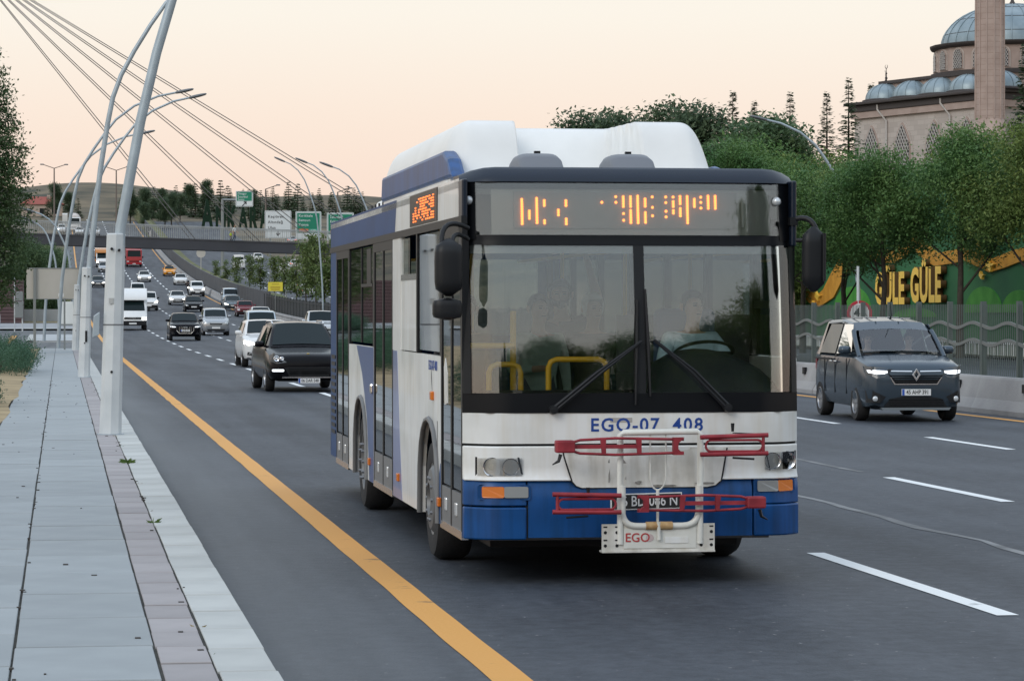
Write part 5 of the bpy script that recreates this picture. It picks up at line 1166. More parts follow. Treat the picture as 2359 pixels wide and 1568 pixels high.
# ================================================================== STREET FURNITURE
m_pole = mat('lamp_post_grey', (.36, .42, .46), .42, metal=.25, var=.12, vs=3)
m_sleeve = mat('lamp_post_white', (.50, .535, .55), .5, c2=(.62, .65, .66), vs=2.5, bump=.05, bs=20)
m_head = mat('lamp_head_grey', (.14, .15, .16), .5)
CURVE = [(.02, .15), (.07, 1.6), (.155, 3.05), (.33, 4.6), (.45, 5.6), (.64, 6.8), (.78, 7.5), (1.0, 8.1), (1.35, 8.75), (1.78, 9.45), (2.2, 10.05), (2.9, 10.65), (3.8, 11.08), (4.5, 11.25)]
def lamp_post(label, x, y, z, sx=1.0, sz=1.0, sleeve=True, group='curved lamp posts along the pavement', thick=1.0, sy=0):
    T = thing('lamp_post', label, 'lamp post', (x, y, z), 0, group)
    pts = [((px*(sx if sx < 1 or not sleeve else 1) + (0 if sx < 1 or not sleeve else (sx-1)*.19*max(0, pz-3)**1.4)), 0, pz*sz) for px, pz in CURVE]
    mb = MB(); mb.tube(pts, [(.085 - .04*(i/13))*thick for i in range(14)], 12); mb.build('arm', m_pole, T, 60)
    a, b2 = Vector(pts[-2]), Vector(pts[-1]); d = (b2-a).normalized()
    mb = MB(); secs = []
    for t, w, h in ((-.06, .05, .04), (.0, .07, .06), (.2, .13, .075), (.5, .15, .07), (.7, .10, .05), (.76, .03, .02)):
        c = b2 + d*t; secs.append([(c.x, c.y + w*math.cos(q), c.z + h*math.sin(q)) for q in [2*math.pi*k/12 for k in range(12)]])
    mb.loft(secs); mb.build('lamp_head', m_head, T, 50)
    if sleeve:
        mb = MB(); mb.lathe([(.165, -.03), (.158, .3), (.135, 2.93), (.12, 2.95)], 8, 'z'); mb.quad(*[(.12*math.cos(q), .12*math.sin(q), 2.945) for q in [math.pi*k/4 for k in range(8)]]); mb.v = [(x+.03*z, y, z) for x, y, z in mb.v]; s = mb.build('sleeve', m_sleeve, T, 20)
        mb = MB(); mb.lathe([(.20, -.02), (.20, .012), (.15, .014)], 12, 'z'); mb.build('base_plate', m_pole, T)
        for q, zz in ((-.06, 2.72), (.05, 2.70), (-.01, .92)):
            mb = MB(); mb.lathe([(0, -.165), (.02, -.163), (.022, -.11)], 8, 'y', (q+.03*zz, 0, zz)); mb.build('bolt', m_blk, s)
        mb = MB(); mb.lathe([(.1495, 1.60), (.1502, 1.60), (.1502, 1.62), (.1495, 1.62)], 8, 'z', (.048, 0, 0)); mb.build('band', m_head, s)
    return T
p1 = lamp_post('nearest white based lamp post, standing between the pavement and the kerb', .71, 43.1, .15, 1.32)
mb = MB(); mb.prism([(-.26, 1.42), (-.16, 1.46), (-.15, 1.80), (-.24, 1.74)], lambda x, z: (x, -.06, z), lambda x, z: (x, .05, z)); mb.build('junction_box', m_pole, p1, bevel=.01)
mb = MB(); mb.prism([(-.02, 2.12-.2), (.05, 1.92), (.05, 2.0), (-.02, 2.0)], lambda x, z: (x, -.152, z), lambda x, z: (x, -.14, z)); mb.build('sticker', mat('sticker_grey', (.42, .43, .42), .7), p1)
p2 = lamp_post('second white based lamp post, in front of the blank sign back', .60, 78.8, .15)
mb = MB(); mb.box(.03, .09, -.16, -.13, .95, 1.25); mb.build('sticker', m_blk, p2)
lamp_post('third curved lamp post, its lamp highest over the road right of the nearest post', .62, 130, .1, 1.15, 1, True)
lamp_post('curved lamp post whose lamp hangs just left of the highest lamp', -.15, 128.5, .1, 1.15, 1.01, False)
lamp_post('curved lamp post whose lamp shows lowest right of the nearest post', -.93, 157, .1, 1.15, 1, False)
for lab, px, D, ytop, reach in (('pale lamp post bending left over the side street', 175, 150, 489, -2.45), ('lower pale lamp post bending left over the side street', 138, 170, 512, -1.75)):
    q = P(px, 700, D); h = (2 + (710-ytop)/F*D - .1)/11.25
    lamp_post(lab, q.x, q.y, .1, reach/5.2, h, False, 'lamp posts bending over the side street', .8)
for lab, px, D, ytop in (('curved lamp post on the median, leftmost of the three behind the bus', 715, 200, 376), ('curved lamp post on the median, middle of the three behind the bus', 801, 182, 379), ('curved lamp post on the median, closest to the bus roof', 868, 165, 389)):
    q = P(px, 700, D); lamp_post(lab, 17.85, q.y, E(q.y)+.1, -.60, (2 + (710-ytop)/F*D - E(q.y))/11.25, False, 'curved lamp posts on the median', .75)
q = P(1985, 700, 133); lamp_post('curved lamp post reaching left out of the trees above the bus roof', q.x, q.y, .1, -1, .93, False, 'lamp posts beyond the median fence', 1.1)
def small_lamp(label, px, D, ytop, ybase, arms, ln, group):
    a, b2 = P(px, ytop, D), P(px, ybase, D); T = thing('street_lamp', label, 'street lamp', (b2.x, b2.y, b2.z-3), 0, group); h = a.z-b2.z+3
    mb = MB(); mb.tube([(0, 0, 0), (0, 0, h-.6)], [.16, .09], 8); mb.build('pole', mat('rust_pole', (.16, .13, .11), .7), T, 60)
    for s in arms:
        mb = MB(); mb.tube([(0, 0, h-.65), (s*ln*.75, 0, h-.12)], .06, 6); o = mb.build('arm', MATS['rust_pole'], T)
        mb = MB(); mb.box(*sorted((s*ln*.72, s*ln)), -.15, .15, h-.16, h+.02); mb.build('lamp_head', m_head, o, bevel=.06)
small_lamp('double armed street lamp left of the lamp posts, against the sky', 125, 440, 378, 505, (-1, 1), 2.1, 'double armed street lamps on the hill'); small_lamp('double armed street lamp behind the curved lamp posts', 268, 450, 383, 505, (-1, 1), 2.1, 'double armed street lamps on the hill')
small_lamp('single armed street lamp above the white direction sign', 612, 400, 425, 490, (1,), 2.0, 'single armed lamps on the hill'); small_lamp('single armed street lamp above the green direction signs', 778, 400, 432, 490, (1,), 2.0, 'single armed lamps on the hill')
# ---- blank back of a road sign
q = P(80, 806, 130); m_sb = mat('sign_back', (.40, .385, .34), .6, c2=(.48, .46, .42), vs=.8); m_gal = mat('galvanised', (.24, .26, .26), .5, metal=.4)
T = thing('road_sign', 'large blank back of a road sign on two grey posts above the junipers', 'road sign', (q.x, q.y, .15))
mb = MB(); mb.box(-.36, 2.19, -.02, .0, 2.27, 3.64); mb.build('panel', m_sb, T)
for z0, z1 in ((3.62, 3.66), (2.25, 2.28)): mb = MB(); mb.box(-.37, 2.2, -.035, .02, z0, z1); mb.build('panel_edge', m_gal, T)
for x in (0, 2.02):
    mb = MB(); mb.box(x-.06, x+.06, -.16, -.03, 0 if x == 0 else 1.9, 3.66); mb.build('post', m_gal, T, bevel=.01)
mb = MB(); mb.box(1.05, 1.28, -.026, -.02, 2.36, 2.52); mb.build('sticker', m_plate, T)
mb = MB(); mb.box(1.28, 1.36, -.10, -.03, 0, 2.3); mb.build('post', m_gal, T)
# ---- white cabinets, low wall, maroon wall, meter box on the far corner
for px, lab in ((147, 'white switch cabinet left of the pair under the sign'), (164, 'white switch cabinet right of the pair under the sign')):
    q = P(px, 741, 216); T = thing('switch_cabinet', lab, 'cabinet', (q.x, q.y, E(q.y)+.15), 0, 'white switch cabinets on the far corner')
    mb = MB(); mb.box(-.42, .42, 0, .5, .08, 1.75); mb.build('housing', mat('cabinet_white', (.66, .68, .66), .5), T, bevel=.02)
    mb = MB(); mb.box(-.45, .45, -.03, .53, 0, .10); mb.build('plinth', m_gal, T); mb = MB(); mb.box(-.36, .36, -.012, 0, .15, 1.68); mb.build('door', MATS['cabinet_white'], T, bevel=.008)
q = P(88, 735, 232); T = tag(MB().box(-1.9, 3.4, 0, .4, -.5, 1.1).build('concrete_wall', mat('wall_conc', (.40, .41, .41), .85, var=.12, vs=.8)), 'low grey concrete wall behind the road sign post', 'wall'); T.location = (q.x, q.y, E(q.y))
T = thing('maroon_building', 'dark maroon slatted building side at the left edge', 'building', tuple(P(-60, 720, 225).xy) + (0,))
mb = MB(); mb.box(-10, 3.75, 0, 6, .5, 4.2); mb.build('wall', mat('maroon_back', (.06, .035, .038), .8), T)
for k in range(14): mb = MB(); mb.box(-10, 3.78, -.05, .0, .62+k*.26, .82+k*.26); mb.build('slat', mat('maroon_slat', (.105, .062, .066), .7, var=.1, vs=1), T)
q = P(43, 705, 200); T = thing('meter_box', 'two grey meter boxes on a thin white pole at the left', 'meter box', (q.x, q.y, E(q.y)))
mb = MB(); mb.tube([(.25, 0, -.2), (.25, 0, 2.1)], .05); mb.tube([(-.28, .1, -.2), (-.28, .1, 4.0)], .04); mb.build('post', m_sleeve, T); mb = MB(); mb.box(-.25, .32, -.2, .2, .95, 2.05); mb.box(-.2, .3, -.2, .2, 2.1, 2.75); mb.build('box', m_gal, T, bevel=.03)

# ---- right side: concrete barrier, grey fence with wave rails
m_conc = mat('barrier_concrete', (.26, .26, .265), .85, c2=(.36, .36, .36), vs=1.2, bump=.3, bs=25)
prof = [(-.30, 0), (-.30, .09), (-.20, .28), (-.10, .66), (-.08, .70), (.08, .70), (.10, .66), (.20, .28), (.30, .09), (.30, 0)]
mb = MB(); mb.loft([[(x, y, z) for x, z in prof] for y in (.008, 4.0-.008)]); me_b = mb.mesh('concrete_barrier', m_conc)
mb = MB(); mb.box(-.2, -.14, 1.1, 1.3, .44, .60); me_hole = mb.mesh('lifting_slot', m_blk)
for k in range(9):
    o = put('concrete_barrier', me_b, None, (17.62, 34 + 4*k, .003), (0, 0, R(random.uniform(-.2, .2)))); tag(o, 'grey concrete barrier block under the wave railed fence, ' + ORD[k] + ' from the right', 'barrier', 'concrete barrier blocks of the near median'); put('lifting_slot', me_hole, o)
m_fen = mat('fence_grey', (.10, .125, .118), .5, metal=.3); m_wave = mat('fence_wave', (.17, .185, .18), .5, metal=.3)
T = thing('median_fence', 'grey bar fence with wavy rails on the median behind the grey van', 'fence', (18.15, 36, 0))
bars = MB(); L_f = 46
k = 0
while k*.12 < L_f: bars.box(-.006, .006, k*.12-.011, k*.12+.011, .25, 2.08); k += 1
tag(bars.build('fence_bars', m_fen, T), kind='stuff')
k = 0
while k*2.2 < L_f:
    mb = MB(); mb.box(-.05, .05, k*2.2-.05, k*2.2+.05, 0, 2.14); mb.build('post', m_fen, T)
    for zz in (1.32, 1.66):
        mb = MB(); vs = []
        for i in range(13):
            t = i/12; z = zz + .055*math.sin(t*2*math.pi); vs.append([(-.05, k*2.2+.06+2.08*t, z-.032), (-.022, k*2.2+.06+2.08*t, z-.032), (-.022, k*2.2+.06+2.08*t, z+.032), (-.05, k*2.2+.06+2.08*t, z+.032)])
        mb.loft(vs); mb.build('wave_rail', m_wave, T, 40)
    mb = MB(); mb.box(-.04, -.015, k*2.2+.05, k*2.2+2.15, .42, .50); mb.build('bottom_rail', m_wave, T)
    k += 1
# height limit sign behind the fence
q = GX(1977, 722, 20.6)
T = thing('height_limit_sign', 'round red ringed 4.50 m height limit sign behind the median fence', 'road sign', (q.x, q.y, 0))
mb = MB(); mb.tube([(0, .03, 0), (0, .03, 3.1)], .035, 8); mb.build('post', m_sleeve, T, 60)
yw = R(-9)
mb = MB(); mb.lathe([(0, -.0), (.34, 0), (.34, .02), (0, .02)], 32, 'y', (.04, 0, q.z)); sgn = mb.build('disc', mat('sign_red', (.42, .02, .04), .4), T, 30)
mb = MB(); mb.lathe([(0, -.004), (.26, -.004), (.26, 0)], 32, 'y', (.04, 0, q.z)); mb.build('disc_face', m_plate, sgn, 30)
put('sign_letters', text_mesh('sign_letters', '4', m_pltx, .36, .001, bold=.006), sgn, (-.04, -.007, q.z)); put('sign_letters', text_mesh('sign_letters', 'm', m_pltx, .14, .001, bold=.002), sgn, (.15, -.007, q.z+.06)); put('sign_letters', text_mesh('sign_letters', '50', m_pltx, .16, .001, bold=.003), sgn, (.16, -.007, q.z-.07))
# far part of the median: low concrete wall, dark fence, retaining wall
T = thing('median_barrier', 'long low concrete barrier with slots beside the yellow line', 'barrier', (0, 0, 0))
for a in range(84, 560, 28):
    mb = MB(); mb.loft([[(17.62+x, y, E(y)+z*1.05) for x, z in prof] for y in (a, a+9.3, a+18.6, a+27.95)]); mb.build('barrier_section', m_conc, T)
sl_ = MB()
for k in range(150): y = 110 + k*1.3; sl_.box(17.47, 17.54, y, y+.45, E(y)+.40, E(y)+.60)
tag(sl_.build('slots', m_blk, T), kind='stuff')
T = thing('dark_fence', 'dark close-barred fence on the median behind the traffic', 'fence', (0, 0, 0))
m_dk = mat('fence_dark', (.035, .040, .043), .6)
bars = MB()
for k in range(1450): 
    y = 84 + k*.12; bars.box(18.02, 18.04, y, y+.085, E(y)+.2, E(y)+1.95+.05*((k % 2)))
tag(bars.build('fence_bars', m_dk, T), kind='stuff')
for k in range(60): y = 84+k*3; mb = MB(); mb.box(17.98, 18.08, y, y+.09, E(y), E(y)+2.05); mb.build('post', m_dk, T)
for zz in (.6, 1.8):
    mb = MB(); mb.loft([[(17.98, y, E(y)+zz), (18.02, y, E(y)+zz), (18.02, y, E(y)+zz+.06), (17.98, y, E(y)+zz+.06)] for y in range(84, 262, 6)]); mb.build('rail', m_dk, T)
T = thing('retaining_wall', 'dark grey retaining wall along the median under the saplings', 'wall', (0, 0, 0)); m_rw = mat('retaining_grey', (.075, .078, .085), .85, var=.2, vs=.5)
for a in range(256, 640, 16): mb = MB(); mb.loft([[(18.0, y, E(y)+.1), (18.22, y, E(y)+.1), (18.22, y, E(y)+2.25), (18.05, y, E(y)+2.25)] for y in (a, a+8, a+15.97)]); mb.build('wall_panel', m_rw, T)
q = GX(637, 660, 18.0); T = thing('notice_board', 'small yellow notice board on the dark median fence', 'notice', (17.9, q.y, q.z)); 
mb = MB(); mb.box(-.62, .62, -.03, 0, -.38, .38); b_ = mb.build('board', mat('notice_yellow', (.72, .62, .06), .5), T)
for t_, zz in (('UYARI', .2), ('YAVAŞ', -.02), ('GİDİNİZ', -.22)): put('letters', text_mesh('letters', t_, mat('notice_text', (.30, .10, .02), .6), .2, .001), b_, (0, -.034, zz)) if False else None
for zz, ww in ((.2, .3), (-.02, .42), (-.14, .42), (-.26, .36)): mb = MB(); mb.box(-ww, ww, -.036, -.03, zz-.03, zz+.03); mb.build('print_line', mat('notice_text', (.42, .28, .03), .6), b_)
mb = MB(); mb.tube([(0, .02, -2.0), (0, .02, .3)], .04); mb.build('post', m_gal, T)
q = P(463, 583, 392); T = thing('round_sign', 'pale back of a round road sign on the median wall', 'road sign', (q.x, q.y, q.z)); mb = MB(); mb.lathe([(0, 0), (.62, 0), (.62, .04), (0, .04)], 20, 'y'); mb.build('disc', m_sb, T); mb = MB(); mb.tube([(0, .06, -4), (0, .06, .3)], .05); mb.build('post', m_sb, T)

# ---- direction signs beyond the footbridge
m_sgreen = mat('sign_green', (.0, .20, .115), .45); m_swhite = mat('sign_white', (.66, .70, .71), .45)
def dsign(label, px0, px1, py0, py1, D, base, words, tcol, size, green=None, posts=True, extra=None):
    a, b2 = P(px0, py1, D), P(px1, py0, D); w = (Vector((b2.x, b2.y)) - Vector((a.x, a.y))).length; h = b2.z-a.z
    T = thing('direction_sign', label, 'road sign', (a.x, a.y, a.z), -YAW, 'direction signs beyond the footbridge')
    mb = MB(); mb.prism(rounded(0, w, 0, h, .12), lambda x, z: (x, 0, z), lambda x, z: (x, .08, z)); o = mb.build('panel', m_swhite, T)
    mb = MB(); mb.prism(rounded(.07, w-.07, .07, h-.07, .10), lambda x, z: (x, -.006, z), lambda x, z: (x, .02, z)); mb.build('border', m_pltx if base == 'w' else m_sgreen, o)
    mb = MB(); mb.prism(rounded(.10, w-.10, .10, h-.10, .08), lambda x, z: (x, -.012, z), lambda x, z: (x, .02, z)); mb.build('face', m_swhite, o)
    if green:
        g0, g1 = green; mb = MB(); mb.prism(rounded(.16, w-.16, h*g0, h*g1, .05), lambda x, z: (x, -.018, z), lambda x, z: (x, .02, z)); mb.build('green_field', m_sgreen, o)
    for i, (t, fz_) in enumerate(words): put('sign_letters', text_mesh('sign_letters', t, tcol, size, .002, 'LEFT', bold=.004, spacing=1.1), o, (w*.12, -.026, h*fz_))
    if extra: extra(o, w, h)
    if posts:
        for x in (w*.2, w*.8): mb = MB(); mb.box(x-.08, x+.08, .09, .22, -8, h*.9); mb.build('post', m_gal, T)
    return T
m_stx = m_swhite
def down_arrow(o, w, h):
    mb = MB(); mb.prism([(w/2-.04, h*.26), (w/2-.04, h*.16), (w/2-.22, h*.20), (w/2-.22, h*.165), (w/2, h*.07), (w/2+.22, h*.165), (w/2+.22, h*.20), (w/2+.04, h*.16), (w/2+.04, h*.26)], lambda x, z: (x, -.02, z), lambda x, z: (x, 0, z)); mb.build('arrow', m_pltx, o)
dsign('white direction sign reading Keçiören Altındağ Ulus above the footbridge', 610, 671, 485, 549, 312, 'w', (('Keçiören', .78), ('Altındağ', .58), ('Ulus', .38)), m_pltx, .42, extra=down_arrow)
def badge(o, w, h):
    mb = MB(); mb.box(w*.13, w*.50, -.026, -.01, h*.26, h*.37); mb.build('orange_badge', mat('sign_orange', (.65, .14, .03), .5), o); mb = MB(); mb.box(w*.54, w*.86, -.024, -.01, h*.255, h*.365); mb.build('route_badge', mat('badge_green', (.10, .38, .28), .5), o)
    put('sign_letters', text_mesh('sign_letters', 'E 89', m_swhite, .26, .002), o, (w*.70, -.03, h*.31)); mb = MB(); mb.prism([(w/2-.12, h*.12), (w/2, h*.06), (w/2+.12, h*.12), (w/2, h*.18)], lambda x, z: (x, -.02, z), lambda x, z: (x, 0, z)); mb.build('arrow', m_pltx, o)
dsign('green and white direction sign reading Kırıkkale Samsun Konya', 681, 740, 487, 551, 312, 'g', (('Kırıkkale', .84), ('Samsun', .68), ('Konya', .52)), m_swhite, .38, (.22, .94), extra=badge)
dsign('green and white direction sign reading İstanbul Eskişehir, cut off by the bus roof', 753, 815, 490, 554, 312, 'g', (('İstanbul', .84), ('Eskişehir', .68), ('İzmir', .52)), m_swhite, .38, (.22, .94), extra=badge)
def ur_arrow(o, w, h):
    mb = MB(); c, z0 = w/2, h*.18; mb.prism([(c-.32, z0-.25), (c-.24, z0-.33), (c+.16, z0+.07), (c+.16, z0-.12), (c+.30, z0-.05), (c+.30, z0+.32), (c-.06, z0+.32), (c-.12, z0+.18), (c+.07, z0+.18)], lambda x, z: (x, -.02, z), lambda x, z: (x, 0, z)); mb.build('arrow', m_pltx, o)
dsign('small green direction sign reading Otogar İstanbul İzmir on a cantilever arm', 543, 583, 440, 476, 380, 'w', (('Otogar', .82), ('İstanbul', .62), ('İzmir', .44)), m_swhite, .36, (.36, .94), False, ur_arrow)
q = P(512, 460, 381); T = thing('sign_gantry', 'grey cantilever mast carrying the small green direction sign', 'gantry', (q.x, q.y, q.z), -YAW); mb = MB(); mb.tube([(0, .2, -14), (0, .2, .1)], [.22, .18], 10); mb.tube([(0, .2, 0), (1.9, .2, -.05)], .15, 8); mb.build('mast', m_gal, T, 60)

# ---- footbridge with stay cables
A, B2 = P(-150, 529, 287), P(930, 568, 299); dv = (B2-A); Lb = dv.xy.length; dx = Vector((dv.x, dv.y, 0)).normalized(); nrm = Vector((-dx.y, dx.x, 0))
T = thing('footbridge', 'dark girder footbridge with pale railing hung from stay cables across the road', 'bridge', (0, 0, 0))
def bpnt(t, w, z): p = A + dv*t; return (p.x + nrm.x*w, p.y + nrm.y*w, p.z + z)
m_gird = mat('girder_dark', (.045, .048, .058), .6, var=.1, vs=.4); m_rail = mat('rail_pale', (.36, .37, .36), .5, metal=.2)
for w in (0, 2.6):
    mb = MB(); mb.loft([[bpnt(t, w, -1.1), bpnt(t, w+.3, -1.1), bpnt(t, w+.3, 0), bpnt(t, w, 0)] for t in (0, 1)]); g = mb.build('girder', m_gird, T)
    mb = MB(); mb.loft([[bpnt(t, w-.07, -.10), bpnt(t, w+.0, -.10), bpnt(t, w+.0, .02), bpnt(t, w-.07, .02)] for t in (0, 1)]); mb.build('girder_flange', mat('flange_dark', (.07, .072, .08), .6), g)
    for t in (.28, .56, .78): mb = MB(); mb.loft([[bpnt(t+d_, w-.03, -1.08) , bpnt(t+d_, w+.01, -1.08), bpnt(t+d_, w+.01, -.12), bpnt(t+d_, w-.03, -.12)] for d_ in (-.003, .003)]); mb.build('splice_plate', m_gird, g)
    mb = MB(); mb.tube([bpnt(0, w+.1, 1.28), bpnt(1, w+.1, 1.28)], .035, 6); mb.tube([bpnt(0, w+.1, 1.12), bpnt(1, w+.1, 1.12)], .02, 6); mb.build('handrail', m_rail, T)
    k = 0
    while k*1.6 < Lb: mb = MB(); mb.tube([bpnt(k*1.6/Lb, w+.1, 0), bpnt(k*1.6/Lb, w+.1, 1.28)], .03, 5); mb.build('rail_post', m_rail, T); k += 1
    mb = MB(); k = 0
    while k*.2 < Lb: p = bpnt(k*.2/Lb, w+.1, .08); mb.box(p[0]-.013, p[0]+.013, p[1]-.013, p[1]+.013, p[2], p[2]+1.05); k += 1
    tag(mb.build('balusters', m_rail, T), kind='stuff')
mb = MB(); mb.loft([[bpnt(t, .3, -.35), bpnt(t, 2.6, -.35), bpnt(t, 2.6, -.2), bpnt(t, .3, -.2)] for t in (0, 1)]); mb.build('deck', m_gird, T)
top = P(-68, -86, 290); m_cab = mat('cable_steel', (.13, .125, .12), .6, metal=.3)
for pa in (439, 590, 738, 884, 1022):
    tt = (pa+150)/1080
    for w in (-.1, 2.9):
        mb = MB(); b_ = bpnt(tt, w, -.05); mb.tube([(top.x, top.y + (0 if w < 0 else 1.2), top.z), b_], .045, 5); mb.build('stay_cable', m_cab, T)
mb = MB()
for w in (-1.5, 4.5): mb.tube([(top.x + nrm.x*w, top.y + nrm.y*w, -.5), (top.x, top.y+.6, top.z+1.5)], [.9, .5], 10)
mb.build('pylon', m_rail, T, 60)
mb = MB(); p = bpnt(.205, 1.3, 0); mb.box(p[0]-.5, p[0]+.5, p[1]-.8, p[1]+.8, -.5, p[2]-1.1); mb.build('pier', m_gird, T)
q = P(541, 552, 292.5); person('pedestrian in a white top and dark trousers walking over the footbridge', (q.x, q.y+.8, bpnt((541+150)/1080, 1, -.2)[2]), R(70), 'walk', (.62, .62, .60), (.05, .07, .11))
q = P(533, 552, 292.5); person('child in a bright yellow green vest on the footbridge beside the pedestrian', (q.x, q.y+.9, bpnt((533+150)/1080, 1, -.2)[2]), R(60), 'walk', (.55, .70, .03), (.05, .05, .06), sc=.62)
# hedge letters on the hill
m_hl = leafmat('hedge_letter', (.006, .026, .014), (.014, .045, .022), 1.5)
for ch, px0, px1, py0, py1 in (('A', 463, 492, 458, 514), ('N', 497, 520, 473, 514), ('K', 524, 546, 473, 514), ('A', 549, 571, 473, 514), ('R', 575, 594, 473, 514), ('A', 598, 620, 473, 514)):
    D = 652; a, b2 = P(px0, py1, D), P(px1, py0, D); me = text_mesh('hedge_letter', ch, m_hl, 1, .18, 'LEFT', bold=.035)
    xs_ = [v.co.x for v in me.vertices]; zs_ = [v.co.z for v in me.vertices]; sx_, sz_ = (b2.x-a.x)/(max(xs_)-min(xs_)), (b2.z-a.z+1.6)/(max(zs_)-min(zs_))
    for v in me.vertices: v.co = ((v.co.x-min(xs_))*sx_, v.co.y*4, (v.co.z-min(zs_))*sz_)
    o = put('hedge_letter', me, None, (a.x, a.y, a.z-1.6)); n_ = {'A': 'big' if px0 == 463 else 'later'}.get(ch, '')
    tag(o, {463: 'largest green hedge letter A, first of the word on the hill', 497: 'green hedge letter N right of the largest letter A', 524: 'green hedge letter K in the middle of the word on the hill', 549: 'green hedge letter A under the small green direction sign', 575: 'green hedge letter R left of the white direction sign', 598: 'last green hedge letter A of the word on the hill'}[px0], 'hedge letter', 'hedge letters on the hill')
# ================================================================== GREEN MURAL WALL
m_gw = mat('mural_green', (.012, .090, .040), .8, c2=(.03, .17, .05), vs=.25, bump=.5, bs=14, vdetail=8); m_gl = mat('mural_light_green', (.03, .20, .02), .8, c2=(.07, .30, .035), vs=1, bump=.5, bs=14)
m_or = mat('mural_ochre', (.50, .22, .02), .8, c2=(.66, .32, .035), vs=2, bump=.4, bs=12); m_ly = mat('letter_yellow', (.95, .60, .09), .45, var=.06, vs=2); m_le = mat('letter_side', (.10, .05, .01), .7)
WX = 38.0
T = thing('mural_wall', 'green mural wall with ochre ribbon and yellow letters GÜLE GÜLE behind the trees', 'wall', (0, 0, 0))
mb = MB(); mb.box(WX, WX+.4, 90, 215, 0, 7.2); mb.build('wall', m_gw, T)
def wallpt(px, py, o): p = GX(px, py, WX); return (WX-o, p.y, p.z)
rib = [(1835, 655), (1862, 678), (1890, 692), (1912, 676), (1930, 640), (1952, 600), (1990, 580), (2030, 588), (2060, 592), (2085, 575), (2105, 556), (2130, 575), (2160, 598), (2195, 592), (2230, 585), (2258, 598), (2285, 612), (2315, 602), (2345, 590), (2400, 575), (2470, 600)]
def ribbon(nm, c, hw, o, th, m):
    mb = MB(); secs = []
    for i, (x, y) in enumerate(c):
        a, b2 = c[max(0, i-1)], c[min(len(c)-1, i+1)]; dx_, dy_ = b2[0]-a[0], b2[1]-a[1]; l_ = math.hypot(dx_, dy_); nx_, ny_ = -dy_/l_*hw, dx_/l_*hw
        secs.append([wallpt(x+nx_, y+ny_, o), wallpt(x-nx_, y-ny_, o), wallpt(x-nx_, y-ny_, o-th), wallpt(x+nx_, y+ny_, o-th)])
    mb.loft(secs); return mb.build(nm, m, T)
ribbon('ochre_ribbon', rib, 15, .10, .1, m_or)
for cx, cy, w, h in ((1965, 712, 42, 52), (2268, 720, 42, 60), (2350, 720, 40, 52), (2110, 730, 50, 20)):
    mb = MB(); mb.prism([(cx + w*math.cos(t), cy - h*math.sin(t)) for t in [math.pi*k/16 for k in range(17)]], lambda x, y: wallpt(x, y, .06), lambda x, y: wallpt(x, y, 0)); mb.build('hill_shape', m_gl, T)
bird = [(0, -16), (4, -4), (16, -2), (9, 4), (7, 16), (1, 8), (-3, 2)]
for cx, cy, s in ((1888, 682, .7), (1880, 700, .5), (2262, 568, .75), (2285, 610, 1.0), (2268, 634, .6)):
    mb = MB(); mb.prism([(cx+x*s, cy+y*s) for x, y in bird], lambda x, y: wallpt(x, y, .22), lambda x, y: wallpt(x, y, .10)); mb.build('bird_shape', m_ly, T)
for word, p0, p1, y0, y1 in (('GÜLE', 2030, 2098, 608, 702), ('GÜLE', 2112, 2183, 594, 698)):
    a, b2 = GX(p0, y1, WX), GX(p1, y0, WX); me = text_mesh('mural_letters', word, m_ly, 1, .13, 'LEFT', bold=.035, spacing=1.05)
    xs_ = [v.co.x for v in me.vertices]; zs_ = [v.co.z for v in me.vertices]; x0_, z0_ = min(xs_), min(zs_); sx_ = abs(b2.y-a.y)/(max(xs_)-x0_); sz_ = (b2.z-a.z)/(max(zs_)-z0_)
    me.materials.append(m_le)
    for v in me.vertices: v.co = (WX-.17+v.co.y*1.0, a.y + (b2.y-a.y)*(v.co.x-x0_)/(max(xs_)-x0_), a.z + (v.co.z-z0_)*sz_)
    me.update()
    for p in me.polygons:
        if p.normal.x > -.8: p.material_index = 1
    put('letters', me, T)
# white balustrade in front of the mural
T = thing('white_railing', 'white railing seen through the bars of the median fence', 'railing', (0, 0, 0)); mb = MB()
for k in range(260): y = 92+k*.4; mb.box(36.5, 36.56, y, y+.16, .05, .60)
tag(mb.build('balusters', m_swhite, T), kind='stuff'); mb = MB(); mb.box(36.48, 36.6, 92, 196, .58, .66); mb.build('rail', m_swhite, T)

# ================================================================== MOSQUE
m_st = bpy.data.materials.new('mosque_stone'); m_st.use_nodes = True; MATS['mosque_stone'] = m_st
n = m_st.node_tree.nodes; l = m_st.node_tree.links; b = n['Principled BSDF']; t = n.new('ShaderNodeTexCoord')
mp2 = n.new('ShaderNodeMapping'); mp2.inputs['Rotation'].default_value = (R(90), 0, 0); l.new(t.outputs['Object'], mp2.inputs[0])
br = n.new('ShaderNodeTexBrick'); br.inputs['Scale'].default_value = 1; br.inputs['Brick Width'].default_value = .95; br.inputs['Row Height'].default_value = .42; br.inputs['Mortar Size'].default_value = .012
br.inputs['Color1'].default_value = (.43, .375, .335, 1); br.inputs['Color2'].default_value = (.52, .46, .415, 1); br.inputs['Mortar'].default_value = (.37, .32, .285, 1)
l.new(mp2.outputs[0], br.inputs['Vector']); l.new(br.outputs[0], b.inputs['Base Color']); b.inputs['Roughness'].default_value = .85
m_min = mat('minaret_stone', (.36, .27, .23), .85, c2=(.45, .35, .305), vs=1.1); m_lead = mat('lead_sheet', (.20, .26, .29), .45, metal=.35, c2=(.30, .37, .40), vs=.9); m_eave = mat('eave_dark', (.055, .045, .042), .7); m_lat = mat('lattice_pale', (.48, .45, .42), .7); m_void = mat('window_void', (.05, .05, .055), .3)
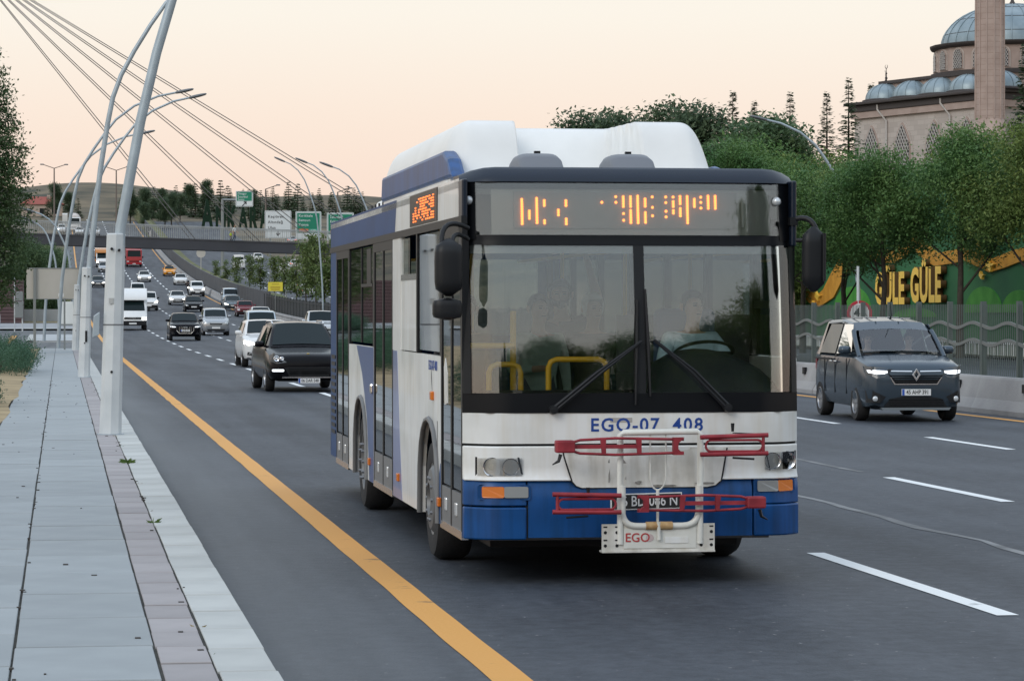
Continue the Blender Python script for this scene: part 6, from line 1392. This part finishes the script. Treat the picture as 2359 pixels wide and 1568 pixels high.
A0 = P(1968, 700, 250); B0 = P(2250, 700, 235); fd = Vector((B0.x-A0.x, B0.y-A0.y, 0)).normalized(); rz_m = math.atan2(fd.y, fd.x)
T = thing('mosque', 'stone mosque with grey lead domes rising above the trees', 'mosque', (A0.x, A0.y, 0), rz_m)
S0 = 19.0; ZE = 19.3
mb = MB(); mb.box(0, S0, 0, S0, 4, ZE); mb.build('wall', m_st, T)
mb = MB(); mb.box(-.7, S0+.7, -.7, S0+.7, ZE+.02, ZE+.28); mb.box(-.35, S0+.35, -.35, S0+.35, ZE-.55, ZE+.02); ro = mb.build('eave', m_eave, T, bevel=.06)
mb = MB(); mb.box(-.25, S0+.25, -.25, S0+.25, ZE-1.1, ZE-.55); mb.build('cornice', m_min, T)
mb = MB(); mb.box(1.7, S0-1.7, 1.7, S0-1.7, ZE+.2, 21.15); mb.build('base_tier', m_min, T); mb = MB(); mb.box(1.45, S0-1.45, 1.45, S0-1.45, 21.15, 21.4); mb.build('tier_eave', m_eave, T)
C0 = (S0/2, S0/2)
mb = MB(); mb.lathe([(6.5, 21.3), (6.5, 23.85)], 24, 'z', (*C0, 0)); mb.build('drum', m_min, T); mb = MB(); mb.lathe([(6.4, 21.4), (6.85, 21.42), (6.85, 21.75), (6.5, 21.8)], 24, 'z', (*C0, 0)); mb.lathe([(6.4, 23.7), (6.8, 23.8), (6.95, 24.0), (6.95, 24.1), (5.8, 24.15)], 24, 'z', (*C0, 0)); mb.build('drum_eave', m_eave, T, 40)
dome = [(5.95*math.cos(q), 24.1+3.55*math.sin(q)) for q in [math.pi/2*k/12 for k in range(13)]]
mb = MB(); mb.lathe(dome, 48, 'z', (*C0, 0)); dm = mb.build('main_dome', m_lead, T, 60)
for k in range(28):
    a = 2*math.pi*k/28; mb = MB(); mb.tube([(C0[0]+(r+.02)*math.cos(a), C0[1]+(r+.02)*math.sin(a), z+.02) for r, z in dome[:12]], .045, 5); mb.build('dome_rib', m_lead, dm)
for j in (2, 5, 8): mb = MB(); r, z = dome[j]; mb.lathe([(r, z-.02), (r+.03, z), (r, z+.03)], 48, 'z', (*C0, 0)); mb.build('dome_seam', m_eave, dm)
def finial(x, y, z, s, par):
    mb = MB(); mb.lathe([(.28*s, 0), (.12*s, .25*s), (.07*s, .5*s), (.16*s, .62*s), (.07*s, .75*s), (.05*s, 1.0*s), (.12*s, 1.1*s), (.04*s, 1.22*s), (.03*s, 1.6*s)], 10, 'z', (x, y, z))
    pts = [(x + .2*s*math.cos(q)*fd.x*0 + .2*s*math.cos(q), y, z+1.8*s+.2*s*math.sin(q)) for q in [R(115+310*k/12-0) for k in range(13)]]; mb.tube(pts, [.008+.03*s*math.sin(math.pi*k/12) for k in range(13)], 6); mb.build('finial', m_eave, par, 50)
finial(*C0, 27.6, 1.3, dm)
def arch_poly(w, h, n_=8, pointed=True):
    pts = [(-w/2, 0), (w/2, 0), (w/2, h*.62)]
    for k in range(1, n_): t_ = k/n_; pts.append((w/2*(1-t_)**.75 if pointed else w/2*math.cos(t_*math.pi/2), h*.62 + h*.38*(t_**.8 if pointed else math.sin(t_*math.pi/2))))
    pts.append((0, h))
    return pts + [(-x, z) for x, z in reversed(pts[2:-1])]
def window(fn, w, h, pointed, par, lat):
    mb = MB(); mb.prism([(x*1.36, z*1.14-.05*h) for x, z in arch_poly(w, h, 8, pointed)], lambda x, z: fn(x, z, .05), lambda x, z: fn(x, z, -.05)); o = mb.build('window', m_st, par)
    mb = MB(); mb.prism([(x*1.14, z*1.05-.02*h) for x, z in arch_poly(w, h, 8, pointed)], lambda x, z: fn(x, z, .11), lambda x, z: fn(x, z, -.02)); mb.build('window_surround', m_min, o)
    mb = MB(); mb.prism(arch_poly(w, h, 8, pointed), lambda x, z: fn(x, z, .12), lambda x, z: fn(x, z, 0)); mb.build('window_glass', m_void, o)
    la = MB(); ap = arch_poly(w, h, 8, pointed)
    def inside(x, z):
        c = False
        for (x1, z1), (x2, z2) in zip(ap, ap[1:]+ap[:1]):
            if (z1 > z) != (z2 > z) and x < (x2-x1)*(z-z1)/(z2-z1)+x1: c = not c
        return c
    st_ = lat
    for dgn in (1, -1):
        k = -20
        while k < 40:
            run = []
            for i in range(60):
                x = -w/2 + w*i/59; z = k*st_*1.6 + dgn*x*1.6
                if inside(x, z): run.append((x, z))
                elif len(run) > 1: la.tube([fn(*run[0], .15), fn(*run[-1], .15)], lat*.13, 4); run = []
                else: run = []
            if len(run) > 1: la.tube([fn(*run[0], .15), fn(*run[-1], .15)], lat*.13, 4)
            k += 1
    if la.v: la.build('lattice', m_lat, o)
for s in (2.6, 7.0, 11.4, 15.8): window(lambda x, z, o, s=s: (s+x, -o, 12.2+z), 2.1, 5.2, True, T, .36)
for s in (4.8, 13.6): mb = MB(); mb.tube([(s-.9, -.4, ZE-.1), (s-.9, -.4, ZE-.5), (s, -.12, ZE-1.5), (s, -.12, 6)], .09, 8); mb.build('downpipe', m_lat, T, 60)
for k in range(20):
    a = 2*math.pi*(k+.5)/20
    if math.sin(a) < .35: window(lambda x, z, o, a=a: (C0[0]+(6.46+o)*math.cos(a)-x*math.sin(a), C0[1]+(6.46+o)*math.sin(a)+x*math.cos(a), 21.95+z), .95, 1.6, False, T, .2)
for i, s in enumerate((2.4, 6.3, 10.2, 14.1, 18)):
    pr = [(1.75*math.cos(q), 1.35*math.sin(q)) for q in [math.pi/2*k/8 for k in range(9)]]
    mb = MB(); mb.lathe([(r, ZE+.5+h) for r, h in pr], 24, 'z', (s, 1.6, 0)); d_ = mb.build('small_dome', m_lead, T, 60)
    mb = MB(); mb.lathe([(2.05, ZE+.28), (2.05, ZE+.42), (1.75, ZE+.52)], 24, 'z', (s, 1.6, 0)); mb.build('dome_base', m_eave, d_)
    for k in range(12):
        a = 2*math.pi*k/12; mb = MB(); mb.tube([(s+(r+.015)*math.cos(a), 1.6+(r+.015)*math.sin(a), ZE+.5+h+.01) for r, h in pr[:8]], .03, 5); mb.build('dome_rib', m_lead, d_)
    if i in (0, 4): finial(s, 1.6, ZE+1.8, .85, d_)
finial(1.9, 1.9, 21.4, .5, T)
q = P(2279, 700, 231); T2 = thing('minaret', 'tall pinkish stone minaret shaft in front of the main dome', 'minaret', (q.x, q.y, 0)); 
mb = MB(); mb.lathe([(1.6, 4), (1.6, 15.5), (1.15, 17), (1.09, 45), (0, 45)], 12, 'z'); mb.build('shaft', m_min, T2)
for k in range(12): a = 2*math.pi*k/12; mb = MB(); mb.tube([(1.16*math.cos(a), 1.16*math.sin(a), 17), (1.10*math.cos(a), 1.10*math.sin(a), 44.9)], .07, 5); mb.build('shaft_rib', m_min, T2)
jn = MB()
for k in range(60): z = 17.2 + k*.45; jn.lathe([(1.153-.0022*(z-17), z), (1.156-.0022*(z-17), z+.012), (1.153-.0022*(z-17), z+.024)], 12, 'z')
tag(jn.build('stone_joints', mat('joint_pink', (.27, .19, .16), .9), T2), kind='stuff')

# ================================================================== TREES
def leaf_cloud(name, blobs, n_, size, m, seed, flat=.0, clump=.35, asp=1.7):
    rnd = random.Random(seed); V = []; Fc = []
    cl = []
    tot = sum(b_[3]*b_[4]*b_[5] for b_ in blobs)
    for b_ in blobs:
        k = max(3, int(n_*b_[3]*b_[4]*b_[5]/tot/14))
        for i in range(k):
            u, v, w = rnd.gauss(0, 1), rnd.gauss(0, 1), rnd.gauss(0, 1); ll = math.sqrt(u*u+v*v+w*w) or 1; rr = rnd.random()**.45*1.02
            cl.append((b_[0]+u/ll*b_[3]*rr, b_[1]+v/ll*b_[4]*rr, b_[2]+w/ll*b_[5]*rr))
    for c in cl:
        sp = clump*rnd.uniform(.6, 1.4)
        for i in range(14):
            x, y, z = c[0]+rnd.uniform(-1.4, 1.4)*sp, c[1]+rnd.uniform(-1.4, 1.4)*sp, c[2]+rnd.uniform(-1, 1)*sp-rnd.random()*sp*.4
            a, e = rnd.uniform(0, 6.283), rnd.gauss(0, .6); s = size*rnd.uniform(.6, 1.3)
            d = Vector((math.cos(a)*math.cos(e), math.sin(a)*math.cos(e), math.sin(e)-flat)); d.normalize(); sd_ = d.cross(Vector((rnd.gauss(0, .5), rnd.gauss(0, .5), 1))); sd_.normalize()
            p = Vector((x, y, z)); k = len(V); V += [p-d*s*asp*.5, p+sd_*s*.42, p+d*s*asp*.5, p-sd_*s*.42]; Fc.append((k, k+1, k+2, k+3))
    me = bpy.data.meshes.new(name); me.from_pydata([tuple(v) for v in V], [], Fc); me.materials.append(m); me.update(); return me
def branch_mesh(name, h, r, blobs, m, seed, k=9, fork=.35):
    rnd = random.Random(seed); mb = MB()
    wob = [(0, 0, 0)] + [(rnd.uniform(-.05, .05)*h*.3*t_, rnd.uniform(-.05, .05)*h*.3*t_, h*t_) for t_ in (.2, .4, .6, .8, .95)]
    mb.tube(wob, [r*1.25, r, r*.8, r*.6, r*.38, r*.12], 8)
    for i in range(k):
        t_ = fork + (.85-fork)*i/k; b_ = rnd.choice(blobs); a = Vector((0, 0, h*t_)); e = Vector((b_[0]+rnd.uniform(-.6, .6)*b_[3], b_[1]+rnd.uniform(-.6, .6)*b_[4], b_[2]+rnd.uniform(-.3, .7)*b_[5])); mid = a.lerp(e, .5)+Vector((0, 0, -.08*h*rnd.random()))
        mb.tube([a, mid, e], [r*.45*(1-t_*.5), r*.28*(1-t_*.4), r*.05], 6)
    return mb.mesh(name, m, 60)
m_bark = mat('bark', (.055, .045, .035), .9, var=.3, vs=6)
LEAF = {'ash': leafmat('leaf_ash', (.048, .135, .045), (.150, .245, .075), .55), 'ash2': leafmat('leaf_ash_bright', (.090, .160, .045), (.210, .265, .075), .8), 'dark': leafmat('leaf_dark', (.055, .110, .055), (.135, .200, .090), .7),
        'pine': leafmat('needle_pine', (.050, .092, .055), (.120, .165, .085), .6), 'poplar': leafmat('leaf_poplar', (.045, .095, .042), (.110, .165, .070), 1.0), 'jun': leafmat('leaf_juniper', (.028, .085, .050), (.085, .165, .100), 1.6), 'sap': leafmat('leaf_sapling', (.085, .140, .045), (.190, .235, .085), .8)}
def tree_kind(name, h, r, blobs, n_, size, leaf, seed, fork=.35, clump=.35, k=9):
    return (branch_mesh(name + '_trunk', h, r, blobs, m_bark, seed, k, fork), leaf_cloud(name + '_crown', blobs, n_, size, LEAF[leaf], seed+50, .15, clump))
def rblobs(seed, k, rx, z0, z1, br):
    rnd = random.Random(seed); out_ = []
    for i in range(k):
        t_ = i/(k-1); a = rnd.random()*6.283; q = rx*rnd.uniform(.2, .8)*math.sin(math.pi*(.18+.72*t_)); s = br*rnd.uniform(.7, 1.2)
        out_.append((q*math.cos(a), q*math.sin(a), z0+(z1-z0)*t_, s, s, s*.8))
    return out_
ASH = [tree_kind('ash_tree', 8.0, .14, rblobs(s, 16, 2.9, 4.5, 8.1, 1.2), 30000, .085, ('ash', 'ash2', 'ash')[s % 3], s, .3) for s in range(3)]
TALL = [tree_kind('broadleaf_tree', 11, .22, rblobs(20+s, 18, 3.8, 3.2, 11, 1.7), 42000, .13, ('ash', 'dark', 'ash2')[s], 20+s, .3, .5) for s in range(3)]
FART = [tree_kind('broadleaf_tree', 11, .22, rblobs(120+s, 18, 3.4, 3.0, 10.8, 1.9), 34000, .20, ('dark', 'ash')[s], 120+s, .3, .4) for s in range(2)]
POP = tree_kind('poplar', 14, .25, [(0, 0, 3.0+i*1.02, .9+1.55*math.sin(math.pi*min(1, (.25+i*.072)))**.9, .9+1.55*math.sin(math.pi*min(1, (.25+i*.072)))**.9, 1.0) for i in range(11)], 60000, .10, 'poplar', 61, .15, .22, 16)
SAP = [tree_kind('sapling', 5.4, .06, rblobs(40+s, 7, .8, 2.0, 5.2, .62), 1700, .15, 'sap', 40+s, .35, .25, 6) for s in range(3)]
def tree(kind, name, label, loc, sc=1.0, group=None, rz=None, zs=1.0):
    T = thing(name, label, 'tree', loc, random.random()*6.28 if rz is None else rz, group); T.scale = (sc, sc, sc*zs)
    put('trunk', kind[0], T); put('crown', kind[1], T); return T
def conifer_mesh(name, h, r, m, seed, whorls=22, per=9, droop=.25, size=.3):
    rnd = random.Random(seed); V = []; Fc = []
    for w in range(whorls):
        t_ = (w+.5)/whorls; z = h*(.10+.88*t_); rad = r*(1-t_)**.95*rnd.uniform(.75, 1.15)+.05
        for b_ in range(per if t_ < .8 else max(4, per-3)):
            a = rnd.random()*6.283; L_ = rad*rnd.uniform(.6, 1.1); st_ = max(3, int(L_/(size*.55)))
            for i in range(st_):
                q = (i+.6)/st_*L_; s = size*rnd.uniform(.7, 1.2)*(1.1-.5*i/st_)*(1-.6*t_); zz = z - droop*q*q/max(.4, rad) + rnd.uniform(-.08, .08)+.12*(i == st_-1)
                for sg_ in (-1, 1, 0):
                    da = a + sg_*.7 + rnd.uniform(-.3, .3); p = Vector((q*math.cos(a), q*math.sin(a), zz)); d = Vector((math.cos(da), math.sin(da), rnd.uniform(-.35, .15))); sd_ = d.cross(Vector((rnd.uniform(-.5, .5), rnd.uniform(-.5, .5), 1))).normalized()
                    k = len(V); V += [p, p+d*s*.6+sd_*s*.28, p+d*s*1.15, p+d*s*.6-sd_*s*.28]; Fc.append((k, k+1, k+2, k+3))
    me = bpy.data.meshes.new(name); me.from_pydata([tuple(v) for v in V], [], Fc); me.materials.append(m); me.update()
    mb = MB(); mb.tube([(0, 0, 0), (0, 0, h*.5), (0, 0, h*.97)], [r*.07, r*.045, .01], 7)
    return (mb.mesh(name + '_trunk', m_bark, 60), me)
FARCON = [conifer_mesh('far_conifer', 10, 3.0, LEAF['pine'], 30+s, 15, 10, (.3, .15, .35)[s], 1.0) for s in range(3)]
CON = [conifer_mesh('conifer', 10, 1.9, LEAF['pine'], s, 34+s*3, 13, (.3, .15, .35)[s], .34) for s in range(3)]
PINE = [tree_kind('pine', 8.5, .18, rblobs(70+s, 9, 2.0, 3.2, 8.2, 1.25), 15000, .15, 'pine', 70+s, .3, .40) for s in range(2)]
# the row of young ash trees in front of the mural
gA = 'row of trees in front of the mural wall'
for px, D, k, sc, lab in ((1700, 108, 0, .92, 'leafy tree half hidden behind the right end of the bus roof'), (1850, 122, 1, .86, 'bright green tree right of the bus, under the curved lamp'), (2035, 113, 2, .90, 'leafy tree hiding the first letter of the mural words'), (2212, 110, 0, 1.0, 'leafy tree with dark bare trunk right of the mural words'), (2385, 106, 1, .98, 'leafy tree at the right edge of the picture'), (1945, 120, 2, .88, 'leafy tree in front of the curved lamp pole'), (1770, 116, 2, .88, 'leafy tree directly right of the bus roof'), (2300, 122, 2, .92, 'leafy tree between the bare trunk and the right edge')):
    q = P(px, 700, D); tree(ASH[k], 'ash_tree', lab, (q.x, q.y, .12), sc, gA)
# taller trees behind them
gB = 'taller trees behind the mural wall'
for i, (px, D, ytop, k, lab) in enumerate(((1640, 170, 322, 2, 'broad tree just right of the bus roof fairing'), (1760, 165, 300, 0, 'tall broad tree behind the curved lamp arm'), (1770, 178, 262, 1, 'dark broad tree with bare twigs on the skyline'), (1925, 160, 335, 2, 'bright broad tree below the left corner of the mosque'), (2090, 158, 372, 0, 'broad tree in front of the mosque windows'), (2210, 160, 280, 2, 'broad tree in front of the foot of the minaret'), (2330, 150, 300, 1, 'broad dark tree at the right edge below the conifer'), (1690, 200, 285, 1, 'dark broad tree behind the bus on the skyline'), (1770, 205, 255, 1, 'dark broad tree left of the tall pine'), (2030, 185, 400, 1, 'dark tree low behind the mural wall'), (2150, 185, 385, 1, 'dark tree low below the mosque wall'), (2290, 185, 370, 1, 'dark tree low beside the minaret foot'), (1690, 150, 350, 0, 'mid green tree filling the gap right of the bus roof'), (1800, 150, 345, 2, 'light green tree under the curved lamp head'), (1890, 152, 352, 0, 'mid green tree behind the curved lamp pole'), (2010, 150, 372, 2, 'light green tree under the mosque corner windows'), (2150, 150, 360, 0, 'mid green tree under the second mosque window'), (2270, 150, 330, 2, 'light green tree right of the minaret foot'), (2350, 152, 350, 0, 'mid green tree filling the right edge'))):
    top_ = P(px, ytop, D); tree(TALL[k] if D < 170 else FART[i % 2], 'broadleaf_tree', lab, (top_.x, top_.y, 0), (top_.z)/12.7, gB)
gC = 'pines and conifers on the right skyline'
for i, (px, D, ytop, kind, lab) in enumerate(((1352, 260, 262, PINE[0], 'small dark pine leftmost on the skyline above the bus'), (1396, 262, 256, PINE[1], 'small dark pine second on the skyline above the bus'), (1440, 258, 264, PINE[0], 'small dark pine third on the skyline above the bus'), (1530, 235, 232, PINE[1], 'round dark pine above the right half of the bus fairing'), (1610, 230, 246, PINE[0], 'round pine left of the slender conifers'), (1688, 225, 203, CON[1], 'slender pointed conifer tallest of the left skyline group'), (1738, 235, 226, CON[2], 'ragged conifer right of the slender pointed conifer'), (1820, 220, 205, CON[0], 'thin conifer with bare top shoots'), (1955, 215, 172, CON[0], 'tall conifer left of the mosque'), (1905, 222, 205, CON[2], 'dark conifer left of the tall conifer by the mosque'), (2008, 250, 185, CON[1], 'feathery conifer beside the mosque corner'), (1660, 240, 240, CON[0], 'conifer half hidden by the slender pointed conifer'), (2362, 150, 90, CON[2], 'dark drooping conifer at the right edge in front of the dome'))):
    top_ = P(px, ytop, D); H_ = {CON[0][1].name: 10, CON[1][1].name: 10, CON[2][1].name: 10}.get(kind[1].name, 9.2); base = 3.0
    tree(kind, 'conifer' if kind in CON else 'pine', lab, (top_.x, top_.y, base), (top_.z-base)/H_ * (1 if kind not in CON else 1.0), gC)
# poplar at the left, junipers
q = P(-50, 700, 118); tree(POP, 'poplar', 'tall dense tree cut off by the left edge of the picture', (q.x, q.y, .2), .90)
def jun_mesh(seed, hx, hy, k):
    rnd = random.Random(seed); return leaf_cloud('juniper_foliage', [(rnd.uniform(-hx, hx), rnd.uniform(-hy, hy), rnd.uniform(.25, .7), .5, .6, .35) for i in range(k)], 30000, .026, LEAF['jun'], seed, -.25, .085, 2.4)
def juniper(label, x, y, me, sc=1, sz=1):
    T = thing('juniper', label, 'bush', (x, y, .15), 0, 'junipers beside the pavement'); put('foliage', me, T, (0, 0, 0), (0, 0, 0), (sc, sc, sc*sz))
    mb = MB(); mb.tube([(0, 0, -.1), (.05, 0, .25), (.3, .2, .6)], [.05, .04, .015], 6); mb.build('stem', m_bark, T)
J1, J2 = jun_mesh(91, .75, 5.0, 34), jun_mesh(92, .8, 2.2, 18)
juniper('low spreading juniper at the foot of the sign post', -1.75, 84, J1, 1, 1.15); juniper('low juniper at the left edge next to the dry soil patch', -2.3, 56, J2, 1, 1.05); juniper('juniper beyond the sign post at the left edge', -3.6, 93, J1, 1.1, 1.2)
juniper('juniper by the meter boxes across the side street', -9.5, 196, J2, 2, .8)
# trees that stand behind the photographer and show as dark shapes in the bus windscreen
gR = 'trees behind the viewpoint, mirrored in the windscreen'
for i, (x, y, h) in enumerate(((38.5, -30, 22), (39, -44, 24), (36, -60, 25), (44, -66, 25), (-9, -64, 14), (-3, -62, 15.5), (3, -65, 14.5), (8, -62, 16), (13, -64, 15), (18, -62, 17), (23, -64, 16), (28, -62, 18), (31, -66, 19), (-15, -63, 12), (50, -60, 22), (57, -62, 20))):
    tree(TALL[i % 3], 'broadleaf_tree', 'dark tree mirrored in the bus windscreen', (x, y, -.1), h/11.8, gR)
# left roadside trees beyond the side street
gL = 'roadside trees under the footbridge'
for px, D, ytop, k, lab in ((105, 250, 575, 1, 'dark green tree left under the footbridge'), (130, 262, 582, 0, 'green tree under the left part of the footbridge'), (60, 245, 560, 1, 'dark tree beside the left bridge pier'), (88, 300, 560, 2, 'green tree behind the left bridge pier')):
    top_ = P(px, ytop, D); tree(TALL[k], 'broadleaf_tree', lab, (top_.x, top_.y, E(top_.y)-1.5), (top_.z-E(top_.y)+1.5)/11.8, gL)
# saplings on the median
gS = 'saplings on the median strip'
sap = [(497, 600, 362, 'leftmost median sapling by the round sign back'), (520, 596, 345, 'second median sapling from the round sign back'), (545, 592, 335, 'thin median sapling left of the white minibus'), (575, 588, 318, 'median sapling right of the white minibus'), (600, 586, 305, 'bushy median sapling under the white direction sign'), (632, 590, 290, 'thin median sapling above the yellow notice'), (655, 592, 276, 'median sapling just right of the yellow notice'), (683, 586, 262, 'median sapling in front of the white saloons'), (705, 556, 240, 'tall median sapling left of the bus rear'), (728, 540, 222, 'tallest median tree beside the bus rear'), (748, 545, 205, 'median tree touching the bus rear edge')]
for i, (px, yt_, D, lab) in enumerate(sap):
    top_ = P(px, yt_, D); b0_ = E(top_.y)+.4; tree(SAP[i % 3], 'sapling', lab, (top_.x, top_.y, b0_), max(.5, (top_.z-b0_)/5.6), gS)
# trees on the hill skyline
gH = 'conifers on the dry hill'
hill = [(110, 452), (150, 448), (215, 452), (330, 440), (355, 428), (375, 430), (405, 425), (428, 418), (450, 420), (470, 430), (508, 412), (525, 425), (560, 434), (600, 436), (628, 428), (665, 416), (686, 420), (640, 445), (735, 432), (800, 425), (815, 430), (835, 440), (585, 438), (395, 440), (440, 438), (280, 448), (310, 448), (180, 455), (765, 440)] + [(299.5 + 21*k_, 446 - (k_*7) % 16 + (8 if k_ > 17 else 0)) for k_ in range(26)]
WORDS = ('far left', 'left')
for i, (px, yt_) in enumerate(hill):
    D = 700 + (i*37) % 90; top_ = P(px, yt_, D); hgt = 5.5 + (i*2.7) % 4 + (3 if yt_ < 426 else 0)
    zt = terrain_z(top_.x, top_.y); hh = max(hgt, top_.z - zt)
    tree(FARCON[i % 3], 'conifer', 'dark conifer on the hill skyline, ' + (ORD[sorted(h_[0] for h_ in hill).index(px)] + ' from the left' if sorted(h_[0] for h_ in hill).index(px) < 28 else ORD[sorted((h_[0] for h_ in hill), reverse=True).index(px)] + ' from the right'), (top_.x, top_.y, top_.z-hh), hh/10, gH)
for i, (px, yb_) in enumerate(((335, 505), (380, 500), (395, 470), (300, 475), (350, 468), (415, 465), (330, 485), (125, 490), (160, 480), (370, 452), (440, 505), (480, 470), (585, 505))):
    D = 640+10*i; q = P(px, yb_, D); tree(PINE[i % 2], 'pine', 'dark bushy pine on the hill slope, ' + ORD[sorted((335, 380, 395, 300, 350, 415, 330, 125, 160, 370, 440, 480, 585)).index(px)] + ' from the left', (q.x, q.y, terrain_z(q.x, q.y)-.5), .7+.1*(i % 4), 'bushy pines on the hill slope')
# a red roofed house far left
q = P(97, 480, 720); T = thing('red_roofed_house', 'red roofed house far away at the left behind the street lamps', 'house', (q.x, q.y, q.z-3)); mb = MB(); mb.box(-5, 5, 0, 7, 0, 4); mb.build('wall', mat('house_wall', (.45, .36, .3), .8), T); mb = MB(); mb.loft([[(-5.5, -.5, 4), (5.5, -.5, 4), (5.5, 7.5, 4), (-5.5, 7.5, 4)], [(-2.5, 3.4, 6), (2.5, 3.4, 6), (2.5, 3.6, 6), (-2.5, 3.6, 6)]]); r_ = mb.build('roof', mat('roof_red', (.30, .08, .06), .8), T); mb = MB(); mb.box(1.2, 2.0, 2, 2.8, 4.6, 6.4); mb.build('chimney', MATS['house_wall'], r_)
for wx_ in (-3, 0, 3): mb = MB(); mb.box(wx_-.6, wx_+.6, -.03, .0, 1.6, 3.0); mb.build('window', m_glassd, T)
